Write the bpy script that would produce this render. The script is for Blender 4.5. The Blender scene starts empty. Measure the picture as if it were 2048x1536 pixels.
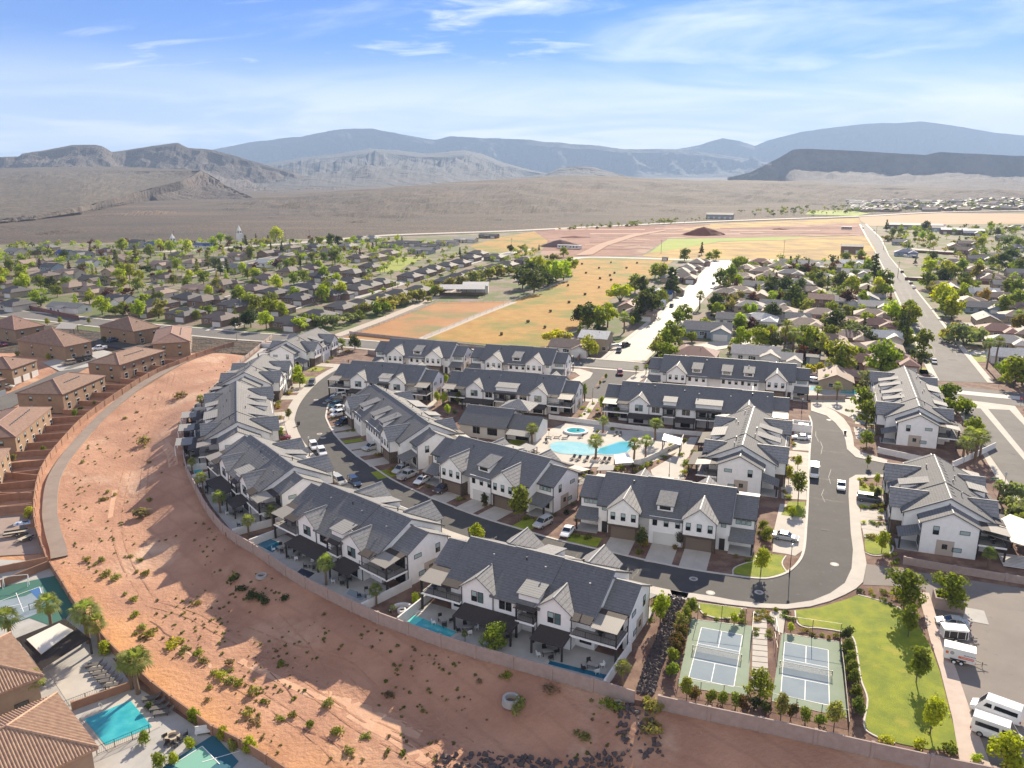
import bpy, math, random
from mathutils import Vector, Matrix, noise as mn
R=math.radians
random.seed(7)
SC=bpy.context.scene
COL=SC.collection
# ---------------------------------------------------------------- camera, sky, sun, exposure
LENS_F=1600.0; HORIZON=345.0; H=67.0          # pixels (2048 wide), pixels, metres above the streets
PITCH=math.atan((768-HORIZON)/LENS_F)
CP,SP=math.cos(PITCH),math.sin(PITCH)
cam=bpy.data.cameras.new('camera'); camo=bpy.data.objects.new('camera',cam); COL.objects.link(camo)
camo.location=(0,0,H); camo.rotation_euler=(math.pi/2-PITCH,0,0)
cam.sensor_width=36; cam.lens=LENS_F/2048*36; cam.clip_start=0.5; cam.clip_end=60000
SC.camera=camo
SUN_AZ=19.8; SUN_EL=26.6                       # degrees right of the view direction, degrees up
W=bpy.data.worlds.new('World'); SC.world=W; W.use_nodes=True
def world():
    nt=W.node_tree; nt.nodes.clear(); N=nt.nodes.new; L=nt.links.new
    out=N('ShaderNodeOutputWorld'); bg=N('ShaderNodeBackground'); L(bg.outputs[0],out.inputs[0])
    sky=N('ShaderNodeTexSky'); sky.sky_type='NISHITA'; sky.sun_disc=False
    sky.sun_elevation=R(SUN_EL); sky.sun_rotation=R(SUN_AZ); sky.altitude=900; sky.air_density=1.0; sky.dust_density=0.25; sky.ozone_density=3.0
    bg.inputs[1].default_value=0.06
    tc=N('ShaderNodeTexCoord'); sep=N('ShaderNodeSeparateXYZ'); L(tc.outputs['Generated'],sep.inputs[0])
    def math_(op,a,b=None,c=None):
        m=N('ShaderNodeMath'); m.operation=op
        for i,x in enumerate((a,b,c)):
            if x is None: continue
            if isinstance(x,(int,float)): m.inputs[i].default_value=x
            else: L(x,m.inputs[i])
        return m.outputs[0]
    z=math_('MAXIMUM',sep.outputs[2],0.0); zz=math_('ADD',z,0.13)
    cx=math_('DIVIDE',sep.outputs[0],zz); cy=math_('DIVIDE',sep.outputs[1],zz)
    cb=N('ShaderNodeCombineXYZ'); L(cx,cb.inputs[0]); L(cy,cb.inputs[1])
    def cloud(rot,sc,scale,detail,dist,lo,hi,off=(0,0,0)):
        mp=N('ShaderNodeMapping'); mp.inputs['Rotation'].default_value=(0,0,R(rot)); mp.inputs['Scale'].default_value=sc; mp.inputs['Location'].default_value=off
        L(cb.outputs[0],mp.inputs[0])
        n=N('ShaderNodeTexNoise'); n.inputs['Scale'].default_value=scale; n.inputs['Detail'].default_value=detail; n.inputs['Roughness'].default_value=0.62; n.inputs['Distortion'].default_value=dist
        L(mp.outputs[0],n.inputs[0])
        mr=N('ShaderNodeMapRange'); mr.interpolation_type='SMOOTHSTEP'; mr.inputs[1].default_value=lo; mr.inputs[2].default_value=hi
        L(n.outputs[0],mr.inputs[0]); return mr.outputs[0]
    a=cloud(28,(0.7,1.0,1),0.62,11,0.9,0.51,0.76,(3.1,1.7,0))
    b=cloud(-22,(0.7,1.4,1),2.4,8,0.9,0.50,0.78,(7,2,0))
    big=cloud(0,(1,1,1),0.16,3,0.2,0.42,0.62,(1.2,5.3,0))
    m=math_('MAXIMUM',math_('MULTIPLY',a,0.62),math_('MULTIPLY',math_('MULTIPLY',b,big),0.8))
    low=N('ShaderNodeMapRange'); low.interpolation_type='SMOOTHSTEP'; low.inputs[1].default_value=0.150; low.inputs[2].default_value=0.035; L(sep.outputs[2],low.inputs[0])
    band=cloud(16,(0.6,1.0,1),1.0,11,0.8,0.36,0.66,(0.4,9.2,0))
    side=N('ShaderNodeMapRange'); side.inputs[1].default_value=-0.55; side.inputs[2].default_value=0.55; side.inputs[3].default_value=0.38; side.inputs[4].default_value=0.68; L(sep.outputs[0],side.inputs[0])
    m2=math_('MULTIPLY',low.outputs[0],math_('ADD',math_('MULTIPLY',band,0.65),side.outputs[0]))
    m2=math_('MINIMUM',m2,1.0)
    m=math_('MAXIMUM',m,m2)
    bk=N('ShaderNodeMapRange'); bk.interpolation_type='SMOOTHSTEP'; bk.inputs[1].default_value=0.35; bk.inputs[2].default_value=-0.5; bk.inputs[4].default_value=0.75; L(sep.outputs[1],bk.inputs[0])  # extra cloud cover behind the camera, added to lift the ambient light
    m=math_('MULTIPLY',math_('MAXIMUM',m,bk.outputs[0]),0.92)
    # cloud light follows the sun: brighter towards it
    sd=N('ShaderNodeVectorMath'); sd.operation='DOT_PRODUCT'; sd.inputs[1].default_value=(math.sin(R(SUN_AZ))*math.cos(R(SUN_EL)),math.cos(R(SUN_AZ))*math.cos(R(SUN_EL)),math.sin(R(SUN_EL)))
    L(tc.outputs['Generated'],sd.inputs[0])
    br=N('ShaderNodeMapRange'); br.inputs[1].default_value=0.3; br.inputs[2].default_value=1.0; br.inputs[3].default_value=8.2; br.inputs[4].default_value=11.5; L(sd.outputs['Value'],br.inputs[0])
    cc=N('ShaderNodeCombineXYZ'); L(br.outputs[0],cc.inputs[0]); L(br.outputs[0],cc.inputs[1]); L(math_('MULTIPLY',br.outputs[0],1.03),cc.inputs[2])
    tint=N('ShaderNodeMix'); tint.data_type='RGBA'; tint.blend_type='MULTIPLY'; tint.inputs[0].default_value=1.0; tint.inputs[7].default_value=(0.115,0.385,0.86,1)
    L(sky.outputs[0],tint.inputs[6])
    mx=N('ShaderNodeMix'); mx.data_type='RGBA'; L(m,mx.inputs[0]); L(tint.outputs[2],mx.inputs[6]); L(cc.outputs[0],mx.inputs[7])
    L(mx.outputs[2],bg.inputs[0])
world()
sl=bpy.data.lights.new('sun','SUN'); sl.energy=5.0; sl.angle=R(0.53); sl.color=(1.0,0.87,0.68)
so=bpy.data.objects.new('sun',sl); COL.objects.link(so)
so.rotation_euler=(math.pi/2-R(SUN_EL),0,math.pi-R(SUN_AZ)); so.location=(0,0,200)
vs=SC.view_settings; vs.view_transform='Standard'; vs.look='None'; vs.gamma=1; vs.exposure=1.27; vs.use_curve_mapping=False
SC.cycles.volume_bounces=1; SC.cycles.max_bounces=6; SC.cycles.transparent_max_bounces=12
# ---------------------------------------------------------------- survey helpers
def P(px,py,z=0.0):                            # where the line of sight through a photo pixel meets height z
    u=(px-1024)/LENS_F; v=(py-768)/LENS_F
    t=(z-H)/(-(SP+v*CP)); return Vector((u*t,(CP-v*SP)*t,z))
def PR(px,py,dist):                            # the same line of sight at a forward distance
    u=(px-1024)/LENS_F; v=(py-768)/LENS_F; dy=CP-v*SP; t=dist/dy
    return Vector((u*t,dy*t,H-t*(SP+v*CP)))
# ---------------------------------------------------------------- materials
MATS={}
def mat(name,col,rough=0.8,spec=0.5,col2=None,scale=3.0,detail=4,lo=0.35,hi=0.65,bump=0.0,bscale=None,metal=0.0,trans=0.0,rnd=0.0,coord='Object',stripes=None,col3=None,scale3=0.05,lo3=0.45,hi3=0.6,bdist=0.05,alpha=1):
    if name in MATS: return MATS[name]
    m=bpy.data.materials.new(name); m.use_nodes=True; nt=m.node_tree; N=nt.nodes.new; L=nt.links.new
    b=nt.nodes['Principled BSDF']; b.inputs['Roughness'].default_value=rough; b.inputs['Specular IOR Level'].default_value=spec; b.inputs['Metallic'].default_value=metal
    c4=lambda c:(c[0],c[1],c[2],1)
    b.inputs['Base Color'].default_value=c4(col)
    tc=N('ShaderNodeTexCoord'); vec=tc.outputs[coord]; last=None
    def noise(s,d,v=None):
        n=N('ShaderNodeTexNoise'); n.inputs['Scale'].default_value=s; n.inputs['Detail'].default_value=d; n.inputs['Roughness'].default_value=0.6; L(v or vec,n.inputs[0]); return n
    def mixc(f,a,bc):
        x=N('ShaderNodeMix'); x.data_type='RGBA'
        if isinstance(f,float): x.inputs[0].default_value=f
        else: L(f,x.inputs[0])
        for i,c in ((6,a),(7,bc)):
            if isinstance(c,tuple): x.inputs[i].default_value=c4(c)
            else: L(c,x.inputs[i])
        return x.outputs[2]
    cur=tuple(col)
    if col2 is not None:
        n=noise(scale,detail); mr=N('ShaderNodeMapRange'); mr.inputs[1].default_value=lo; mr.inputs[2].default_value=hi; L(n.outputs[0],mr.inputs[0])
        cur=mixc(mr.outputs[0],cur,tuple(col2))
    if col3 is not None:
        n=noise(scale3,5); mr=N('ShaderNodeMapRange'); mr.inputs[1].default_value=lo3; mr.inputs[2].default_value=hi3; L(n.outputs[0],mr.inputs[0])
        cur=mixc(mr.outputs[0],cur,tuple(col3))
    if rnd:
        oi=N('ShaderNodeObjectInfo'); hs=N('ShaderNodeHueSaturation')
        mr=N('ShaderNodeMapRange'); mr.inputs[3].default_value=1-rnd; mr.inputs[4].default_value=1+rnd; L(oi.outputs['Random'],mr.inputs[0]); L(mr.outputs[0],hs.inputs['Value'])
        m2=N('ShaderNodeMath'); m2.operation='MULTIPLY_ADD'; m2.inputs[1].default_value=7.31; m2.inputs[2].default_value=0.0; L(oi.outputs['Random'],m2.inputs[0])
        fr=N('ShaderNodeMath'); fr.operation='FRACT'; L(m2.outputs[0],fr.inputs[0])
        mh=N('ShaderNodeMapRange'); mh.inputs[3].default_value=0.5-rnd*0.07; mh.inputs[4].default_value=0.5+rnd*0.07; L(fr.outputs[0],mh.inputs[0]); L(mh.outputs[0],hs.inputs['Hue'])
        if isinstance(cur,tuple): hs.inputs['Color'].default_value=c4(cur)
        else: L(cur,hs.inputs['Color'])
        cur=hs.outputs[0]
    hgt=None
    if bump:
        n=noise(bscale or scale*4,5); hgt=n.outputs[0]
    if stripes:                                  # stripes=(axis, period, depth 0..1, rows)
        ax,per,dk=stripes[:3]
        sep=N('ShaderNodeSeparateXYZ'); L(vec,sep.inputs[0])
        d=N('ShaderNodeMath'); d.operation='DIVIDE'; d.inputs[1].default_value=per; L(sep.outputs[ax],d.inputs[0])
        f=N('ShaderNodeMath'); f.operation='FRACT'; L(d.outputs[0],f.inputs[0])
        g=N('ShaderNodeMapRange'); g.interpolation_type='SMOOTHSTEP'; g.inputs[1].default_value=0.0; g.inputs[2].default_value=0.16; L(f.outputs[0],g.inputs[0])
        x=mixc(g.outputs[0],tuple(k*dk for k in col),cur); cur=x
        bm=N('ShaderNodeBump'); bm.inputs['Strength'].default_value=0.6; bm.inputs['Distance'].default_value=0.03; L(f.outputs[0],bm.inputs['Height'])
        if hgt is None: L(bm.outputs[0],b.inputs['Normal'])
    if hgt is not None:
        bp=N('ShaderNodeBump'); bp.inputs['Strength'].default_value=bump; bp.inputs['Distance'].default_value=bdist; L(hgt,bp.inputs['Height'])
        if stripes: L(bm.outputs[0],bp.inputs['Normal'])
        L(bp.outputs[0],b.inputs['Normal'])
    if not isinstance(cur,tuple): L(cur,b.inputs['Base Color'])
    if trans:
        t=N('ShaderNodeBsdfTranslucent'); mx=N('ShaderNodeMixShader'); mx.inputs[0].default_value=trans
        br=N('ShaderNodeMix'); br.data_type='RGBA'; br.blend_type='MULTIPLY'; br.inputs[0].default_value=1; br.inputs[7].default_value=(1.25,1.35,0.55,1)
        if isinstance(cur,tuple): br.inputs[6].default_value=c4(cur)
        else: L(cur,br.inputs[6])
        L(br.outputs[2],t.inputs[0]); L(b.outputs[0],mx.inputs[1]); L(t.outputs[0],mx.inputs[2]); L(mx.outputs[0],nt.nodes['Material Output'].inputs[0])
    MATS[name]=m; return m
# ---------------------------------------------------------------- mesh helpers
class MB:
    def __init__(s): s.v=[]; s.f=[]
    def box(s,x0,y0,z0,x1,y1,z1,rot=0,o=None):
        b=len(s.v); pts=[(x0,y0,z0),(x1,y0,z0),(x1,y1,z0),(x0,y1,z0),(x0,y0,z1),(x1,y0,z1),(x1,y1,z1),(x0,y1,z1)]
        if rot:
            c,n=math.cos(rot),math.sin(rot); ox,oy=o or (0,0); pts=[(ox+(x-ox)*c-(y-oy)*n,oy+(x-ox)*n+(y-oy)*c,z) for x,y,z in pts]
        s.v+=pts; s.f+=[(b,b+3,b+2,b+1),(b+4,b+5,b+6,b+7),(b,b+1,b+5,b+4),(b+1,b+2,b+6,b+5),(b+2,b+3,b+7,b+6),(b+3,b,b+4,b+7)]; return s
    def poly(s,pts):
        b=len(s.v); s.v+=[tuple(p) for p in pts]; s.f.append(tuple(range(b,b+len(pts)))); return s
    def prism(s,pts,off):
        n=len(pts); b=len(s.v); o=Vector(off)
        s.v+=[tuple(p) for p in pts]+[tuple(Vector(p)+o) for p in pts]
        s.f.append(tuple(range(b,b+n))); s.f.append(tuple(range(b+2*n-1,b+n-1,-1)))
        for i in range(n): j=(i+1)%n; s.f.append((b+i,b+n+i,b+n+j,b+j))
        return s
    def tube(s,p0,p1,r0,r1=None,n=6,cap=True):
        r1=r0 if r1 is None else r1; p0=Vector(p0); p1=Vector(p1); d=(p1-p0); 
        if d.length<1e-6: return s
        d.normalize(); a=d.orthogonal().normalized(); c=d.cross(a); b=len(s.v)
        for p,r in ((p0,r0),(p1,r1)):
            for i in range(n):
                t=2*math.pi*i/n; s.v.append(tuple(p+a*(r*math.cos(t))+c*(r*math.sin(t))))
        for i in range(n): j=(i+1)%n; s.f.append((b+i,b+j,b+n+j,b+n+i))
        if cap: s.f.append(tuple(range(b+n-1,b-1,-1))); s.f.append(tuple(range(b+n,b+2*n)))
        return s
    def rings(s,rings,cap=True,closed=True):
        b=len(s.v); n=len(rings[0])
        for r in rings: s.v+=[tuple(p) for p in r]
        for k in range(len(rings)-1):
            for i in range(n if closed else n-1):
                j=(i+1)%n; s.f.append((b+k*n+i,b+k*n+j,b+(k+1)*n+j,b+(k+1)*n+i))
        if cap: s.f.append(tuple(range(b+n-1,b-1,-1))); m=b+(len(rings)-1)*n; s.f.append(tuple(range(m,m+n)))
        return s
    def add(s,o,M):
        b=len(s.v); s.v+=[tuple(M@Vector(p)) for p in o.v]; s.f+=[tuple(i+b for i in f) for f in o.f]; return s
    def mesh(s,name,m,smooth=False):
        me=bpy.data.meshes.new(name); me.from_pydata(s.v,[],s.f); me.update()
        if m: me.materials.append(m)
        if smooth: me.polygons.foreach_set('use_smooth',[True]*len(me.polygons))
        return me
    def build(s,name,m,parent=None,loc=None,rz=0,smooth=False):
        return link(name,s.mesh(name,m,smooth),parent,loc,rz)
def link(name,me,parent=None,loc=None,rz=0):
    o=bpy.data.objects.new(name,me); COL.objects.link(o)
    if parent is not None: o.parent=parent
    if loc is not None: o.location=loc
    if rz: o.rotation_euler=(0,0,rz)
    return o
def empty(name,loc=(0,0,0),rz=0):
    o=bpy.data.objects.new(name,None); COL.objects.link(o); o.location=loc; o.rotation_euler=(0,0,rz); o.empty_display_size=0.5; return o
def tag(o,label=None,cat=None,group=None,kind=None):
    if label: o['label']=label
    if cat: o['category']=cat
    if group: o['group']=group
    if kind: o['kind']=kind
    return o
CH={}
def kids(o):
    if o.name not in CH: CH[o.name]=list(o.children)
    return CH[o.name]
def copy_tree(o,parent=None):
    c=o.copy(); COL.objects.link(c)
    if parent is not None: c.parent=parent
    for ch in kids(o): copy_tree(ch,c)
    return c
class Proto:                                   # first use moves the original, later uses copy it
    def __init__(s,o): s.o=o; s.used=False
    def put(s,loc,rz=0,label=None,cat=None,group=None,sc=None):
        if s.used: o=copy_tree(s.o)
        else: kids(s.o); [kids(k) for k in s.o.children_recursive]; o=s.o; s.used=True
        o.location=loc; o.rotation_euler=(0,0,rz)
        o.scale=(1,1,1) if sc is None else ((sc,sc,sc) if isinstance(sc,(int,float)) else sc)
        for k in ('label','category','group'):
            if k in o: del o[k]
        tag(o,label,cat,group); return o
def finish_protos():
    for p in PROTOS:
        if not p.used:
            for k in list(p.o.children_recursive)[::-1]: bpy.data.objects.remove(k)
            bpy.data.objects.remove(p.o)
PROTOS=[]
def proto(o): p=Proto(o); PROTOS.append(p); return p
def structure(name,mb,m,smooth=False): return tag(mb.build(name,m,smooth=smooth),kind='structure')
def pix(lst,z=0.0): return [P(x,y,z) for x,y in lst]
def sheet(name,pts,z,m,thick=0.0,kind='structure'):
    b=MB()
    if thick: b.prism([(p[0],p[1],z) for p in pts],(0,0,-thick))
    else: b.poly([(p[0],p[1],z) for p in pts])
    return tag(b.build(name,m),kind=kind)
def smooth_line(pts,n=4):
    pts=[Vector((p[0],p[1],0)) for p in pts]; out=[]
    for i in range(len(pts)-1):
        p0=pts[max(i-1,0)];p1=pts[i];p2=pts[i+1];p3=pts[min(i+2,len(pts)-1)]
        for k in range(n):
            t=k/n; out.append(0.5*((2*p1)+(p2-p0)*t+(2*p0-5*p1+4*p2-p3)*t*t+(3*p1-p0-3*p2+p3)*t**3))
    out.append(pts[-1]); return out
def offset_line(pts,d):
    out=[]
    for i,p in enumerate(pts):
        a=pts[max(i-1,0)]; b=pts[min(i+1,len(pts)-1)]; t=(b-a); t.z=0; t.normalize()
        out.append(Vector((p.x+t.y*d,p.y-t.x*d,p.z)))      # positive = right of travel
    return out
def ribbon(mb,line,d0,d1,z,th=0.0):
    A=offset_line(line,d0); B=offset_line(line,d1)
    for i in range(len(line)-1):
        q=[(A[i].x,A[i].y,z),(A[i+1].x,A[i+1].y,z),(B[i+1].x,B[i+1].y,z),(B[i].x,B[i].y,z)]
        mb.poly(q)
        if th:
            for S in (A,B): mb.poly([(S[i].x,S[i].y,z),(S[i+1].x,S[i+1].y,z),(S[i+1].x,S[i+1].y,z-th),(S[i].x,S[i].y,z-th)])
    return mb
# ---------------------------------------------------------------- materials of the place
white=mat('white_stucco',(0.86,0.84,0.81),0.9,col2=(0.80,0.78,0.75),scale=1.2,lo=0.4,hi=0.7,bump=0.15,bscale=14)
whites=mat('white_board_siding',(0.77,0.76,0.74),0.85,stripes=(0,0.4,0.80),col2=(0.72,0.71,0.69),scale=0.8)
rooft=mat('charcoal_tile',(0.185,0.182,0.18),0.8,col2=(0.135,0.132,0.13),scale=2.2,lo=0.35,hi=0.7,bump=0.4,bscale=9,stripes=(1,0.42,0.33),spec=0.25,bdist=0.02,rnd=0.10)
roofx=mat('charcoal_tile_gable',(0.30,0.292,0.285),0.8,col2=(0.21,0.205,0.20),scale=2.2,bump=0.4,bscale=9,stripes=(0,0.55,0.22),spec=0.25,bdist=0.02)  # paler than the main roof tile: sunlight on the gables put into the colour
trim=mat('dark_bronze_trim',(0.03,0.026,0.024),0.5)
ridgec=mat('ridge_cap_tile',(0.17,0.175,0.19),0.6)
glass=mat('window_glass',(0.10,0.16,0.16),0.08,spec=0.9)
glassd=mat('dark_window_glass',(0.012,0.015,0.018),0.06,spec=0.9)
blind=mat('pale_window_blind',(0.34,0.44,0.43),0.35)
brownst=mat('brown_stone_veneer',(0.13,0.09,0.065),0.9,col2=(0.07,0.05,0.04),scale=3,bump=0.5,bscale=8)
garb=mat('taupe_garage_paint',(0.165,0.125,0.095),0.7)
garw=mat('white_garage_paint',(0.62,0.61,0.58),0.6)
pergo=mat('dark_pergola_wood',(0.05,0.036,0.03),0.75,col2=(0.035,0.026,0.022),scale=3,stripes=(0,0.3,0.45))
tan_c=mat('tan_shade_panel',(0.27,0.245,0.21),0.55,stripes=(0,0.25,0.8))
deckm=mat('deck_floor',(0.28,0.26,0.24),0.8)
railm=mat('black_metal',(0.02,0.02,0.022),0.45)
conc=mat('concrete',(0.46,0.42,0.365),0.85,col2=(0.385,0.35,0.305),scale=0.35,detail=7,lo=0.35,hi=0.7,bump=0.1,bscale=30,col3=(0.36,0.32,0.27),scale3=1.6,lo3=0.66,hi3=0.8)
conc2=mat('grey_concrete_patio',(0.40,0.385,0.36),0.85,col2=(0.33,0.315,0.295),scale=0.4,detail=7,bump=0.1,bscale=30)
asph=mat('dark_asphalt',(0.050,0.047,0.046),0.9,col2=(0.067,0.063,0.061),scale=0.25,detail=8,lo=0.35,hi=0.7,bump=0.25,bscale=40,col3=(0.095,0.088,0.082),scale3=0.9,lo3=0.60,hi3=0.72,bdist=0.02)
asph2=mat('worn_asphalt',(0.105,0.097,0.09),0.9,col2=(0.14,0.13,0.12),scale=0.15,detail=8,lo=0.35,hi=0.7,bump=0.25,bscale=40,bdist=0.02,col3=(0.075,0.07,0.066),scale3=0.4,lo3=0.60,hi3=0.72)
asph3=mat('pale_parking_asphalt',(0.175,0.15,0.13),0.9,col2=(0.22,0.19,0.165),scale=0.12,detail=8,bump=0.25,bscale=40,bdist=0.02,col3=(0.15,0.14,0.13),scale3=0.5,lo3=0.6,hi3=0.7)
pathm=mat('tan_path_asphalt',(0.215,0.165,0.135),0.9,col2=(0.26,0.205,0.165),scale=0.3,detail=8,bump=0.2,bscale=30)
lawn=mat('mown_lawn',(0.27,0.30,0.008),0.9,col2=(0.165,0.215,0.008),scale=0.35,detail=12,lo=0.38,hi=0.62,bump=1.0,bscale=14,col3=(0.36,0.32,0.03),scale3=0.25,lo3=0.56,hi3=0.72,bdist=0.12)
mulch=mat('red_gravel_mulch',(0.165,0.085,0.06),0.95,col2=(0.10,0.055,0.042),scale=2.5,detail=8,bump=0.8,bscale=18,col3=(0.21,0.13,0.09),scale3=0.3)
dirt=mat('red_desert_dirt',(0.47,0.245,0.135),0.95,col2=(0.38,0.185,0.105),scale=0.09,detail=12,lo=0.35,hi=0.65,bump=0.9,bscale=1.6,col3=(0.52,0.36,0.25),scale3=0.035,lo3=0.52,hi3=0.68,bdist=0.25)
sand=mat('orange_sand',(0.53,0.275,0.12),0.95,col2=(0.45,0.215,0.09),scale=0.15,detail=12,bump=0.9,bscale=1.2,bdist=0.2)
redpile=mat('red_soil',(0.22,0.075,0.045),0.95,col2=(0.16,0.055,0.035),scale=0.12,detail=10,bump=0.8,bscale=0.8,bdist=0.4)
wallp=mat('pink_block_wall',(0.40,0.315,0.275),0.9,col2=(0.34,0.26,0.225),scale=1.2,bump=0.3,bscale=10,stripes=(2,0.2,0.8))
wallb=mat('brown_block_wall',(0.36,0.20,0.125),0.9,col2=(0.29,0.155,0.10),scale=0.8,bump=0.3,bscale=10,stripes=(2,0.2,0.8))
wallr=mat('maroon_block_wall',(0.20,0.09,0.075),0.9,col2=(0.155,0.07,0.06),scale=0.8,bump=0.3,stripes=(2,0.2,0.8))
whitew=mat('white_yard_wall',(0.70,0.68,0.65),0.9,col2=(0.62,0.60,0.57),scale=0.9)
water=mat('pool_water',(0.035,0.32,0.38),0.05,spec=0.6,col2=(0.07,0.42,0.46),scale=0.5,bump=0.25,bscale=2.2,bdist=0.02)
water_l=mat('shallow_pool_water',(0.40,0.62,0.58),0.06,spec=0.6,col2=(0.28,0.56,0.56),scale=0.2,lo=0.4,hi=0.6,bump=0.25,bscale=2.2,bdist=0.02)
water_d=mat('deep_pool_water',(0.01,0.12,0.20),0.05,spec=0.6,bump=0.2,bscale=2)
courtg=mat('green_court_paint',(0.195,0.25,0.175),0.9,col2=(0.235,0.285,0.205),scale=0.3,detail=8)
courtb=mat('pale_blue_court_paint',(0.185,0.235,0.275),0.9,col2=(0.22,0.27,0.30),scale=0.3,detail=8)
paint=mat('white_line_paint',(0.80,0.80,0.78),0.7)
tealc=mat('dark_teal_court_paint',(0.02,0.11,0.15),0.8)
greend=mat('dark_green_court_paint',(0.03,0.12,0.09),0.8)
rock=mat('black_lava_rock',(0.085,0.068,0.066),0.85,rnd=0.5)
curb_m=mat('kerb_concrete',(0.56,0.52,0.46),0.85,col2=(0.48,0.44,0.39),scale=1.0)
gold=mat('dry_golden_grass',(0.30,0.15,0.018),0.95,col2=(0.38,0.215,0.035),scale=0.14,detail=12,bump=1.0,bscale=2,col3=(0.165,0.16,0.014),scale3=0.03,lo3=0.47,hi3=0.60,bdist=0.2)
goldf=mat('ripe_gold_field',(0.33,0.20,0.028),0.95,col2=(0.42,0.27,0.05),scale=0.05,detail=10,col3=(0.22,0.13,0.035),scale3=0.03,bump=0.5)
greenf=mat('bright_green_crop',(0.18,0.26,0.010),0.95,col2=(0.25,0.29,0.016),scale=0.03,detail=9)
paddock=mat('paddock_earth',(0.31,0.135,0.04),0.95,col2=(0.36,0.175,0.055),scale=0.06,detail=12,bump=0.8,bscale=1.6,col3=(0.17,0.155,0.045),scale3=0.035,lo3=0.52,hi3=0.66,bdist=0.2)
constr=mat('graded_red_earth',(0.235,0.10,0.06),0.95,col2=(0.14,0.045,0.028),scale=0.02,detail=9,lo=0.42,hi=0.58,col3=(0.29,0.175,0.115),scale3=0.02,lo3=0.53,hi3=0.62,bump=0.6,bscale=0.3,bdist=0.5)
FAR=1
def scrub(name,c1,c2,c3,s=0.02):
    return mat(name,c1,0.95,col2=c2,scale=s,detail=14,lo=0.4,hi=0.62,col3=c3,scale3=s*9,lo3=0.48,hi3=0.58,bump=1.0,bscale=s*16,bdist=2.2)
scrubm=scrub('sagebrush_plain',(0.072,0.044,0.027),(0.10,0.060,0.034),(0.028,0.025,0.015))
def broad(m,c,s,lo,hi):
    nt=m.node_tree; N=nt.nodes.new; L=nt.links.new; bs=nt.nodes['Principled BSDF']; src=bs.inputs['Base Color'].links[0].from_socket
    tc=N('ShaderNodeTexCoord'); mp=N('ShaderNodeMapping'); mp.inputs['Scale'].default_value=(s,s*2.6,s); mp.inputs['Rotation'].default_value=(0,0,.3); L(tc.outputs['Object'],mp.inputs[0])
    n=N('ShaderNodeTexNoise'); n.inputs['Scale'].default_value=1; n.inputs['Detail'].default_value=7; L(mp.outputs[0],n.inputs[0]); mr=N('ShaderNodeMapRange'); mr.inputs[1].default_value=lo; mr.inputs[2].default_value=hi; mr.inputs[4].default_value=.8; L(n.outputs[0],mr.inputs[0])
    x=N('ShaderNodeMix'); x.data_type='RGBA'; x.inputs[7].default_value=(*c,1); L(mr.outputs[0],x.inputs[0]); L(src,x.inputs[6]); L(x.outputs[2],bs.inputs['Base Color'])
broad(scrubm,(0.036,0.027,0.021),0.004,0.50,0.66); broad(scrubm,(0.125,0.078,0.044),0.0026,0.56,0.68)
mesam=scrub('grey_brown_mesa',(0.085,0.062,0.042),(0.115,0.085,0.054),(0.033,0.03,0.022),0.012)
cliffm=mat('banded_cliff_rock',(0.085,0.058,0.047),0.95,col2=(0.05,0.039,0.035),scale=0.02,detail=12,lo=0.4,hi=0.6,bump=1,bscale=0.06,bdist=9,col3=(0.11,0.085,0.068),scale3=0.006)
mount=mat('far_mountain_rock',(0.060,0.054,0.052),0.95,col2=(0.04,0.038,0.038),scale=0.0016,detail=12,lo=0.4,hi=0.6,bump=1,bscale=0.006,bdist=60,col3=(0.085,0.077,0.068),scale3=0.0012,lo3=0.63,hi3=0.72)
# ---------------------------------------------------------------- ground, hills, mesas, mountains
def base_ground():
    b=MB(); nx,ny=60,90
    xs=[-1+2*i/nx for i in range(nx+1)]; rows=[]
    ys=sorted([-60*(1-j/8) for j in range(8)]+[0+ (j/(ny))**2.6*17500 for j in range(ny+1)]+[285.9,300])
    for y in ys:
        w=260+max(y,0)*0.85
        rows.append([(x*w,y,(-7.0 if y<286 else -0.05) if y<900 else -0.05-0.4*min((y-900)/300,1)) for x in xs])
    b.rings(rows,cap=False,closed=False)
    structure('ground',b,scrubm)
base_ground()
def resample(line,xs):
    out=[]
    for x in xs:
        for i in range(len(line)-1):
            a,c=line[i],line[i+1]
            if x<=c[0] or i==len(line)-2:
                t=(x-a[0])/(c[0]-a[0]) if c[0]!=a[0] else 0; t=min(max(t,0),1) if (0<i<len(line)-2) else t
                out.append(tuple(a[k]+(c[k]-a[k])*t for k in range(3))); break
    return out
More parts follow.
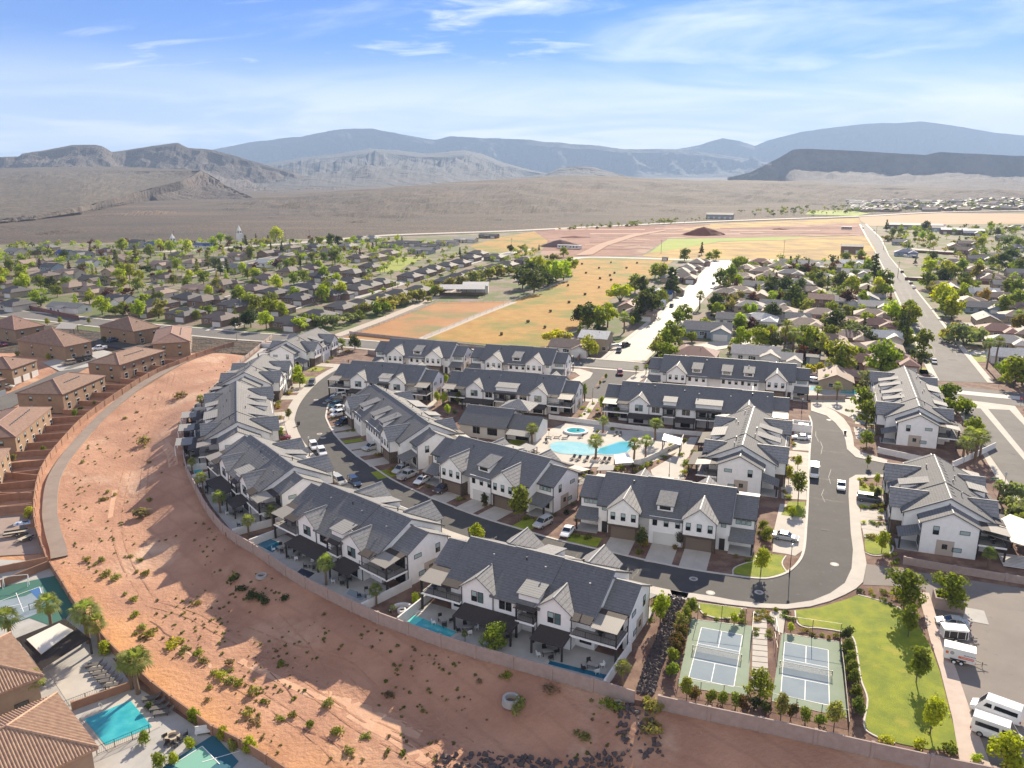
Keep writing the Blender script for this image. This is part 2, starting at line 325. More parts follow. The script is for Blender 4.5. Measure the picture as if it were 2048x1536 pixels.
def terrain(name,rows,m,step=5,sub=8,amp=4,freq=0.01,rid=0.0,rough_crest=1.0,back=400,kind='structure',sx=None):
    """rows: polylines (px,py,distance) from the foot upward; resampled and interpolated, then broken up with ridged noise"""
    x0=max(r[0][0] for r in rows); x1=min(r[-1][0] for r in rows); n=int((x1-x0)/step); xs=[x0+(x1-x0)*i/n for i in range(n+1)]
    base=[]
    for r in rows:
        o=[]
        for p in resample(r,xs):
            q=PR(*p) if p[2]>10 else P(p[0],p[1],-1.0)
            if q.z<-1.0: q=P(p[0],p[1],-1.0)
            o.append(q)
        base.append(o)
    grid=[]
    for k in range(len(base)-1):
        ns=sub[k] if isinstance(sub,(list,tuple)) else sub
        for j in range(ns+(1 if k==len(base)-2 else 0)):
            t=j/ns; grid.append([(a.lerp(c,t),(k+t)) for a,c in zip(base[k],base[k+1])])
    last=grid[-1]
    K=len(base)-1
    rowsout=[]
    for gi,row in enumerate(grid):
        r=[]
        for p,t in row:
            w=min(t*1.6,1.0) if t<K-0.35 else 1.0
            ridge=abs(mn.fractal(Vector((p.x*freq,p.y*freq*0.35,1.3)),0.9,2.1,6)); 
            nz=mn.fractal(Vector((p.x*freq*2.3,p.y*freq*2.3,7.7)),0.8,2.0,5)
            wc=w*(rough_crest if t>K-0.2 else 1.0)
            dz=(-ridge*rid*amp+nz*amp*0.5)*wc
            r.append((p.x,p.y,p.z+dz))
        rowsout.append(r)
    for q in (0.35,1.0):
        r=[]
        for (x,y,z) in rowsout[len(grid)-1]:
            d=math.hypot(x,y); s=(d+back*q)/d; r.append((x*s,y*s,z-back*0.35*q))
        rowsout.append(r)
    b=MB(); b.rings(rowsout,cap=False,closed=False)
    return tag(b.build(name,m,smooth=False),kind=kind)
def ext(l): return l
# brown bench across the middle
terrain('foothill_plain',[
 [(-300,492,0),(0,489,0),(250,486,0),(500,478,0),(850,468,0),(1100,456,0),(1400,438,0),(1600,424,0),(1750,411,0),(2048,398,0),(2400,392,0)],
 [(-300,470,905),(0,468,918),(250,462,975),(500,446,1130),(850,440,1200),(1100,430,1340),(1400,416,1600),(1600,405,1850),(1750,397,2080),(2048,390,2400),(2400,386,2600)],
 [(-300,448,1085),(0,445,1110),(150,434,1240),(230,425,1390),(400,404,1900),(500,396,2050),(640,383,2150),(800,372,2300),(1000,358,2650),(1120,352,2800),(1180,350,2850),(1250,354,2850),(1330,357,2900),(1400,360,2900),(1600,361,3000),(1700,368,3000),(1800,371,3000),(1900,377,2950),(2048,381,2850),(2400,384,2900)]],
 scrubm,step=6,sub=(16,26),amp=11,freq=0.0045,rid=0.9,rough_crest=0.35,back=300)
terrain('near_mesa_slope',[
 [(-300,452,0),(0,448,0),(72,441,0),(161,428,0),(239,412,0),(300,402,0),(403,399,0),(520,399,0)],
 [(-300,446,1110),(0,444,1108),(72,437,1190),(161,423,1340),(239,405,1700),(300,392,2010),(403,370,2300),(450,382,2250),(520,397,2130)]],
 cliffm,step=4,sub=8,amp=5,freq=0.012,rid=1.0,rough_crest=0.5,back=30)
terrain('near_mesa_cliff',[
 [(-300,447,1112),(0,445,1110),(72,438,1192),(161,424,1342),(239,406,1702),(300,393,2012),(403,372,2302),(450,383,2252),(520,398,2132)],
 [(-300,438,1122),(0,437,1120),(72,431,1204),(161,413,1356),(200,403,1520),(239,394,1718),(300,376,2012),(362,362,2180),(403,341,2480),(450,368,2400),(500,392,2200),(520,399,2150)]],
 cliffm,step=3,sub=8,amp=9,freq=0.03,rid=1.2,rough_crest=0.35,back=20)
terrain('near_mesa_top',[
 [(-300,440,1125),(0,438,1123),(72,432,1206),(161,414,1358),(200,404,1522),(239,395,1720),(300,377,2014),(362,363,2182),(403,342,2482),(440,362,2410)],
 [(-300,345,2900),(0,336,3000),(60,334,3000),(120,333,3050),(256,333,3000),(342,337,2800),(385,339,2650),(403,340,2530),(440,361,2450)]],
 mesam,step=4,sub=22,amp=11,freq=0.004,rid=1.0,rough_crest=0.25,back=300)
terrain('back_mesa',[
 [(-300,352,3500),(0,350,3600),(250,350,3800),(420,380,3900),(560,388,4100),(760,382,4400)],
 [(-300,334,3800),(0,335,3900),(120,330,3950),(220,326,4100),(256,330,4200),(400,345,4150),(480,358,4250),(600,374,4350),(760,384,4600)],
 [(-300,322,4000),(0,314,4050),(38,313,4080),(43,307,4100),(103,298,4180),(144,289,4220),(191,290,4250),(205,293,4260),(224,304,4330),(253,300,4400),(308,291,4450),(345,286,4500),(356,286,4500),(376,295,4480),(424,299,4480),(506,322,4500),(581,343,4550),(640,362,4600),(700,376,4700),(760,386,4800)]],
 cliffm,step=4,sub=(10,10),amp=26,freq=0.0045,rid=1.3,rough_crest=0.12,back=500)
terrain('middle_range',[
 [(430,385,8230),(600,380,8230),(800,372,8230),(1000,366,8230),(1160,362,8230)],
 [(430,345,8230),(520,330,8230),(545,325,8500),(600,315,8500),(683,306,8500),(740,297,8500),(790,299,8500),(850,306,8500),(930,300,8500),(960,306,8500),(1000,322,8500),(1060,338,8500),(1110,349,8500),(1160,356,8500)]],
 mount,step=4,sub=16,amp=110,freq=0.0016,rid=1.3,rough_crest=0.08,back=900)
terrain('far_ridge_west',[
 [(330,352,12000),(600,352,12000),(1000,352,12000),(1400,353,12000),(1700,352,12000)],
 [(330,312,12900),(430,297,13000),(470,290,13000),(520,281,13000),(548,278,13000),(570,275,13000),(600,272,13000),(640,264,13000),(683,258,13000),(745,256,13000),(775,263,13000),(830,271,13000),(870,278,13000),(900,272,13000),(950,275,13000),(1000,276,13000),(1060,279,13000),(1100,284,13000),(1200,290,13000),(1240,297,13000),(1300,297,13000),(1350,299,13000),(1420,306,13000),(1500,318,13000),(1560,326,13000),(1700,342,13000)]],
 mount,step=4,sub=20,amp=230,freq=0.0011,rid=1.35,rough_crest=0.06,back=900)
terrain('far_ridge_east',[
 [(1250,350,14900),(2048,350,14900),(2500,350,14900)],
 [(1250,318,16000),(1340,301,16000),(1400,289,16000),(1445,276,16000),(1480,281,16000),(1510,291,16000),(1535,281,16000),(1600,264,16000),(1650,256,16000),(1700,251,16000),(1730,247,16000),(1790,246,16000),(1840,242,16000),(1880,247,16000),(1930,255,16000),(1990,265,16000),(2048,270,16000),(2200,260,16000),(2500,280,16000)]],
 mount,step=5,sub=14,amp=230,freq=0.0010,rid=1.2,rough_crest=0.05,back=1200)
terrain('south_east_mesa',[
 [(1455,362,5290),(1480,361,5290),(1600,370,5260),(1800,378,5240),(2048,386,5200),(2400,390,5200)],
 [(1455,358,5330),(1490,350,5335),(1530,340,5350),(1590,332,5365),(1700,340,5350),(1800,347,5330),(1900,344,5320),(2048,350,5290),(2400,350,5290)],
 [(1455,355,5400),(1500,344,5400),(1530,330,5430),(1560,314,5460),(1586,299,5500),(1612,297,5500),(1720,302,5500),(1800,307,5450),(1850,310,5450),(1880,304,5450),(2048,312,5400),(2400,318,5400)]],
 cliffm,step=4,sub=(8,10),amp=26,freq=0.003,rid=1.2,rough_crest=0.10,back=900)
terrain('rounded_hill',[
 [(1020,358,5200),(1160,356,5200),(1270,358,5200)],
 [(1020,356,5600),(1090,348,5700),(1120,336,5700),(1150,332,5700),(1185,334,5700),(1215,342,5700),(1270,356,5600)]],
 mount,step=5,sub=8,amp=14,freq=0.004,rid=1,rough_crest=0.1,back=400)
# air
hb=MB().box(-13000,-300,-9.0,13000,18500,1250); hz=hb.build('haze',None)
hm=bpy.data.materials.new('haze'); hm.use_nodes=True; hn=hm.node_tree; hn.nodes.clear()
o_=hn.nodes.new('ShaderNodeOutputMaterial'); pv=hn.nodes.new('ShaderNodeVolumePrincipled'); pv.inputs['Color'].default_value=(0.46,0.63,0.88,1); pv.inputs['Density'].default_value=0.0000725; pv.inputs['Anisotropy'].default_value=0.0
hn.links.new(pv.outputs[0],o_.inputs['Volume']); hz.data.materials.append(hm); tag(hz,'pale blue air haze over the whole valley','haze',kind='stuff')
# ---------------------------------------------------------------- townhouse rows: local frame x along the row, street front at -y
RIDGE=9.6; PT_=0.50
def zr(y): return RIDGE-PT_*abs(y)
def roofslab(mb,pts,t=0.22): mb.prism(pts,(0,0,-t)); return mb
def window(parent,x,y,z,w,h,face,name='window',gm=None,mull=0,fr=0.07,fm=None):
    """face: unit outward normal (nx,ny); x,y on the wall plane, z = sill"""
    nx,ny=face; tx,ty=-ny,nx
    def pt(a,d,zz): return (x+tx*a+nx*d,y+ty*a+ny*d,zz)
    f=MB()
    def bar(a0,a1,z0,z1,d0=-0.02,d1=0.06):
        f.rings([[pt(a0,d0,z0),pt(a1,d0,z0),pt(a1,d0,z1),pt(a0,d0,z1)],[pt(a0,d1,z0),pt(a1,d1,z0),pt(a1,d1,z1),pt(a0,d1,z1)]])
    hw=w/2
    bar(-hw-fr,hw+fr,z-fr,z); bar(-hw-fr,hw+fr,z+h,z+h+fr); bar(-hw-fr,-hw,z,z+h); bar(hw,hw+fr,z,z+h)
    if h>1.0: bar(-hw,hw,z+h*0.5-0.025,z+h*0.5+0.025,0,0.05)
    for k in range(mull): c=-hw+w*(k+1)/(mull+1); bar(c-0.03,c+0.03,z,z+h,0,0.052)
    o=f.build(name,fm or trim,parent)
    g=MB(); g.poly([pt(-hw,0.02,z),pt(hw,0.02,z),pt(hw,0.02,z+h),pt(-hw,0.02,z+h)]); g.build('pane',gm or glass,o)
    if gm is blind and h>1.0:
        g=MB(); g.poly([pt(-hw,0.026,z),pt(hw,0.026,z),pt(hw,0.026,z+h*0.47),pt(-hw,0.026,z+h*0.47)]); g.build('pane',glassd,o)
    return o
def garage_door(parent,x0,x1,y,h,m):
    b=MB(); b.box(x0,y-0.02,0,x1,y+0.1,h)
    n=4; c=int((x1-x0)/1.2)
    for r in range(n):
        z0=h*r/n+0.03; z1=h*(r+1)/n-0.03
        for k in range(c):
            a=x0+(x1-x0)*k/c+0.05; d=x0+(x1-x0)*(k+1)/c-0.05
            b.box(a,y-0.05,z0,d,y-0.021,z1)
    return b.build('garage_door',m,parent)
def railing(mb,p0,p1,z,h=1.05,posts=True):
    p0=Vector(p0);p1=Vector(p1);L=(p1-p0).length
    for zz in (z+h,z+0.12): mb.tube((p0.x,p0.y,zz),(p1.x,p1.y,zz),0.035,n=4)
    n=max(1,int(L/2.2))
    for i in range(n+1):
        q=p0.lerp(p1,i/n); mb.tube((q.x,q.y,z),(q.x,q.y,z+h),0.04,n=4)
    n=int(L/0.35)
    for i in range(n):
        q=p0.lerp(p1,(i+0.5)/n); mb.tube((q.x,q.y,z+0.12),(q.x,q.y,z+h),0.012,n=3,cap=False)
def gable_roof(xc,hw,ze,za,yf,s,oh=0.35):
    """roof of a street or garden gable; s=-1 front, +1 back; runs back into the main slope"""
    sl=(za-ze)/hw; out=[]
    for d in (-1,1):
        xe=xc+d*(hw+oh); zee=ze-sl*oh
        ybt=s*(RIDGE-za)/PT_; ybe=s*min(abs(yf)-0.3,(RIDGE-zee)/PT_)
        yo=yf+s*oh
        out.append([(xc,yo,za+0.22),(xe,yo,zee+0.22),(xe,ybe,zee+0.22),(xc,ybt,za+0.22)])
    return out
def townhouse(L,front,back,wingL=True,wingR=True,awn=(True,True)):
    t=empty('townhouse_row'); rnd=random.Random(int(L*10))
    yw0,yw1=-7.2,6.8
    # --- walls
    w=MB()
    def prof(x0,x1,ya,yb,rz,zt=None):
        za=rz-PT_*abs(ya); zb=rz-PT_*abs(yb)
        w.prism([(x0,ya,0),(x0,yb,0),(x0,yb,zb-0.2),(x0,0,rz-0.2),(x0,ya,za-0.2)],(x1-x0,0,0))
    prof(0,L,yw0,yw1,RIDGE)
    WL=4.2; WR=8.4; wy0,wy1=-4.7,4.5
    if wingL: prof(-WL,0.0,wy0,wy1,WR)
    if wingR: prof(L,L+WL,wy0,wy1,WR)
    # front gable bays (white over dark garage) and garden gables
    gb=[(2.3,8.1),(L-8.1,L-2.3)]
    lower=[]
    for (a,c) in gb:
        xc=(a+c)/2; hw=(c-a)/2; ze,za=5.9,8.2
        w.prism([(a,-9.3,2.95),(c,-9.3,2.95),(c,-9.3,ze),(xc,-9.3,za),(a,-9.3,ze)],(0,2.3,0))
        lw=MB(); lower.append(lw); lw.box(a+0.02,-8.95,0,c-0.02,-7.0,2.95)
        lw.box(a-0.05,-9.45,2.72,c+0.05,-8.9,2.95)
    bg=back['gables']
    for (a,c) in bg:
        xc=(a+c)/2; hw=(c-a)/2
        w.prism([(a,8.4,0),(c,8.4,0),(c,8.4,5.7),(xc,8.4,7.75),(a,8.4,5.7)],(0,-1.9,0))
    for (a,c) in front['bays']: w.box(a,-8.7,0,c,-7.0,5.45)
    for (a,c) in back['walls']: w.box(a,6.5,0,c,8.3,5.55)
    w.build('walls',white,t)
    [q.build('garage_bay',brownst,t) for q in lower]
    # --- roofs
    r=MB(); th=0.24
    def pair(x0,x1,rz,yf,yb,o0=0.35,o1=0.35):
        roofslab(r,[(x0-o0,0,rz),(x1+o1,0,rz),(x1+o1,yf,rz-PT_*abs(yf)),(x0-o0,yf,rz-PT_*abs(yf))])
        roofslab(r,[(x0-o0,0,rz),(x1+o1,0,rz),(x1+o1,yb,rz-PT_*abs(yb)),(x0-o0,yb,rz-PT_*abs(yb))])
    s=8.1
    pair(0,s,RIDGE,-7.7,8.0,0.35,0); r.build('main_roof',rooft,t); r=MB(); pair(L-s,L,RIDGE,-7.7,8.0,0,0.35)
    mid=MB(); r_=r; r=mid; pair(s,L-s,RIDGE+0.14,-9.1,8.7,0.12,0.12); r=r_
    mr=mid.build('middle_roof',rooft,t)
    r.build('main_roof',rooft,t)
    for fl,x0,x1 in ((wingL,-WL,-0.36),(wingR,L+0.36,L+WL)):
        if not fl: continue
        r=MB(); pair(x0,x1,WR,-5.1,5.0,0.3 if x0<0 else 0,0 if x0<0 else 0.3); wr=r.build('wing_roof',rooft,t)
    for (a,c) in gb:
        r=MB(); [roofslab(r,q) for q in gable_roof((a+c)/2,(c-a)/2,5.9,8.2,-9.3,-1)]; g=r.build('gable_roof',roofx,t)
        MB().box((a+c)/2-0.11,-9.7,8.39,(a+c)/2+0.11,-2.9,8.5).build('ridge_cap',ridgec,g)
    for (a,c) in bg:
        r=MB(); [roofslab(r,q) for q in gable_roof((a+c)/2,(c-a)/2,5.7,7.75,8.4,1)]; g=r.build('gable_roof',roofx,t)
        MB().box((a+c)/2-0.11,3.9,7.94,(a+c)/2+0.11,8.8,8.05).build('ridge_cap',ridgec,g)
    # ridge caps
    c=MB(); c.box(-0.35,-0.13,RIDGE-0.04,s-0.13,0.13,RIDGE+0.1).box(L-s+0.13,-0.13,RIDGE-0.04,L+0.35,0.13,RIDGE+0.1).box(s-0.12,-0.13,RIDGE+0.1,L-s+0.12,0.13,RIDGE+0.24)
    for x in (-0.37,L+0.25):
        for ys in (-7.7,8.0): c.rings([[(x,0,RIDGE-0.02),(x+0.12,0,RIDGE-0.02),(x+0.12,0,RIDGE+0.09),(x,0,RIDGE+0.09)],[(x,ys,zr(ys)-0.02),(x+0.12,ys,zr(ys)-0.02),(x+0.12,ys,zr(ys)+0.09),(x,ys,zr(ys)+0.09)]])
    if wingL: c.box(-WL-0.3,-0.12,WR-0.04,-0.02,0.12,WR+0.09)
    if wingR: c.box(L+0.02,-0.12,WR-0.04,L+WL+0.3,0.12,WR+0.09)
    c.build('ridge_cap',ridgec,t)
    # porch roofs on the wings
    for fl,a,b_ in ((wingL,-WL-0.2,0.1),(wingR,L-0.1,L+WL+0.2)):
        if not fl: continue
        pr=MB(); roofslab(pr,[(a,-4.7,3.75),(b_,-4.7,3.75),(b_,-8.3,2.65),(a,-8.3,2.65)],0.2); p=pr.build('porch_roof',rooft,t)
        pp=MB(); xo=a+0.3 if a<0 else b_-0.3
        pp.box(xo-0.15,-8.1,0,xo+0.15,-7.8,2.55); pp.build('porch_post',trim,t)
        MB().box(a+0.1,-8.3,0,b_-0.1,-4.7,0.18).build('porch_slab',conc2,t)
    # front shed dormers
    for xd in front['dormers']:
        hw=1.7; ze=7.25; y0=-7.6; yt=-(7.6-(ze-(RIDGE-PT_*7.6))/(PT_-0.22)) ; zt=ze+0.22*(abs(y0)-abs(yt))
        d=MB(); d.prism([(xd-hw+0.25,-7.2,5.9),(xd-hw+0.25,-7.2,7.2),(xd-hw+0.25,-2.6,7.9),(xd-hw+0.25,-2.6,5.9)],(2*hw-0.5,0,0)); dd=d.build('dormer',white,t)
        rr=MB(); roofslab(rr,[(xd-hw,y0,ze+0.1),(xd+hw,y0,ze+0.1),(xd+hw,yt+0.3,zt+0.24),(xd-hw,yt+0.3,zt+0.24)],0.16); rr.build('dormer_roof',rooft2,dd)
        window(dd,xd,-7.21,6.45,1.9,0.55,(0,-1),gm=glassd)
    for xd,hw in back['dormers']:
        ze=6.95; rr=MB(); roofslab(rr,[(xd-hw,8.3,ze),(xd+hw,8.3,ze),(xd+hw,4.9,ze+0.62),(xd-hw,4.9,ze+0.62)],0.14)
        d=MB(); d.box(xd-hw+0.2,5.5,5.2,xd+hw-0.2,7.9,6.8); dd=d.build('dormer',white,t); rr.build('dormer_roof',tan_c2,dd)
    # vents
    if 'vent' not in VM: q=MB(); q.prism([(-0.22,-0.3,0.12),(0.22,-0.3,0.12),(0.2,0.35,-0.17),(-0.2,0.35,-0.17)],(0,0,0.07)); VM['vent']=q.mesh('roof_vent',rooft)
    for k in range(int(L/1.9)):
        x=0.8+k*1.9
        for y in ((0.9,5.4) if k%2 else (0.9,)): link('roof_vent',VM['vent'],t,(x,y,zr(y)+0.03+(0.14 if s<x<L-s else 0)))
    for k in range(int(L/4.2)):
        x=1.6+k*4.2+rnd.uniform(-.8,.8); y=rnd.choice((-3.2,1.8,2.6,3.4,-2.0)); z=zr(y)
        q=MB(); q.tube((x,y,z-0.1),(x,y,z+0.6),0.09,n=6); q.tube((x,y,z+0.6),(x,y,z+0.72),0.17,n=6); q.build('vent_pipe',railm if k%2 else ridgec,t)
    # windows, doors, garages on the street side
    F=(0,-1)
    for i,(a,c_) in enumerate(gb):
        xc=(a+c_)/2
        for dx in (-1.95,0,1.95): window(t,xc+dx,-9.31,3.95,0.72,1.35,F,gm=[blind,glassd,blind][int(dx+2)%3])
        garage_door(t,xc-2.3,xc+2.3,-8.96,2.4,garb)
    for (a,c_) in front['bays']:
        n=max(3,int(round((c_-a)/2.05)))
        for k in range(n):
            x=a+(c_-a)*(k+0.5)/n; window(t,x,-8.71,3.75,0.72,1.3,F,gm=glassd if k%3==0 else blind)
        for k in range(max(1,int((c_-a)/5.5))):
            m=max(1,int((c_-a)/5.5)); x=a+(c_-a)*(k+0.5)/m; garage_door(t,x-2.35,x+2.35,-8.71,2.4,garw)
    for x in [1.1,L-1.1]+front['recess']:
        window(t,x,-7.21,4.6,0.75,0.7,F,gm=blind)
    for x in (1.2,L-1.2):
        d=MB(); d.box(x-0.5,-7.28,0.05,x+0.5,-7.19,2.3); d.build('front_door',trim,t)
    for fl,x in ((wingL,-2.2),(wingR,L+2.2)):
        if not fl: continue
        for dx in (-0.95,0,0.95): window(t,x+dx,-4.71,4.55,0.72,0.75,F,gm=blind)
        window(t,x,-4.71,0.9,2.0,1.5,F,gm=glassd,mull=1)
    # ends
    for fl,xe,nx in ((wingL,-WL,-1),(wingR,L+WL,1)):
        if not fl: continue
        X=xe+nx*0.01
        window(t,X,-2.3,3.9,0.85,1.5,(nx,0),gm=blind); window(t,X,2.3,4.5,1.5,0.62,(nx,0),gm=blind)
        window(t,X,-0.6,1.3,0.7,0.8,(nx,0),gm=glassd); window(t,X,1.4,1.0,1.4,0.7,(nx,0),gm=blind)
        tr=MB(); tr.box(xe-0.03,-2.0,0.0,xe+0.03,0.9,2.9) if nx<0 else tr.box(xe-0.03,-2.0,0.0,xe+0.03,0.9,2.9)
        tr.build('side_panel',mat('warm_stone_panel',(0.46,0.39,0.32),0.9),t)
    # gutters and downpipes
    class G_: box=staticmethod(lambda *q: MB().box(*q).build('gutter',trim,t))
    g=G_
    g.box(-0.3,-7.82,zr(7.7)-0.30,2.0,-7.68,zr(7.7)-0.16); g.box(L-2.0,-7.82,zr(7.7)-0.30,L+0.3,-7.68,zr(7.7)-0.16)
    for x,y,z in [(2.2,-9.32,5.6),(L-2.2,-9.32,5.6),(8.2,-9.32,5.6),(L-8.2,-9.32,5.6)]+[(c[0],8.45,5.5) for c in bg]+[(c[1],8.45,5.5) for c in bg]+[(-WL,4.55,6.1),(L+WL,4.55,6.1),(-WL,-4.75,6.1),(L+WL,-4.75,6.1)]: MB().box(x-0.05,y-0.06,0.1,x+0.05,y+0.06,z).build('downpipe',trim,t)
    for xx in (-WL-0.3,L+0.37):
        for ya,yb in ((4.98,5.12),(-5.22,-5.08)): g.box(xx,ya,WR-PT_*5.1-0.22,xx+WL-0.1,yb,WR-PT_*5.1-0.08)
    pass
    # garden side
    Bk=(0,1)
    for (a,c_) in bg:
        xc=(a+c_)/2
        for dx in (-0.55,0.55): window(t,xc+dx,8.41,3.7,0.85,1.6,Bk,gm=blind if dx>0 else glass)
        window(t,xc,8.41,0.3,2.6,2.0,Bk,gm=glassd,mull=1)
    for (a,c_) in back['walls']:
        xc=(a+c_)/2
        for dx in (-0.55,0.55): window(t,xc+dx,8.31,3.6,0.85,1.6,Bk,gm=glassd)
        window(t,xc,8.31,0.2,2.4,2.1,Bk,gm=glassd,mull=1)
    def deck(x0,x1,y0,y1,rail_l,rail_r,canopy,zc=5.55):
        d=MB(); d.box(x0,y0,2.72,x1,y1,3.02); dk=d.build('balcony',white,t)
        MB().box(x0+0.1,y0+0.05,3.02,x1-0.1,y1-0.1,3.05).build('balcony_floor',deckm,dk)
        ra=MB(); railing(ra,(x0+0.06,y1-0.06,0),(x1-0.06,y1-0.06,0),3.05)
        if rail_l: railing(ra,(x0+0.06,y0+0.2,0),(x0+0.06,y1-0.06,0),3.05)
        if rail_r: railing(ra,(x1-0.06,y0+0.2,0),(x1-0.06,y1-0.06,0),3.05)
        ra.build('railing',railm,dk)
        for x in ([x0+0.15] if rail_l else [])+([x1-0.15] if rail_r else []):
            q=MB(); q.box(x-0.1,y1-0.25,3.02,x+0.1,y1-0.05,zc-0.25); q.build('post',trim,dk)
            q=MB(); q.box(x-0.15,y1-0.3,0.0,x+0.15,y1,2.72); q.build('post',trim,dk)
        return dk
    def furniture(dk,x,y,z):
        f=MB(); f.box(x-0.7,y-0.4,z,x+0.7,y+0.4,z+0.45); f.box(x-0.7,y+0.25,z+0.45,x+0.7,y+0.4,z+0.8); f.build('sofa',mat('grey_outdoor_fabric',(0.16,0.15,0.145),0.9),dk)
        f=MB(); f.tube((x+1.6,y,z),(x+1.6,y,z+0.05),0.3,n=8); f.tube((x+1.6,y,z),(x+1.6,y,z+0.45),0.06,n=6); f.tube((x+1.6,y,z+0.45),(x+1.6,y,z+0.5),0.45,n=10); f.build('table',trim,dk)
    dl=deck(-WL,bg[0][0]-0.02,4.5,9.1,True,False,True); furniture(dl,-2.6,7.2,3.05)
    dr=deck(bg[-1][1]+0.02,L+WL,4.5,9.1,False,True,True); furniture(dr,L+1.2,7.2,3.05)
    # dark canopies reaching out from the eaves, tan shade panels over the corner
    for a,b_,c_ in ((-0.2,bg[0][0]-0.1,0),(bg[-1][1]+0.1,L+0.2,1)):
        q=MB(); q.prism([(a,7.7,5.92),(b_,7.7,5.92),(b_,9.3,5.55),(a,9.3,5.55)],(0,0,-0.16)); q.build('balcony_canopy',pergo,t)
    for k,(a,b_) in enumerate(((-WL-0.1,-0.2),(L+0.2,L+WL+0.1))):
        q=MB(); q.prism([(a,4.9,5.98),(b_,4.9,5.98),(b_,6.2,5.8),(a,6.2,5.8)],(0,0,-0.16)); q.build('balcony_canopy',pergo,t)
        if awn[k]: q=MB(); q.prism([(a,6.2,5.84),(b_,6.2,5.84),(b_,9.4,5.3),(a,9.4,5.3)],(0,0,-0.08)); q.build('shade_panel',tan_c,t)
        x=a+0.2 if k==0 else b_-0.2
        q=MB(); q.box(x-0.09,9.05,3.0,x+0.09,9.23,5.3); q.build('post',trim,t)
    for (a,c_) in back['balc']:
        dk=deck(a,c_,6.8,9.3,True,True,True)
        q=MB(); q.prism([(a-0.2,6.9,5.75),(c_+0.2,6.9,5.75),(c_+0.2,9.6,5.25),(a-0.2,9.6,5.25)],(0,0,-0.16)); q.build('balcony_canopy',pergo,t)
        for x in (a+0.15,c_-0.15): q=MB(); q.box(x-0.1,9.1,3.0,x+0.1,9.3,5.2); q.build('post',trim,dk)
        window(t,(a+c_)/2,6.81,3.1,1.6,2.0,Bk,gm=glassd)
    for (a,c_) in back['patio']:
        q=MB(); q.prism([(a,8.42,2.95),(c_,8.42,2.95),(c_,11.9,2.5),(a,11.9,2.5)],(0,0,-0.16)); pc=q.build('patio_cover',pergo,t)
        for x in (a+0.2,c_-0.2): q=MB(); q.box(x-0.12,11.5,0,x+0.12,11.74,2.45); q.build('post',trim,pc)
    for x in (-2.2,L+2.2): window(t,x,4.51,3.1,2.4,2.05,Bk,gm=glassd,mull=1); window(t,x,4.51,0.1,2.4,2.2,Bk,gm=glassd,mull=1)
    for x in (1.4,L-1.4): window(t,x,6.81,0.8,1.7,1.3,Bk,gm=glassd,mull=1)
    return t
rooft2=mat('light_dormer_tile',(0.19,0.19,0.195),0.8,col2=(0.135,0.135,0.14),scale=2,stripes=(1,0.38,0.45),bump=0.3,bscale=9,bdist=0.02)
tan_c2=mat('pale_standing_panel_roof',(0.24,0.235,0.225),0.75,stripes=(1,0.5,0.25))
VM={}
def spec(L):
    M=L-24.4
    # garden side, x measured from the front-left corner (seen from the garden this runs right to left)
    if M<1:
        fr=dict(bays=[(10.0,L-8.1)],dormers=[(12.6)],recess=[9.0])
        bk=dict(gables=[(3.0,8.5),(15.9,21.4)],walls=[(11.8,15.9)],balc=[(8.6,11.7)],dormers=[(10.1,1.9)],patio=[(2.8,8.0),(11.0,21.0)])
    elif M<10:
        fr=dict(bays=[(10.0,15.6),(L-15.0,L-8.1)],dormers=[12.8,L-11.5],recess=[9.0,16.2])
        bk=dict(gables=[(3.0,8.5),(L-8.5,L-3.0)],walls=[(8.5,12.0),(L-12.0,L-8.5)],balc=[(12.2,15.4),(15.6,L-12.2)],dormers=[(L/2,3.4)],patio=[(2.8,12.0),(L-12,L-3)])
    else:
        fr=dict(bays=[(8.2,14.6),(18.6,L-10.2)],dormers=[11.2,L-20.0,L-13.4][:3] if L<44 else [11.2,17.6,L-20,L-13.4],recess=[9.0,16.0,17.4,L-9.0])
        bk=dict(gables=[(3.0,8.5),(L-8.5,L-3.0)],walls=[(8.5,12.6),(19.2,24.5),(L-12.2,L-8.5)],balc=[(12.8,15.9),(16.0,19.1),(L-15.6,L-12.4)],dormers=[(16,3.6),(L-14,1.9)],patio=[(2.8,12.4),(19.2,24.6),(L-12,L-3)])
    return fr,bk
TH={}
for key,L in (('short',24.4),('four',31.0),('long',40.3),('vlong',46.0)):
    f,b=spec(L); TH[key]=proto(townhouse(L,f,b))
TL=dict(short=24.4,four=31.0,long=40.3,vlong=46.0)
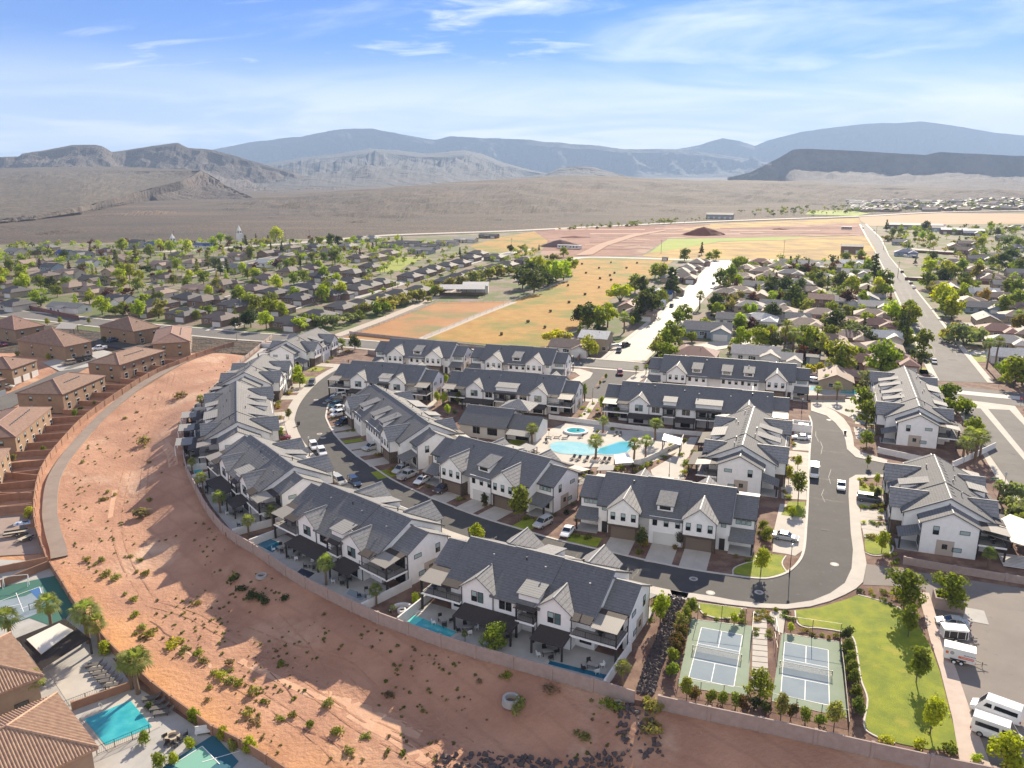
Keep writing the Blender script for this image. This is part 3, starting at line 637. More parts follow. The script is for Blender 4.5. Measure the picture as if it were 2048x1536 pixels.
# ridge end points in the photo, and whether the street front faces away from the camera (then the given first point is the right-hand end seen from the front)
ROWS=[
 ('A6',(944.8,1073.5),(1227.4,1141.3),'short',True,'white townhouse row nearest the camera, turquoise pool in its garden'),
 ('A5',(651.4,966.7),(818.6,1035.5),'short',True,'white townhouse row on the outer curve just left of the nearest row'),
 ('A4',(502,870),(587.5,931.5),'short',True,'white townhouse row on the outer curve with palm trees along its garden wall'),
 ('A3',(473.3,763),(474.3,840),'long',True,'longest white townhouse row on the outer curve, with pale pergolas over its garden'),
 ('A2',(526,709.3),(490.9,742.5),'short',True,'white townhouse row on the outer curve, second from the cross road'),
 ('A1',(630.5,657),(576.8,679),'short',True,'white townhouse row at the far end of the outer curve beside the cross road'),
 ('B1',(748.7,769),(857,845),'long',False,'long white townhouse row with three shed dormers inside the street bend'),
 ('B2',(926,873),(1093,915),'short',False,'white townhouse row between the street bend and the community pool'),
 ('C',(1218.4,944),(1468.6,975.7),'short',False,'white townhouse row with taupe garages facing the camera by the pickleball courts'),
 ('T1',(783.7,676.8),(911.9,684.3),'short',False,'white townhouse row against the golden field, left of the two'),
 ('T2',(980,688.8),(1106.7,696.7),'short',False,'white townhouse row against the golden field, right of the two'),
 ('T3',(706.8,721),(850,731.5),'short',True,'white townhouse row with corner balcony behind the long dormered row'),
 ('T4',(935.8,736.6),(1127,752),'four',True,'white townhouse row with balconies directly behind the clubhouse'),
 ('T5',(1331,709.3),(1590.2,727.8),'long',False,'long white townhouse row with three pale dormers below the maroon roof'),
 ('T6',(1246.8,762),(1546.3,785),'long',True,'long white townhouse row with balconies facing the community pool'),
 ('R1',(1508,813),(1484.6,890.4),'four',False,'white townhouse row between the community pool and the straight street'),
 ('R2',(1809.9,736.6),(1836.5,806),'vlong',None,'longest white townhouse row beside the wide road at the right'),
 ('R3',(1868.4,909.7),(1902.3,996.6),'short',None,'white townhouse row at the right edge with a big pale pergola behind it'),
]
PL={}
# orientation: u points from p0 to p1 ; rotation chosen so that -y local is the street side
for (k,a,b,kind,away,label) in ROWS:
    z=RIDGE; p0=P(*a,z); p1=P(*b,z); d=(p1-p0); ang=math.atan2(d.y,d.x); c=(p0+p1)/2; L=TL[kind]
    # local +x along d puts -y to the right-hand side of travel... front side is local -y = (sin a,-cos a)
    rz=ang
    if k in ('A6','A5','A4','A3','A2','A1','T3','T4','T6','R1'): rz=ang+math.pi
    if k in ('R2','R3'): rz=ang
    dirx=Vector((math.cos(rz),math.sin(rz),0)); org=c-dirx*(L/2); org.z=0
    PL[k]=(org,rz,L)
    TH[kind].put(org,rz,label,'townhouse',group='white townhouse rows of the new estate')
def TP(k,x,y,z=0.0):
    o,rz,L=PL[k]; c,s=math.cos(rz),math.sin(rz); return Vector((o.x+x*c-y*s,o.y+x*s+y*c,z))
# ---------------------------------------------------------------- lower ground west of the estate wall
LOW=-4.5
def sstep(a,b,x): t=min(max((x-a)/(b-a),0),1); return t*t*(3-2*t)
def LZ(y): return LOW*(1-sstep(200,292,y))
def PL_(px,py,dz=0.0):                         # photo pixel to a point on the lower ground
    z=LOW
    for _ in range(12): q=P(px,py,z+dz); z=LZ(q.y)
    return P(px,py,z+dz)
WALLPX=[(545,668),(505,700),(470,728),(436,762),(408,790),(388,812),(374,838),(367,866),(366,893),(371,928),(390,966),(410,1004),(449,1052),(490,1077),(527,1101),(571,1131),(615,1157),(671,1184),(734,1215),(803,1241),(876,1267),(935,1286),(993,1302),(1075,1325),(1160,1349),(1219,1366),(1270,1382)]
WALL2PX=[(1319,1391),(1395,1408),(1470,1424),(1578,1446),(1689,1472),(1803,1496),(1900,1517),(2000,1537),(2120,1562)]
wallA=[P(x,y,1.3) for x,y in WALLPX]; wallB=[P(x,y,1.3) for x,y in WALL2PX]
for q in wallA+wallB: q.z=0
rim=wallA+wallB
def rimdist(x,y):
    best=1e9; sgn=-1
    for i in range(len(rim)-1):
        a=rim[i];b=rim[i+1]; dx,dy=b.x-a.x,b.y-a.y; L2=dx*dx+dy*dy; t=min(max(((x-a.x)*dx+(y-a.y)*dy)/L2,0),1)
        cx,cy=a.x+t*dx,a.y+t*dy; d=math.hypot(x-cx,y-cy)
        if d<best: best=d; sgn=1 if (dx*(y-a.y)-dy*(x-a.x))<0 else -1
    return best*sgn                             # positive outside (west / south of the wall)
def lotz(x,y):
    d=rimdist(x,y)
    if d<-1.5: return -1.6
    base=LZ(y)
    t=sstep(0.0,13,d)
    n=(mn.fractal(Vector((x*0.06,y*0.06,3)),1.0,2.0,4)*0.35+mn.fractal(Vector((x*0.5,y*0.5,9)),0.9,2.0,3)*0.06)*sstep(292,265,y)
    return (-0.75)*(1-t)+base*t+n*sstep(1,8,d)-(0.06 if y>285 else 0)
def lot():
    b=MB(); xs=[-330+i*1.6 for i in range(int(470/1.6)+1)]; ys=[38+j*1.6 for j in range(int(352/1.6)+1)]
    keep={}; 
    for j,y in enumerate(ys):
        for i,x in enumerate(xs): keep[(i,j)]=len(b.v); b.v.append((x,y,lotz(x,y)))
    for j in range(len(ys)-1):
        for i in range(len(xs)-1): b.f.append((keep[i,j],keep[i+1,j],keep[i+1,j+1],keep[i,j+1]))
    o=b.build('dirt_lot',lotm,smooth=True); tag(o,kind='structure'); return o
def lot_material():
    m=mat('red_lot_dirt',(0.46,0.25,0.155),0.95,col2=(0.33,0.165,0.10),scale=0.10,detail=12,lo=0.35,hi=0.65,bump=1.0,bscale=1.4,col3=(0.54,0.36,0.245),scale3=0.06,lo3=0.55,hi3=0.72,bdist=0.22)
    # orange sand towards the brown estate, wheel tracks along the wash
    nt=m.node_tree; N=nt.nodes.new; L=nt.links.new; b=nt.nodes['Principled BSDF']; src=b.inputs['Base Color'].links[0].from_socket
    tc=N('ShaderNodeTexCoord'); sep=N('ShaderNodeSeparateXYZ'); L(tc.outputs['Object'],sep.inputs[0])
    n=N('ShaderNodeTexNoise'); n.inputs['Scale'].default_value=0.06; n.inputs['Detail'].default_value=6; L(tc.outputs['Object'],n.inputs[0])
    # distance south-west of a line along the wash
    a=N('ShaderNodeMath'); a.operation='MULTIPLY_ADD'; a.inputs[1].default_value=-0.012; a.inputs[2].default_value=0.0; L(sep.outputs[0],a.inputs[0])
    c=N('ShaderNodeMath'); c.operation='MULTIPLY_ADD'; c.inputs[1].default_value=-0.014; L(sep.outputs[1],c.inputs[0]); L(a.outputs[0],c.inputs[2])
    d=N('ShaderNodeMath'); d.operation='MULTIPLY_ADD'; d.inputs[1].default_value=0.5; L(n.outputs[0],d.inputs[0]); L(c.outputs[0],d.inputs[2])
    mr=N('ShaderNodeMapRange'); mr.inputs[1].default_value=-0.72; mr.inputs[2].default_value=-0.42; L(d.outputs[0],mr.inputs[0])
    x=N('ShaderNodeMix'); x.data_type='RGBA'; x.inputs[7].default_value=(0.56,0.275,0.09,1); L(mr.outputs[0],x.inputs[0]); L(src,x.inputs[6])
    w=N('ShaderNodeTexWave'); w.wave_type='BANDS'; w.bands_direction='DIAGONAL'; w.inputs['Scale'].default_value=0.09; w.inputs['Distortion'].default_value=9; w.inputs['Detail'].default_value=4; w.inputs['Detail Scale'].default_value=0.35; L(tc.outputs['Object'],w.inputs[0])
    wr=N('ShaderNodeMapRange'); wr.inputs[1].default_value=0.90; wr.inputs[2].default_value=0.99; wr.inputs[4].default_value=0.32; L(w.outputs[1],wr.inputs[0])
    y=N('ShaderNodeMix'); y.data_type='RGBA'; y.inputs[7].default_value=(0.30,0.15,0.09,1); L(wr.outputs[0],y.inputs[0]); L(x.outputs[2],y.inputs[6]); L(y.outputs[2],b.inputs['Base Color'])
    return m
lotm=lot_material(); lot()
def track(px,w,m,gap=0,name='wheel_track',dz=.035):
    line=smooth_line([PL_(x,y) for x,y in px],8); dense_=[]
    for i in range(len(line)-1):
        n=max(1,int((line[i+1]-line[i]).length/.9)); dense_+=[line[i].lerp(line[i+1],k/n) for k in range(n)]
    b=MB()
    for off in ((-gap/2,gap/2) if gap else (0,)):
        A=offset_line(dense_,off-w/2);B=offset_line(dense_,off+w/2)
        for i in range(len(dense_)-1):
            if i%23>20: continue
            b.poly([(q.x,q.y,lotz(q.x,q.y)+dz) for q in (A[i],A[i+1],B[i+1],B[i])])
    structure(name,b,m)
ruts=mat('rutted_dirt',(0.33,0.165,0.095),0.95,col2=(0.42,0.22,0.13),scale=.8,bump=1,bscale=4,bdist=.15); pale=mat('pale_dry_silt',(0.53,0.325,0.215),0.95,col2=(0.50,0.28,0.17),scale=.5,lo=.3,hi=.7,bump=.8,bscale=2,bdist=.12); crack=mat('dark_erosion_rill',(0.19,0.085,0.055),0.95)
track([(300,1205),(380,1228),(440,1262),(520,1300),(600,1345),(680,1400),(790,1450),(880,1500)],.28,ruts,1.7)
track([(395,1215),(470,1255),(560,1298),(640,1325),(700,1352),(760,1400),(850,1440),(950,1500)],.25,ruts,1.8)
track([(320,760),(300,830),(270,900),(245,980),(235,1060),(255,1130),(300,1200)],.25,ruts,1.8); track([(345,745),(330,800),(300,870),(290,960),(280,1050)],.22,ruts,1.7)
track([(640,1395),(700,1440),(760,1475),(850,1520),(900,1545)],.3,ruts,1.7); track([(480,1370),(560,1420),(640,1480),(700,1536)],.22,ruts,1.7); track([(560,1250),(640,1330),(660,1400)],.2,ruts)
track([(300,1240),(318,1252),(330,1265),(352,1280),(372,1298),(405,1320)],.22,crack); track([(590,1455),(640,1475),(690,1500)],.25,crack); track([(540,1345),(575,1380),(590,1405)],.14,crack); track([(610,1385),(630,1400)],.2,crack)
for pp,w in (([(640,1390),(720,1420),(800,1455),(860,1470)],2.4),([(480,1320),(560,1360),(640,1400)],1.2),([(350,1290),(420,1330),(480,1375)],.7),([(330,905),(345,930),(350,960)],2.2),([(700,1430),(790,1480),(860,1530)],1.6),([(230,980),(220,1040)],1.2)): track(pp,w,pale,0,'silt_patch',.02)
# ---------------------------------------------------------------- estate pad and countryside sheets
pad=[Vector(p) for p in rim]+[P(2300,1600),P(2600,700),P(2300,690),P(1560,745)]+[P(1290,738),P(760,700),P(672,690)]
b=MB(); b.prism([(p.x,p.y,0) for p in pad],(0,0,-1.7)); structure('estate_ground',b,mulch)
town=MB().poly([(p.x,p.y,-0.02) for p in (P(-900,640),P(-900,489),P(0,489),P(500,480),P(830,472),P(1030,464),P(1400,447),P(1717,436),P(2600,405),P(4200,600),P(3200,760),P(1900,800),P(1290,745),P(760,704),P(545,684),P(385,674),P(200,664),P(0,640))])
structure('village_ground',town,mat('village_earth',(0.165,0.11,0.072),0.95,col2=(0.21,0.17,0.135),scale=0.03,detail=10,col3=(0.085,0.11,0.022),scale3=0.05,lo3=0.46,hi3=0.54,bump=0.6,bscale=0.8,bdist=0.2))
def field(name,px,z,m): return sheet(name,pix(px),z,m)
field('golden_field',[(846,677),(1028,603),(1085,580),(1141,559),(1146,545),(1132,526),(1172,516),(1349,519.5),(1325,537),(1298,560),(1270,575),(1226,596),(1180,628),(1160,650),(1124,668),(1110,697),(1000,690)],0.02,gold)
field('horse_paddock',[(672,678),(700,671),(790,637),(874,605),(946,604),(1026,602),(844,676.5),(782,683),(700,681)],0.02,paddock)
field('dry_field',[(939,492),(1000,474),(1069,463),(1100,470),(1096,482),(1080,503),(1060,512),(960,503)],0.03,gold)
field('building_site',[(1069,463),(1140,457),(1260,452),(1400,449),(1560,445),(1718,438),(1726,452),(1735,471),(1560,474),(1430,476),(1336,477),(1300,500),(1282,512),(1165,513),(1120,520),(1080,508),(1096,482)],0.04,constr)
field('site_earth_dark',[(1070,463),(1140,457),(1320,452),(1330,462),(1290,470),(1210,466),(1140,470)],0.09,redpile)
rs=random.Random(2)
for i,(x0,x1,y) in enumerate([(1110,1290,458),(1140,1330,462),(1180,1370,466),(1200,1400,471),(1230,1300,478),(1180,1290,484),(1170,1280,490),(1160,1300,497),(1310,1420,456),(1440,1600,456),(1460,1640,461),(1480,1700,466),(1560,1715,452),(1340,1420,449),(1600,1720,470),(1250,1330,452)]):
    top=[(x0+(x1-x0)*k/8,y+rs.uniform(-.6,.6)) for k in range(9)]; bot=[(x,yy+rs.uniform(1.0,2.4)) for x,yy in top[::-1]]
    field('graded_bank',top+bot,0.12+i*0.012,redpile if i%2 else mat('pale_graded_sand',(0.35,0.215,0.14),0.95,col2=(0.35,.2,.13),scale=.03))
field('site_track',[(1150,512),(1165,505),(1200,488),(1260,470),(1330,460),(1335,461),(1272,473),(1215,492),(1185,510)],0.4,mat('pale_graded_sand',(0.35,0.215,0.14)))
field('green_crop_strip',[(1300,505),(1336,478),(1430,477),(1620,473),(1560,480),(1440,483),(1380,494),(1330,502)],0.06,greenf)
field('gold_crop_field',[(1284,512),(1300,504),(1330,502),(1380,494),(1440,484),(1560,480),(1600,475),(1735,472),(1752,500),(1740,520),(1460,519),(1349,518)],0.05,goldf)
field('scrub_strip',[(1430,447),(1717,436),(1722,446),(1560,452),(1430,458),(1350,462)],0.10,goldf)
field('east_dry_field',[(1722,442),(1718,434),(1880,426),(2100,428),(2200,440),(2060,447),(1900,449),(1740,452)],0.05,mat('dry_red_field',(0.40,0.24,0.14),0.95,col2=(0.33,0.22,0.11),scale=0.02,detail=8))
field('far_green_field',[(1610,429),(1620,421),(1700,421),(1740,427),(1712,432)],0.05,greenf)
field('village_park_lawn',[(728,541),(775,523),(800,514),(860,514),(840,520),(815,530),(800,541),(760,545)],0.05,lawn)
# ---------------------------------------------------------------- roads
def road(name,px,width,m,z=0.03,sm=5,kerb=True,kw=1.6,parts=('l','r')):
    line=smooth_line(pix(px),sm); b=MB(); ribbon(b,line,-width/2,width/2,z); structure(name,b,m)
    if kerb:
        for s,k in ((-1,'l'),(1,'r')):
            if k in parts: c=MB(); ribbon(c,line,s*(width/2-0.02),s*(width/2+kw),z+0.10,0.14); structure('sidewalk',c,conc)
    return line
road('cross_road',[(-260,604),(-80,615),(0,625),(92,634),(190,645),(300,656),(385,663),(470,671),(560,677),(672,684.5),(760,692),(850,700),(1000,713),(1120,722),(1240,731),(1400,744),(1560,755),(1680,763),(1780,773)],13,asph2,z=0.03,kw=1.8)
road('intersection',[(1775,772),(1900,784),(2060,801),(2300,828)],17,asph2,z=0.034,kerb=False)
lineB=[P(x,y) for x,y in ((1737,470),(1763,502),(1795,545),(1877,692),(1922,765))]
def straight_road(name,pl,pr,m,z,kw=1.8,kerb=True):
    """pl, pr: left and right edge pixels, same count"""
    b=MB(); A=pix(pl);B=pix(pr)
    for i in range(len(A)-1): b.poly([(A[i].x,A[i].y,z),(A[i+1].x,A[i+1].y,z),(B[i+1].x,B[i+1].y,z),(B[i].x,B[i].y,z)])
    structure(name,b,m)
    if kerb:
        for S,T in ((A,B),(B,A)):
            c=MB(); 
            for i in range(len(S)-1):
                d=[(S[k]-T[k]).normalized()*kw for k in (i,i+1)]
                q0,q1=S[i],S[i+1]; o0,o1=q0+d[0],q1+d[1]
                c.poly([(q0.x,q0.y,z+.1),(q1.x,q1.y,z+.1),(o1.x,o1.y,z+.1),(o0.x,o0.y,z+.1)]); c.poly([(q0.x,q0.y,z+.1),(q1.x,q1.y,z+.1),(q1.x,q1.y,z-.04),(q0.x,q0.y,z-.04)]); c.poly([(o0.x,o0.y,z+.1),(o1.x,o1.y,z+.1),(o1.x,o1.y,z-.04),(o0.x,o0.y,z-.04)])
            structure('sidewalk',c,conc)
straight_road('avenue',[(1721,448),(1735,475),(1752,505),(1773,545),(1815,635),(1848,704),(1879,762)],[(1730,448),(1760,477),(1777,512),(1808,552),(1862,620),(1925,704),(1975,766)],asph2,0.045,kw=2.2)
straight_road('residential_street',[(1428,523),(1388,566),(1350.5,600),(1321,628),(1287,656),(1249,686),(1206,720)],[(1463,523),(1437,566),(1401,600),(1377,628),(1346,660),(1312,694),(1283,722)],mat('sunlit_street_asphalt',(0.175,0.163,0.145),0.7,col2=(0.215,0.20,0.18),scale=0.1,detail=8,bump=0.2,bscale=30,bdist=0.02),0.05,kw=1.8)  # sun glare on this street is put into a lighter asphalt colour
# lower avenue: two lanes with a concrete median
b=MB(); 
def quad(mb,px,z): mb.poly([(q.x,q.y,z) for q in pix(px)])
quad(b,[(1900,796),(2030,812),(2200,1035),(2200,1500),(2070,1090),(1960,900),(1925,838)],0.036); structure('median_concrete',b,conc)
b=MB(); quad(b,[(1930,816),(1961,817),(2048,920),(2150,1045),(2150,1220),(2048,1010),(1975,905),(1929,838)],0.05); structure('lower_avenue',b,asph2)
b=MB(); quad(b,[(1976,818),(2019,820),(2048,850),(2150,955),(2150,1028),(2048,905)],0.05); structure('lower_avenue',b,asph2)
b=MB(); quad(b,[(1895,786),(1898,779),(2040,793),(2040,800)],0.06); structure('gutter_line',b,paint if False else curb_m)
road('far_cross_street',[(1040,556),(1080,537),(1123,525),(1165,515),(1260,516),(1356,519),(1440,521),(1560,520)],9,conc2,z=0.07,kerb=False)
road('highway',[(300,505),(480,494),(620,484),(768,471),(900,466),(1028,461.5),(1200,453),(1397,444),(1560,438),(1717,432.5),(1878,424.5),(2100,420),(2400,414)],16,mat('pale_highway',(0.42,0.38,0.33),0.9),z=0.16,kerb=False)
road('village_street',[(437,662),(455,652),(478,645),(520,634),(560,622),(600,608),(630,598)],9,asph2,z=0.055,kw=1.4)
road('village_street',[(380,625),(405,613),(437,604),(500,585),(560,578),(640,560)],8,asph2,z=0.055,kw=1.4)
road('village_street',[(300,570),(360,556),(430,540),(520,520),(600,505),(700,490)],8,asph2,z=0.05,kw=1.4)
road('village_street',[(700,596),(770,575),(850,552),(930,528),(1010,508),(1060,498)],9,conc2,z=0.055,kw=1.0)
road('village_street',[(1463,645),(1530,640),(1600,632),(1700,645)],7,conc2,z=0.052,kw=1.0)
road('village_street',[(1466,560),(1560,556),(1660,560),(1760,566)],8,conc2,z=0.052,kw=1.0)
road('village_street',[(1380,700),(1440,690),(1500,680),(1560,690)],11,conc,z=0.052,kw=0.6)
for pp in ([(1822,556),(1900,556),(2000,560),(2200,570)],[(1900,650),(1980,650),(2100,655)],[(1940,705),(2010,714),(2100,722)],[(1800,495),(1850,500),(1950,506),(2100,512)]): road('village_street',pp,8,conc2,z=0.05,kw=1.0)
road('farm_lane',[(672,672),(760,640),(850,604),(905,580),(960,548),(1030,520)],5,mat('pale_farm_lane',(0.40,0.34,0.28),0.9),z=0.045,kerb=False)
road('field_track',[(843,678),(900,655),(960,630),(1028,604)],4,mat('pale_farm_lane',(0.4,0.34,0.28)),z=0.06,kerb=False)
# ---------------------------------------------------------------- estate loop street
INNER=[(742,733),(716,744),(690,762),(669,786),(656,808),(651,828),(652,840),(669.7,871.6),(705.6,907.5),(746,935.6),(785,961),(832,984),(896,1011),(959,1035),(1042,1060),(1110,1080),(1210,1103),(1289.5,1121.5),(1346.7,1133.5),(1405,1144),(1465,1152.5),(1513.7,1158),(1543,1157),(1575,1146.7),(1598.7,1126),(1610.4,1099.8),(1614.8,1050),(1618,993),(1621,905),(1625,852),(1620,832)]
inner=smooth_line([P(x,y) for x,y in INNER],5)
# travel runs down the left arc, along the bottom and up the right: the street lies on the right-hand side first
OUTER_T=[(1653,832),(1670.7,846.5),(1685,864),(1691,881.7),(1694,899),(1700,908),(1711.7,915)]
b=MB(); ribbon(b,inner[:len(inner)-24],0,8.4,0.03)
structure('estate_street',b,asph)
def polysheet(name,px,z,m,th=0): return sheet(name,pix(px),z,m,thick=th)
polysheet('estate_street',[(1614.5,1052),(1618,993),(1621,905),(1625,852),(1619,829),(1622,822),(1653,832),(1670.7,846.5),(1685,864),(1691,881.7),(1694,899),(1711.7,915),(1773,928.5),(1773,949),(1711.7,950.5),(1697,958),(1697,993),(1701.4,1066),(1706,1100),(1704,1138),(1689.5,1167),(1660,1187.7),(1625,1202),(1572,1209.7),(1560,1170),(1575,1150),(1598.7,1128),(1610.4,1101)],0.034,asph)
c=MB(); ribbon(c,inner,-0.45,0.0,0.13,0.12); structure('kerb',c,curb_m)
c=MB(); ribbon(c,inner[:95],8.4,11.2,0.13,0.12); structure('sidewalk',c,conc)
polysheet('sidewalk',[(1340,1181),(1425.8,1193.6),(1469.7,1202),(1522.5,1208),(1572,1209.7),(1625,1202),(1660,1187.7),(1689.5,1167),(1703,1138),(1705.8,1100),(1701.4,1066),(1697,993),(1698,958),(1711.7,950.5),(1773,950),(1773,955),(1722,957),(1718,965),(1719,1000),(1722,1060),(1728,1100),(1733,1128),(1726,1165),(1712,1178),(1690,1190),(1660,1203),(1620,1214),(1572,1219),(1510,1216),(1450,1209),(1400,1201),(1344,1192)],0.13,conc,0.12)
polysheet('sidewalk',[(1622,822),(1653,832),(1670.7,846.5),(1685,864),(1691,881.7),(1694,899),(1711.7,915),(1773,928),(1775,921),(1722,905),(1708,893),(1706,875),(1700,855),(1688,838),(1670,823),(1640,808),(1622,806)],0.13,conc,0.12)
polysheet('entry_apron',[(1622,806),(1640,808),(1672,822),(1706,838),(1720,800),(1690,790),(1640,795),(1620,800)],0.05,conc)
polysheet('drive_apron',[(1733,1128),(1845,1146),(1850,1175),(1780,1172),(1726,1170)],0.04,asph3)
polysheet('entrance_road',[(1172,731),(1285,741),(1262,752),(1240,770),(1222,795),(1207,800),(1172,796),(1160,770),(1166,758),(1188,748)],.05,asph)
polysheet('entrance_island',[(1188,775),(1194,775),(1214,750),(1209,748)],.12,mulch,.1)
polysheet('sidewalk',[(1100,738),(1160,738),(1186,746),(1180,756),(1160,768),(1120,772),(1140,762),(1160,752),(1150,745),(1100,743)],.1,conc,.08); polysheet('sidewalk',[(1290,741),(1310,743),(1262,775),(1235,800),(1222,797),(1242,770),(1264,752)],.1,conc,.08)
polysheet('sidewalk',[(1165,798),(1222,800),(1218,806),(1162,803)],.1,conc,.08)
# parking area lower right
polysheet('parking_lot',[(1733,1128),(1845,1146),(2200,1200),(2300,1700),(1985,1560),(1945,1450),(1905,1330),(1875,1250),(1850,1180),(1780,1172),(1726,1170)],0.02,asph3)
polysheet('park_walk',[(1836,1185),(1858,1187),(1880,1260),(1912,1340),(1946,1440),(1984,1540),(1922,1540),(1905,1440),(1880,1340),(1860,1280)],0.13,mat('pink_concrete',(0.50,0.40,0.33),0.85,col2=(0.44,0.345,0.285),scale=0.6),0.1)
# grass
polysheet('lawn',[(1590,1221),(1640,1215),(1690,1200),(1716,1190),(1760,1203),(1800,1218),(1830,1240),(1860,1290),(1880,1345),(1905,1445),(1920,1500),(1860,1500),(1800,1488),(1745,1470),(1728,1450),(1735,1400),(1722,1360),(1716,1320),(1708,1280),(1690,1266),(1640,1256),(1600,1250)],0.06,lawn)
polysheet('lawn',[(1396,1206),(1440,1212),(1482,1217),(1478,1231),(1460,1236),(1430,1236),(1405,1226)],0.06,lawn)
for poly in ([(1510,1110),(1545,1108),(1572,1113),(1564,1128),(1575,1142),(1560,1150),(1520,1156),(1508,1154),(1480,1150),(1466,1146),(1470,1135),(1495,1126)],
 [(1562,1030),(1610,1036),(1610,1004),(1578,1003)],[(1718,972),(1758,973),(1772,980),(1768,988),(1720,987)],[(1729,1078),(1765,1078),(1784,1092),(1780,1106),(1750,1110),(1731,1104)],
 [(1738,755),(1760,745),(1765,750)],[(1826,734),(1860,736),(1862,748),(1842,748)],[(1943,709),(1972,710),(1972,724),(1950,724)],[(1812,738),(1855,740),(1857,748),(1822,748)]): polysheet('lawn',poly,0.06,lawn)

# crack seal, patches and joints on the asphalt
seal=mat('crack_seal',(0.032,0.030,0.030),.6); patch=mat('asphalt_patch',(0.085,0.08,0.075),.9); rc=random.Random(17)
def seals(line,w,n,z):
    b=MB(); L=len(line)
    for _ in range(n):
        i=rc.randrange(2,L-4); o0=rc.uniform(-w,w)
        if rc.random()<.5:
            p=[line[i].lerp(line[i+1],.5)+Vector((rc.uniform(-.6,.6),rc.uniform(-.6,.6),0)) for i in range(i,i+3)]; seg=offset_line(p,o0)
        else:
            q=offset_line(line[i:i+2],-w)[0]; r=offset_line(line[i:i+2],w)[0]; seg=[q.lerp(r,k/5)+Vector((rc.uniform(-.3,.3),rc.uniform(-.3,.3),0)) for k in range(6)]
        ribbon(b,seg,-.022,.022,z)
    structure('crack_seal',b,seal)
ctr=offset_line(inner,4.2); seals(ctr[5:95],3.4,20,.045)
st=smooth_line([P(x,y) for x,y in ((1655,835),(1660,880),(1660,960),(1658,1040),(1655,1110))],6); seals(st,3.6,9,.05)
av=smooth_line([P(x,y) for x,y in ((1760,500),(1790,545),(1838,630),(1887,704),(1925,764))],6); seals(av,5,26,.06)
for x,y,s_ in ((1262,1134,1.0),(1290,1140,.9),(1236,1128,1.1),(930,1090,1.2),(760,1000,1.0),(1650,1060,.7),(1880,640,1.5),(1905,720,1.4),(1830,590,1.4),(1868,680,1.2)):
    q=P(x,y); b=MB(); b.box(-s_,-s_*.6,0,s_,s_*.6,.012); o=b.build('asphalt_patch',patch,loc=(q.x,q.y,.055),rz=R(-20)+rc.uniform(-.3,.3)); tag(o,kind='structure')
# ---------------------------------------------------------------- plants
bark=mat('tree_bark',(0.11,0.085,0.065),0.95,bump=0.4,bscale=8)
palmbark=mat('palm_trunk_fibre',(0.19,0.13,0.085),0.95,stripes=(2,0.25,0.5))
GR=dict(
 bright=((0.27,0.32,0.014),(0.37,0.40,0.022)), mid=((0.14,0.17,0.016),(0.21,0.235,0.026)), dark=((0.05,0.066,0.018),(0.085,0.10,0.026)),
 yellow=((0.42,0.38,0.02),(0.30,0.34,0.03)), grey=((0.15,0.17,0.075),(0.21,0.23,0.11)), maroon=((0.075,0.022,0.022),(0.11,0.04,0.03)),
 amber=((0.30,0.19,0.03),(0.22,0.20,0.04)), palm=((0.14,0.18,0.035),(0.26,0.28,0.09)), redtip=((0.17,0.06,0.03),(0.10,0.11,0.025)), bare=((0.20,0.18,0.14),(0.14,0.125,0.10)), sage=((0.21,0.20,0.055),(0.29,0.27,0.075)), dry=((0.26,0.20,0.12),(0.20,0.14,0.08)))
def leafm(k): a,b=GR[k]; return mat('leaves_'+k,a,0.75,col2=b,scale=1.1,detail=3,lo=0.35,hi=0.65,trans=0.5,rnd=0.30,spec=0.3)
def leaves(mb,rnd,lobes,n,size,up=0.25):
    tot=sum(l[3]*l[3] for l in lobes)
    for (x,y,z,r,sz) in lobes:
        for _ in range(int(n*r*r/tot)):
            a=rnd.uniform(0,2*math.pi); c=rnd.uniform(-0.75,1); s=math.sqrt(1-c*c)
            d=Vector((math.cos(a)*s,math.sin(a)*s,c)); rr=r*(rnd.random()**0.35)*(0.82+0.3*rnd.random()); p=Vector((x,y,z))+Vector((d.x*rr,d.y*rr,d.z*rr*sz))
            nrm=(d+Vector((rnd.gauss(0,.55),rnd.gauss(0,.55),rnd.gauss(0,.55)+up))).normalized(); t=nrm.orthogonal().normalized(); t.rotate(Matrix.Rotation(rnd.uniform(0,6.3),3,nrm)); bq=nrm.cross(t)
            w=size*rnd.uniform(.6,1.25); h=w*rnd.uniform(.5,.9)
            q=[p-t*w-bq*h*.4,p+bq*h*-.9,p+t*w-bq*h*.2,p+t*w*.5+bq*h,p-t*w*.6+bq*h*.8]
            mb.poly([q[0],q[1],q[2],q[3],q[4]])
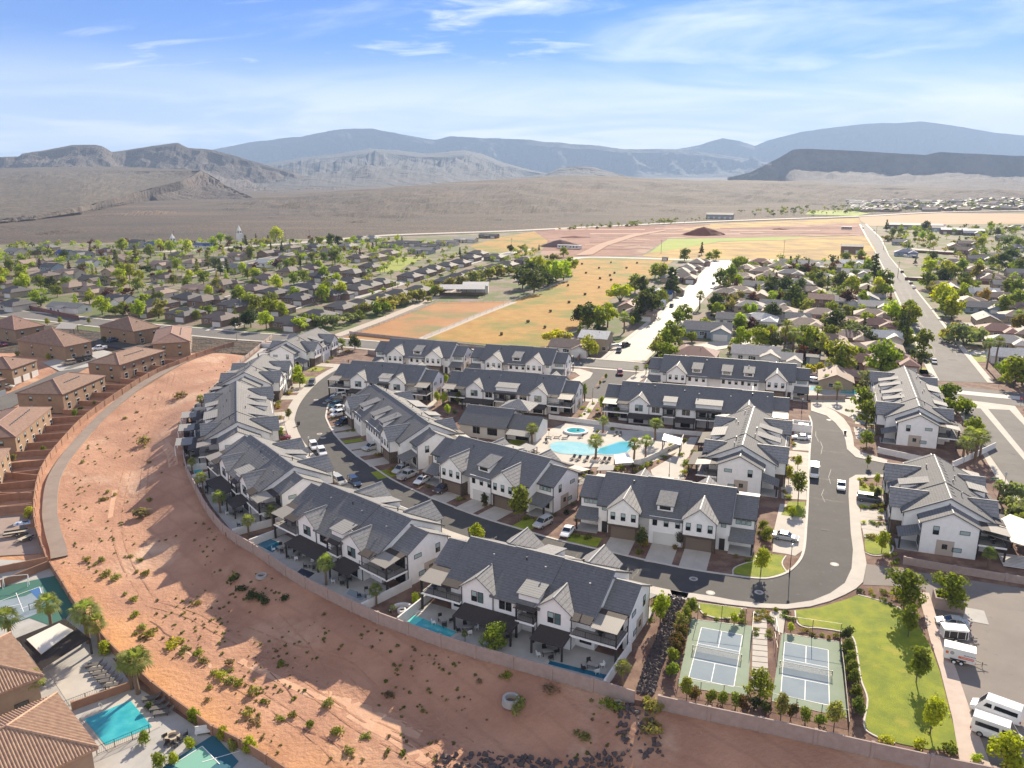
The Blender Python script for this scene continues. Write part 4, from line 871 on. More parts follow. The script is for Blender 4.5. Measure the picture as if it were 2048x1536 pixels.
def make_tree(kind,col,seed,lod=1.0):
    rnd=random.Random(seed*97+len(kind)); root=empty(NAMES.get(kind,'tree'))
    tr=MB(); cr=MB(); lobes=[]
    if kind=='round':      # 8 m, wide crown
        H_=8; tr.tube((0,0,0),(0.1,0,2.6),0.24,0.17,n=6)
        for i in range(11): a=rnd.uniform(0,6.3); d=rnd.uniform(0.6,2.5); z=rnd.uniform(1.9,6.0); r=rnd.uniform(1.2,2.0); lobes.append((math.cos(a)*d,math.sin(a)*d,z,r,0.8)); tr.tube((0.1,0,2.5),(math.cos(a)*d*.8,math.sin(a)*d*.8,z),0.09,0.03,n=4,cap=False)
        lobes.append((0,0,6.4,1.6,0.8)); N,S=1500,0.30
    elif kind=='young':    # 6 m street tree, egg shaped
        tr.tube((0,0,0),(0,0,4.0),0.09,0.05,n=6)
        for i in range(9): z=1.9+i*0.42; r=1.05*math.sin(math.pi*min(0.15+i/9.5,1))+0.25; a=rnd.uniform(0,6.3); lobes.append((math.cos(a)*.35,math.sin(a)*.35,z,r,0.8)); tr.tube((0,0,z-.6),(math.cos(a)*r*.7,math.sin(a)*r*.7,z),0.03,0.012,n=3,cap=False)
        N,S=800,0.20
    elif kind=='pine':     # 11 m irregular dark
        tr.tube((0,0,0),(0,0,9.5),0.28,0.08,n=6)
        for i in range(16): z=2+i*0.52; a=i*2.4; w=(1-i/18)*2.6; d=w*rnd.uniform(.3,.8); lobes.append((math.cos(a)*d,math.sin(a)*d,z,max(0.7,w*.55),0.6))
        N,S=1400,0.30
    elif kind=='cypress':
        tr.tube((0,0,0),(0,0,2),0.15,0.1,n=5)
        for i in range(14): z=0.9+i*0.72; lobes.append((rnd.gauss(0,.05),rnd.gauss(0,.05),z,0.75*math.sin(math.pi*(i+1.6)/17.5)+0.12,1.1))
        N,S=800,0.2
    elif kind=='mesquite': # low, wide, feathery
        for i in range(4): a=i*1.6; tr.tube((0,0,0),(math.cos(a)*1.3,math.sin(a)*1.3,2.2),0.12,0.05,n=5)
        for i in range(12): a=rnd.uniform(0,6.3); d=rnd.uniform(0.4,3.0); lobes.append((math.cos(a)*d,math.sin(a)*d,rnd.uniform(1.4,3.3)-d*.2,rnd.uniform(.9,1.4),0.7))
        N,S=1200,0.26
    elif kind=='shrubtree':
        for i in range(3): a=i*2.1; tr.tube((0,0,0),(math.cos(a)*.4,math.sin(a)*.4,1.3),0.05,0.02,n=4)
        for i in range(6): a=rnd.uniform(0,6.3); d=rnd.uniform(0,.6); lobes.append((math.cos(a)*d,math.sin(a)*d,rnd.uniform(.8,2.1),rnd.uniform(.5,.8),0.9))
        N,S=600,0.14
    if lod<1: N=int(N*lod); S=S/math.sqrt(lod)*0.92
    leaves(cr,rnd,lobes,N,S)
    tr.build('trunk',bark,root); cr.build('crown',leafm(col),root); return root
NAMES=dict(round='broadleaf_tree',young='street_tree',pine='pine_tree',cypress='cypress_tree',mesquite='mesquite_tree',shrubtree='tall_shrub',palm='fan_palm')
def make_palm(seed,h=4.5,fr=34,R_=1.9,skirt=True):
    rnd=random.Random(seed); root=empty('fan_palm'); tr=MB(); n=6
    pts=[(0.12*math.sin(i*.7)*i/n,0.1*math.cos(i*.9)*i/n,h*i/n) for i in range(n+1)]
    for i in range(n): tr.tube(pts[i],pts[i+1],0.26-0.015*i,0.245-0.015*i,n=7,cap=False)
    tr.build('trunk',palmbark,root); f=MB(); tx,ty,tz=pts[-1]
    for k in range(fr):
        a=k*2.399+rnd.uniform(-.2,.2); el=math.radians(75-105*(k/fr)+rnd.uniform(-8,8)); L=R_*rnd.uniform(.8,1.1)
        d=Vector((math.cos(a)*math.cos(el),math.sin(a)*math.cos(el),math.sin(el))); side=Vector((-math.sin(a),math.cos(a),0)); up=side.cross(d)
        st=Vector((tx,ty,tz)); c=st+d*L*.45
        f.poly([st-side*.025,st+side*.025,c+side*.02,c-side*.02])
        m=9
        for j in range(m):
            t=-1.25+2.5*j/(m-1); dd=(d*math.cos(t)+side*math.sin(t)).normalized(); ln=L*.62*(1-.18*abs(t)); tip=c+dd*ln+Vector((0,0,-0.28*ln*(1+0.5*(k/fr)))); mid=c+dd*ln*.6
            w=dd.cross(up).normalized()*0.075*R_/1.9; f.poly([c,mid+w,tip,mid-w])
    f.build('fronds',leafm('palm'),root)
    if skirt:
        s=MB()
        for k in range(16):
            a=k*.39+rnd.uniform(-.1,.1); b0=Vector((tx,ty,tz-.1)); e=b0+Vector((math.cos(a)*.6,math.sin(a)*.6,-1.1-rnd.random()*.3)); w=Vector((-math.sin(a),math.cos(a),0))*.16; s.poly([b0,b0+(e-b0)*.5+w,e+w*.5,e-w*.5,b0+(e-b0)*.5-w])
        s.build('dry_skirt',leafm('dry'),root)
    return root
def make_shrub(col,seed,r=0.6,n=160,flat=0.8,name='shrub',leaf=0.10):
    rnd=random.Random(seed); b=MB(); lobes=[(rnd.gauss(0,r*.3),rnd.gauss(0,r*.3),r*flat*rnd.uniform(.5,.75),r*rnd.uniform(.5,.75),flat) for _ in range(4)]
    leaves(b,rnd,lobes,n,leaf); return b.build(name,leafm(col))
PK={}
def tree_proto(kind,col,var=0,lod=1.0):
    k=(kind,col,var,lod)
    if k not in PK: PK[k]=proto(make_palm(5+var,4.2 if col!='tall' else 7.5) if kind=='palm' else make_tree(kind,col,11+var*7+sum(map(ord,col)),lod))
    return PK[k]
def shrub_proto(col,var=0,size='s'):
    k=('shrub',col,var,size)
    if k not in PK: PK[k]=proto(make_shrub(col,3+var*5+sum(map(ord,col)),*( (0.6,150) if size=='s' else (1.25,420)),leaf=0.10 if size=='s' else 0.16, name='shrub' if size=='s' else 'hedge_shrub'))
    return PK[k]
HTS=dict(round=8.0,young=6.0,pine=11.0,cypress=11.0,mesquite=4.4,shrubtree=2.9,palm=5.6)
ADJ=dict(bright='bright green',mid='mid green',dark='dark green',yellow='yellow-green',grey='grey-green',maroon='maroon-leaved',amber='amber-tinted',palm='green',tall='tall',redtip='red-tipped',bare='bare grey',sage='sage green',dry='dry brown')
NOUN=dict(round='broadleaf tree',young='slender street tree',pine='irregular conifer',cypress='columnar cypress',mesquite='wide feathery tree',shrubtree='tall shrub',palm='fan palm')
# landmarks used in labels
LM=[]
def landmark(phrase,px,py,z=0.0): q=P(px,py,z); LM.append((phrase,q.x,q.y))
for a in [('the grey-roofed house at the village left edge',30,600),('the side street mouth on the cross road',440,655),('the village park lawn',790,530),('the farm barn',915,600),('the grove at the barn corner',1068,585),('the far end of the golden field',1240,520),('the blue-roofed house',1830,500),('the cypress trio',1803,684),('the maroon-roofed house',1392,705),('the grey house with the open garage',1416,660),('the pair of tall palms',1980,730),('the far end of the avenue',1730,470),('the red sheds with white roofs',1915,470),('the solar-panelled house',1192,675),('the white steeple',480,490),('the dark terrace houses by the dry field',880,490),('the far end of the residential street',1445,530),('the dirt mound on the building site',1405,468),('the left end of the skyline houses',40,500),('the tan house with the long roof',325,525),('the barn lane gate',700,650),('the lower avenue junction',1960,800)]: landmark(*a)
RANK={}
ORDW='thirteenth fourteenth fifteenth sixteenth seventeenth eighteenth nineteenth twentieth twenty-first twenty-second twenty-third twenty-fourth twenty-fifth twenty-sixth twenty-seventh twenty-eighth twenty-ninth thirtieth thirty-first thirty-second thirty-third thirty-fourth thirty-fifth thirty-sixth'.split()
ORD=['nearest to','second nearest to','third nearest to','fourth nearest to','fifth nearest to','sixth nearest to','seventh nearest to','eighth nearest to','ninth nearest to','tenth nearest to','eleventh nearest to','twelfth nearest to']+[w+' nearest to' for w in ORDW]
TODO=[]
def auto(o,desc,cat,group): TODO.append((o,desc,cat,group))
def settle_labels():
    b={}
    for o,desc,cat,group in TODO:
        x,y=o.location.x,o.location.y; k=min(range(len(LM)),key=lambda i:math.hypot(LM[i][1]-x,LM[i][2]-y)); b.setdefault((desc,k),[]).append((math.hypot(LM[k][1]-x,LM[k][2]-y),o,cat,group))
    for (desc,k),l in b.items():
        l.sort(key=lambda t:t[0])
        for i,(d,o,cat,group) in enumerate(l):
            lab=f"{desc} {ORD[i]} {LM[k][0]}" if i<36 else f"{desc} farther than the rest from {LM[k][0]}"
            w=lab.split(); tag(o,' '.join(w[:16]),cat,group)
def tree(kind,px,py,h,col,label=None,z=0.0,low=False,var=None,lod=1.0,rnd=random.Random(5),group=None):
    q=PL_(px,py) if low else P(px,py,z)
    v=rnd.randrange(3) if var is None else var
    s=h/HTS[kind]; s3=(s*rnd.uniform(.9,1.12),s*rnd.uniform(.9,1.12),s)
    if kind=='palm' and col=='tall': s3=tuple(v_*5.6/9 for v_ in s3)
    o=tree_proto(kind,col,v,lod).put(q,rnd.uniform(0,6.28),sc=s3)
    cat='palm tree' if kind=='palm' else ('shrub' if kind=='shrubtree' else 'tree')
    g=group or {'palm':'fan palms','cypress':'columnar cypresses','shrubtree':'tall shrubs','young':'street trees'}.get(kind,'trees among the houses')
    if label: tag(o,label,cat,g)
    else: auto(o,f"{ADJ[col]} {NOUN[kind]}",cat,g)
    return o
# ---------------------------------------------------------------- vehicles: nose towards +x
tyre_m=mat('tyre_rubber',(0.02,0.02,0.02),0.9); rim_m=mat('alloy_rim',(0.45,0.45,0.46),0.3,metal=0.7)
lamp_w=mat('headlamp_lens',(0.7,0.72,0.72),0.15); lamp_r=mat('tail_lamp_red',(0.35,0.015,0.01),0.3)
def paintm(n,c): return mat('car_paint_'+n,c,0.28,spec=0.7)
PAINT=dict(white=(0.78,0.78,0.77),silver=(0.42,0.42,0.40),black=(0.015,0.015,0.018),grey=(0.10,0.105,0.11),red=(0.22,0.02,0.015),navy=(0.02,0.04,0.09),brown=(0.07,0.045,0.035),teal=(0.05,0.12,0.12),tan=(0.40,0.33,0.24))
CARS=dict( # length,width,body profile (x, z_low, z_top), cabin (x0,x1 roof; x0b,x1b base; height), wheelbase
 sedan=dict(L=4.7,W=1.82,top=[(-2.35,0.78),(-2.1,0.98),(-1.3,1.02),(0.7,0.98),(1.6,0.86),(2.25,0.68),(2.35,0.5)],cab=(-1.75,1.05,-0.95,0.25,1.45),wb=1.38,r=0.33),
 suv=dict(L=4.8,W=1.92,top=[(-2.4,0.95),(-2.3,1.12),(-1.3,1.14),(0.9,1.12),(1.7,1.02),(2.3,0.85),(2.4,0.6)],cab=(-2.3,1.2,-2.0,0.45,1.75),wb=1.42,r=0.37),
 pickup=dict(L=5.6,W=1.95,top=[(-2.8,1.05),(-2.75,1.12),(-0.9,1.12),(1.2,1.15),(2.2,1.05),(2.7,0.92),(2.8,0.6)],cab=(-1.0,1.5,-0.8,0.75,1.85),wb=1.75,r=0.4),
 van=dict(L=5.7,W=2.02,top=[(-2.85,1.15),(-2.8,1.25),(-1.3,1.25),(1.4,1.22),(2.1,1.12),(2.75,0.9),(2.85,0.6)],cab=(-2.83,2.1,-2.7,1.2,2.45),wb=1.75,r=0.37),
 minivan=dict(L=5.0,W=1.95,top=[(-2.5,1.0),(-2.45,1.12),(-1.3,1.13),(1.0,1.1),(1.8,1.0),(2.4,0.8),(2.5,0.55)],cab=(-2.45,1.65,-2.2,0.7,1.78),wb=1.5,r=0.36))
def make_car(kind,col):
    c=CARS[kind]; L,W=c['L'],c['W']; pm=paintm(col,PAINT[col]); root=empty({'sedan':'sedan_car','suv':'sport_utility_car','pickup':'pickup_truck','van':'passenger_van','minivan':'minivan'}[kind])
    b=MB(); rings=[]
    for x,zt in c['top']:
        e=abs(x)/(L/2); w=W/2*(1-0.16*max(0,e-0.72)/0.28); zl=0.28+0.12*max(0,e-0.85)/0.15
        rings.append([(x,-w*.92,zl),(x,-w,zl+.14),(x,-w,zt-.18),(x,-w*.9,zt),(x,w*.9,zt),(x,w,zt-.18),(x,w,zl+.14),(x,w*.92,zl)])
    b.rings(rings)
    if kind=='pickup': b.box(-2.75,-W/2*.98,1.05,-1.0,-W/2*.9,1.3); b.box(-2.75,W/2*.9,1.05,-1.0,W/2*.98,1.3); b.box(-2.8,-W/2*.95,1.0,-2.72,W/2*.95,1.3)
    x0,x1,r0,r1,h=c['cab']; zb=1.02 if kind=='sedan' else 1.1
    wr=W/2*(.78 if kind!='van' else .86); wb=W/2*.92
    # roof and pillars, glass set between
    roof=[(r0,-wr,h-.05),(r1,-wr,h-.05),(r1,wr,h-.05),(r0,wr,h-.05)]
    b.prism(roof,(0,0,0.06))
    if kind=='van':
        b.rings([[(x0,-wb,zb),(r1+.15,-wb,zb),(r1,-wr,h),(r0,-wr,h)],[(x0,wb,zb),(r1+.15,wb,zb),(r1,wr,h),(r0,wr,h)]])
    for (xa,xb) in ((x0,r0),(x1,r1)):
        for s in (-1,1): b.tube((xa,s*wb*.97,zb),(xb,s*wr*.98,h-.03),0.05,n=4)
    if kind!='van':
        for t in (0.5,):
            for s in (-1,1): xm=(x0+x1)/2; b.tube((xm,s*wb,zb),((r0+r1)/2,s*wr,h-.03),0.045,n=4)
    b.build('body',pm,root,smooth=False)
    g=MB()
    if kind=='van':
        g.poly([(x1,-wb*.93,zb+.02),(x1,wb*.93,zb+.02),(r1+.03,wr*.92,h-.08),(r1+.03,-wr*.92,h-.08)])
        for s in (-1,1):
            for (a,d) in ((-2.4,0.2),(0.45,1.35)): k=0.012; g.poly([(a,s*(wb-.02+k),1.4),(d,s*(wb-.02+k),1.4),(d-.1 if d<1 else d-.3,s*(wr+.065+k),1.98),(a,s*(wr+.065+k),1.98)])
        b2=MB(); b2.prism([(r1+.15,-wb,zb-.05),(x1-.02,-wb,zb-.05),(r1,-wr,h-.04)],(0,0.05,0)); b2.prism([(r1+.15,wb-.05,zb-.05),(x1-.02,wb-.05,zb-.05),(r1,wr-.05,h-.04)],(0,0.05,0)); b2.build('door_pillar',pm,root)
    else:
        g.rings([[(x0+.06,-wb*.95,zb-.02),(x1-.06,-wb*.95,zb-.02),(x1-.06,wb*.95,zb-.02),(x0+.06,wb*.95,zb-.02)],[(r0+.02,-wr*.96,h-.05),(r1-.02,-wr*.96,h-.05),(r1-.02,wr*.96,h-.05),(r0+.02,wr*.96,h-.05)]])
    g.build('windows',glassd,root)
    for sx in (-1,1):
        for sy in (-1,1):
            w=MB(); w.tube((sx*c['wb'],sy*(W/2-.2),c['r']),(sx*c['wb'],sy*(W/2+.01),c['r']),c['r'],n=12); wo=w.build('wheel',tyre_m,root)
            w=MB(); w.tube((sx*c['wb'],sy*(W/2),c['r']),(sx*c['wb'],sy*(W/2+.025),c['r']),c['r']*.6,n=10); w.build('rim',rim_m,wo)
    for s in (-1,1):
        zt=c['top'][-2][1]; MB().box(L/2-.28,s*W*.36-.16,zt-.16,L/2-.03,s*W*.36+.16,zt-.02).build('headlight',lamp_w,root)
        MB().box(-L/2-.01,s*W*.42-.09,0.72,-L/2+.12,s*W*.42+.09,1.0).build('taillight',lamp_r,root)
    return root
def car(kind,col,px,py,hx,hy,label,low=False,z=0.04,group='parked vehicles'):
    """px,py: ground centre; hx,hy: photo pixel the nose points to"""
    k=('car',kind,col)
    if k not in PK: PK[k]=proto(make_car(kind,col))
    q=PL_(px,py) if low else P(px,py,z); t=PL_(hx,hy) if low else P(hx,hy,z); a=math.atan2(t.y-q.y,t.x-q.x)
    return PK[k].put(q,a,label,{'sedan':'car','suv':'car','pickup':'pickup truck','van':'van','minivan':'minivan'}[kind],group)
# ---------------------------------------------------------------- suburban houses
def wallmat(k): 
    c=dict(tan=(0.40,0.31,0.22),cream=(0.58,0.51,0.42),white=(0.72,0.70,0.66),brown=(0.22,0.145,0.105),pink=(0.46,0.31,0.25),blue=(0.30,0.36,0.42),grey=(0.36,0.35,0.34))[k]
    return mat('house_wall_'+k,c,0.9,col2=tuple(x*.88 for x in c),scale=0.8,bump=0.1)
def roofmat(k):
    c=dict(brown=(0.135,0.10,0.085),dark=(0.085,0.078,0.078),grey=(0.20,0.19,0.185),pale=(0.46,0.42,0.37),white=(0.66,0.64,0.60),maroon=(0.17,0.055,0.05),tan=(0.27,0.19,0.145),blue=(0.035,0.07,0.19))[k]
    return mat('house_roof_'+k,c,0.75,col2=tuple(x*.75 for x in c),scale=1.5,stripes=(1,0.4,0.7),rnd=0.15,bump=0.3,bscale=6,bdist=0.03)
def hip(mb,x0,x1,y0,y1,ze,p,hip0=True,hip1=True,t=0.18):
    w=(y1-y0)/2; yc=(y0+y1)/2; zr_=ze+p*w; a=x0+(w if hip0 else 0); b=x1-(w if hip1 else 0)
    if a>b: a=b=(x0+x1)/2
    mb.prism([(x0,y0,ze),(x1,y0,ze),(b,yc,zr_),(a,yc,zr_)],(0,0,t)); mb.prism([(x0,y1,ze),(x1,y1,ze),(b,yc,zr_),(a,yc,zr_)],(0,0,t))
    if hip0: mb.prism([(x0,y0,ze),(x0,y1,ze),(a,yc,zr_)],(0,0,t))
    if hip1: mb.prism([(x1,y0,ze),(x1,y1,ze),(b,yc,zr_)],(0,0,t))
def gabl(mb,x0,x1,y0,y1,ze,p):
    yc=(y0+y1)/2; w=(y1-y0)/2; mb.prism([(x0,y0,0),(x0,y1,0),(x0,y1,ze),(x0,yc,ze+p*w),(x0,y0,ze)],(x1-x0,0,0))
def make_house(style,wc,rc):
    """front (street side) at -y"""
    root=empty('house'); wm,rm=wallmat(wc),roofmat(rc); w=MB(); r=MB(); r2=MB(); o=.5
    if style=='hip':
        w.box(-8,-5,0,8,6,3); w.box(1.5,-9,0,8,-4.9,3); hip(r,-8-o,8+o,-5-o,6+o,2.95,.42); 
        x0,x1=1.5-o,8+o; xc=(x0+x1)/2; p=.42; zz=2.96+p*(x1-x0)/2
        r2.prism([(x0,-9-o,2.96),(xc,-9-o+(x1-x0)/2,zz),(xc,0,zz),(x0,-4,2.96)],(0,0,.18)); r2.prism([(x1,-9-o,2.96),(xc,-9-o+(x1-x0)/2,zz),(xc,0,zz),(x1,-4,2.96)],(0,0,.18)); r2.prism([(x0,-9-o,2.96),(x1,-9-o,2.96),(xc,-9-o+(x1-x0)/2,zz)],(0,0,.18))
        gd=(4.75,-9.02); win=[(-5,-5.01),(-1.5,-5.01)]; Hh=3
    elif style=='gable':
        gabl(w,-8,8,-5,5,3,.45); w.prism([(2,-8.5,0),(8,-8.5,0),(8,-8.5,3),(5,-8.5,4.5),(2,-8.5,3)],(0,4,0))
        for y in (-5-o,5+o): r.prism([(-8-o,y,3-o*.45),(8+o,y,3-o*.45),(8+o,0,5.25),(-8-o,0,5.25)],(0,0,.18))
        for x in (2-o,8+o): r2.prism([(x,-9,3-o*.5+.02),(5,-9,4.52),(5,-1.2,4.52),(x,-4.9,3-o*.5+.02)],(0,0,.18))
        gd=(5,-8.52); win=[(-5,-5.01),(-1.5,-5.01)]; Hh=3
    elif style=='two':
        gabl(w,-6,6,-5,5,5.6,.42); w.box(2,-8,0,8,-4.8,3)
        for y in (-5-o,5+o): r.prism([(-6-o,y,5.6-o*.42),(6+o,y,5.6-o*.42),(6+o,0,7.7),(-6-o,0,7.7)],(0,0,.18))
        hip(r2,2-o,8+o,-8-o,-4.8,2.95,.5)
        gd=(5,-8.02); win=[(-4,-5.01),(-1,-5.01)]; Hh=3
    elif style=='long':
        w.box(-11,-4.5,0,11,4.5,3); hip(r,-11-o,11+o,-4.5-o,4.5+o,2.95,.38,False,False); gabl(w,-10.9,10.9,-4.4,4.4,2.95,.38)
        w.box(-3,-6.5,0,2,-4.4,2.9); r2.prism([(-3.4,-6.9,2.9),(2.4,-6.9,2.9),(2.4,-3.6,3.7),(-3.4,-3.6,3.7)],(0,0,.15))
        gd=(6,-4.52); win=[(-8,-4.51),(-5,-4.51)]; Hh=3
    w.build('walls',wm,root); r.build('roof',rm,root); r2.build('garage_roof' if style!='long' else 'porch_roof',rm,root)
    gx,gy=gd; b=MB(); b.box(gx-2.4,gy-.04,0,gx+2.4,gy+.05,2.3); [b.box(gx-2.3,gy-.07,.08+k*.57,gx+2.3,gy-.045,.56+k*.57) for k in range(4)]; b.build('garage_door',garw,root)
    for (x,y) in win: window(root,x,y,1.0,1.5,1.3,(0,-1),gm=glassd,mull=1,fm=paint)
    if style=='two':
        for x in (-4,0,4): window(root,x,-5.01,3.8,1.2,1.2,(0,-1),gm=glassd,fm=paint)
    yb={'hip':6.01,'gable':5.01,'two':5.01,'long':4.51}[style]
    for x in (-5,0,5): window(root,x,yb,1.0,1.6,1.2,(0,1),gm=glassd,fm=paint)
    xe={'hip':8.01,'gable':8.01,'two':6.01,'long':11.01}[style]
    for s in (-1,1): window(root,s*xe,1.5,1.0,1.4,1.2,(s,0),gm=glassd,fm=paint)
    MB().box(-.9,{'hip':-5.06,'gable':-5.06,'two':-5.06,'long':-6.56}[style],0,.1,{'hip':-4.98,'gable':-4.98,'two':-4.98,'long':-6.48}[style],2.1).build('front_door',trim,root)
    q=MB(); q.tube((-2,1.5,3.5),(-2,1.5,5.4 if style!='two' else 7.9),.1,n=5); q.build('vent_pipe',ridgec,root)
    return root
WN=dict(tan='tan',cream='cream',white='white',brown='brown',pink='pinkish',blue='blue-grey',grey='grey')
RN=dict(brown='brown roof',dark='dark roof',grey='grey roof',pale='pale roof',white='white roof',maroon='maroon roof',tan='tan roof',blue='blue roof')
SN=dict(hip='hip-roofed house',gable='gabled house',two='two-storey house',long='long low house')
GRID=R(-20.3)
def house(style,px,py,wc,rc,turn=0,s=1.0,label=None,z=0.0,jit=2,rnd=random.Random(9)):
    k=('house',style,wc,rc)
    if k not in PK: PK[k]=proto(make_house(style,wc,rc))
    q=P(px,py,3.6 if style!='two' else 6.0); q.z=0
    o=PK[k].put(q,GRID+R(turn)+R(rnd.uniform(-jit,jit)),sc=(s*rnd.uniform(.93,1.07),s*rnd.uniform(.93,1.07),s))
    HPOS.append((q.x,q.y,10*s))
    if label: tag(o,label,'house','houses of the old village')
    else: auto(o,f"{WN[wc]} {SN[style]} with {RN[rc]}",'house','houses of the old village')
    return o
HPOS=[]
# ---------------------------------------------------------------- walls
def block_wall(name,line,m,label,h=1.8,z=lambda p:0.0,pil=6.0,th=0.2,bottom=-0.3,cap=True,group='garden walls',top=None):
    """one wall; every panel between pillars and every pillar is a part"""
    o=empty(name,(line[0].x,line[0].y,z(line[0]))); org=o.location.copy(); acc=0; pts=[line[0]]
    L=[0]; 
    for i in range(1,len(line)): L.append(L[-1]+(line[i]-line[i-1]).length)
    n=max(1,round(L[-1]/pil)); 
    def at(s):
        for i in range(1,len(line)):
            if s<=L[i]+1e-6: return line[i-1].lerp(line[i],(s-L[i-1])/(L[i]-L[i-1]))
        return line[-1]
    for k in range(n):
        a,b=at(L[-1]*k/n),at(L[-1]*(k+1)/n); za,zb=z(a),z(b); d=(b-a); d.z=0; d.normalize(); nx,ny=-d.y*th/2,d.x*th/2
        ta,tb=(za+h,zb+h) if top is None else (top,top); q=MB()
        f=lambda p,s,zz:(p.x+s*nx-org.x,p.y+s*ny-org.y,zz-org.z)
        q.rings([[f(a,-1,za+bottom),f(a,1,za+bottom),f(a,1,ta),f(a,-1,ta)],[f(b,-1,zb+bottom),f(b,1,zb+bottom),f(b,1,tb),f(b,-1,tb)]]); q.build('wall_panel',m,o)
        q=MB(); q.box(a.x-org.x-.2,a.y-org.y-.2,za+bottom-org.z,a.x-org.x+.2,a.y-org.y+.2,ta+.08-org.z,rot=math.atan2(d.y,d.x),o=(a.x-org.x,a.y-org.y)); q.build('pillar',m,o)
    return tag(o,label,'wall',group)
# ---------------------------------------------------------------- boundary walls
def zl(p): return LZ(p.y)
dense=lambda l,n=4: smooth_line(l,n)
block_wall('block_wall',dense(wallA),wallp,'long curved pinkish block wall between the townhouse gardens and the dirt lot',pil=6,h=1.3,bottom=-1.3,group='estate boundary walls')
block_wall('block_wall',dense(wallB,2),wallp,'straight pinkish block wall below the pickleball courts and lawn',pil=6,h=1.3,bottom=-1.3,group='estate boundary walls')
BW=[(466,683),(404,702),(360,719),(316,736),(275,758),(217,795),(164,834),(117,884),(85,928),(72,966),(67,1010),(70,1048),(81,1080),(93,1114)]
bw=[PL_(x,y,1.9) for x,y in BW]; 
for q in bw: q.z=0
bwd=dense(bw)
block_wall('block_wall',bwd,wallb,'long curved tan block wall along the paved path',pil=5.5,h=1.9,z=zl,group='estate boundary walls')
BW2=[(98,1121),(125,1163),(153,1208),(190,1250),(221,1287),(262,1325),(312,1371),(365,1407),(420,1449),(491,1482),(521,1501),(573,1536),(640,1580)]
bw2=[PL_(x,y,1.8) for x,y in BW2]
for q in bw2: q.z=0
block_wall('block_wall',dense(bw2,2),wallb,'brown block wall with railing behind the villa pools at bottom left',pil=5,h=1.8,z=zl,group='estate boundary walls')
for i,(a,b_) in enumerate([((98,1121),(0,1160)),((93,1114),(-40,1140))]):
    block_wall('block_wall',[Vector((p.x,p.y,0)) for p in (PL_(*a,1.8),PL_(*b_,1.8))],wallb,['short brown block wall above the corner sports court','short brown block wall below the trailer yard'][i],h=1.8,z=zl)
# paved path
pc=[(455,690),(445,697),(381,718),(322,749),(281,773),(223,817),(182,858),(141,905),(114,946),(103,981),(100,1025),(103,1050),(109,1075),(117,1101),(119,1118)]
pl=[PL_(x,y) for x,y in pc]; pl=[Vector((p.x,p.y,0)) for p in pl]; pl=dense(pl,5)
b=MB()
A=offset_line(pl,-1.45);B=offset_line(pl,1.45)
for i in range(len(pl)-1): b.poly([(q.x,q.y,lotz(q.x,q.y)+.10 if False else LZ(q.y)+.42) for q in (A[i],A[i+1],B[i+1],B[i])]); b.poly([(B[i].x,B[i].y,LZ(B[i].y)+.42),(B[i+1].x,B[i+1].y,LZ(B[i+1].y)+.42),(B[i+1].x,B[i+1].y,LZ(B[i+1].y)-.3),(B[i].x,B[i].y,LZ(B[i].y)-.3)]); b.poly([(A[i].x,A[i].y,LZ(A[i].y)+.42),(A[i+1].x,A[i+1].y,LZ(A[i+1].y)+.42),(A[i+1].x,A[i+1].y,LZ(A[i+1].y)-.3),(A[i].x,A[i].y,LZ(A[i].y)-.3)])
structure('paved_path',b,pathm)
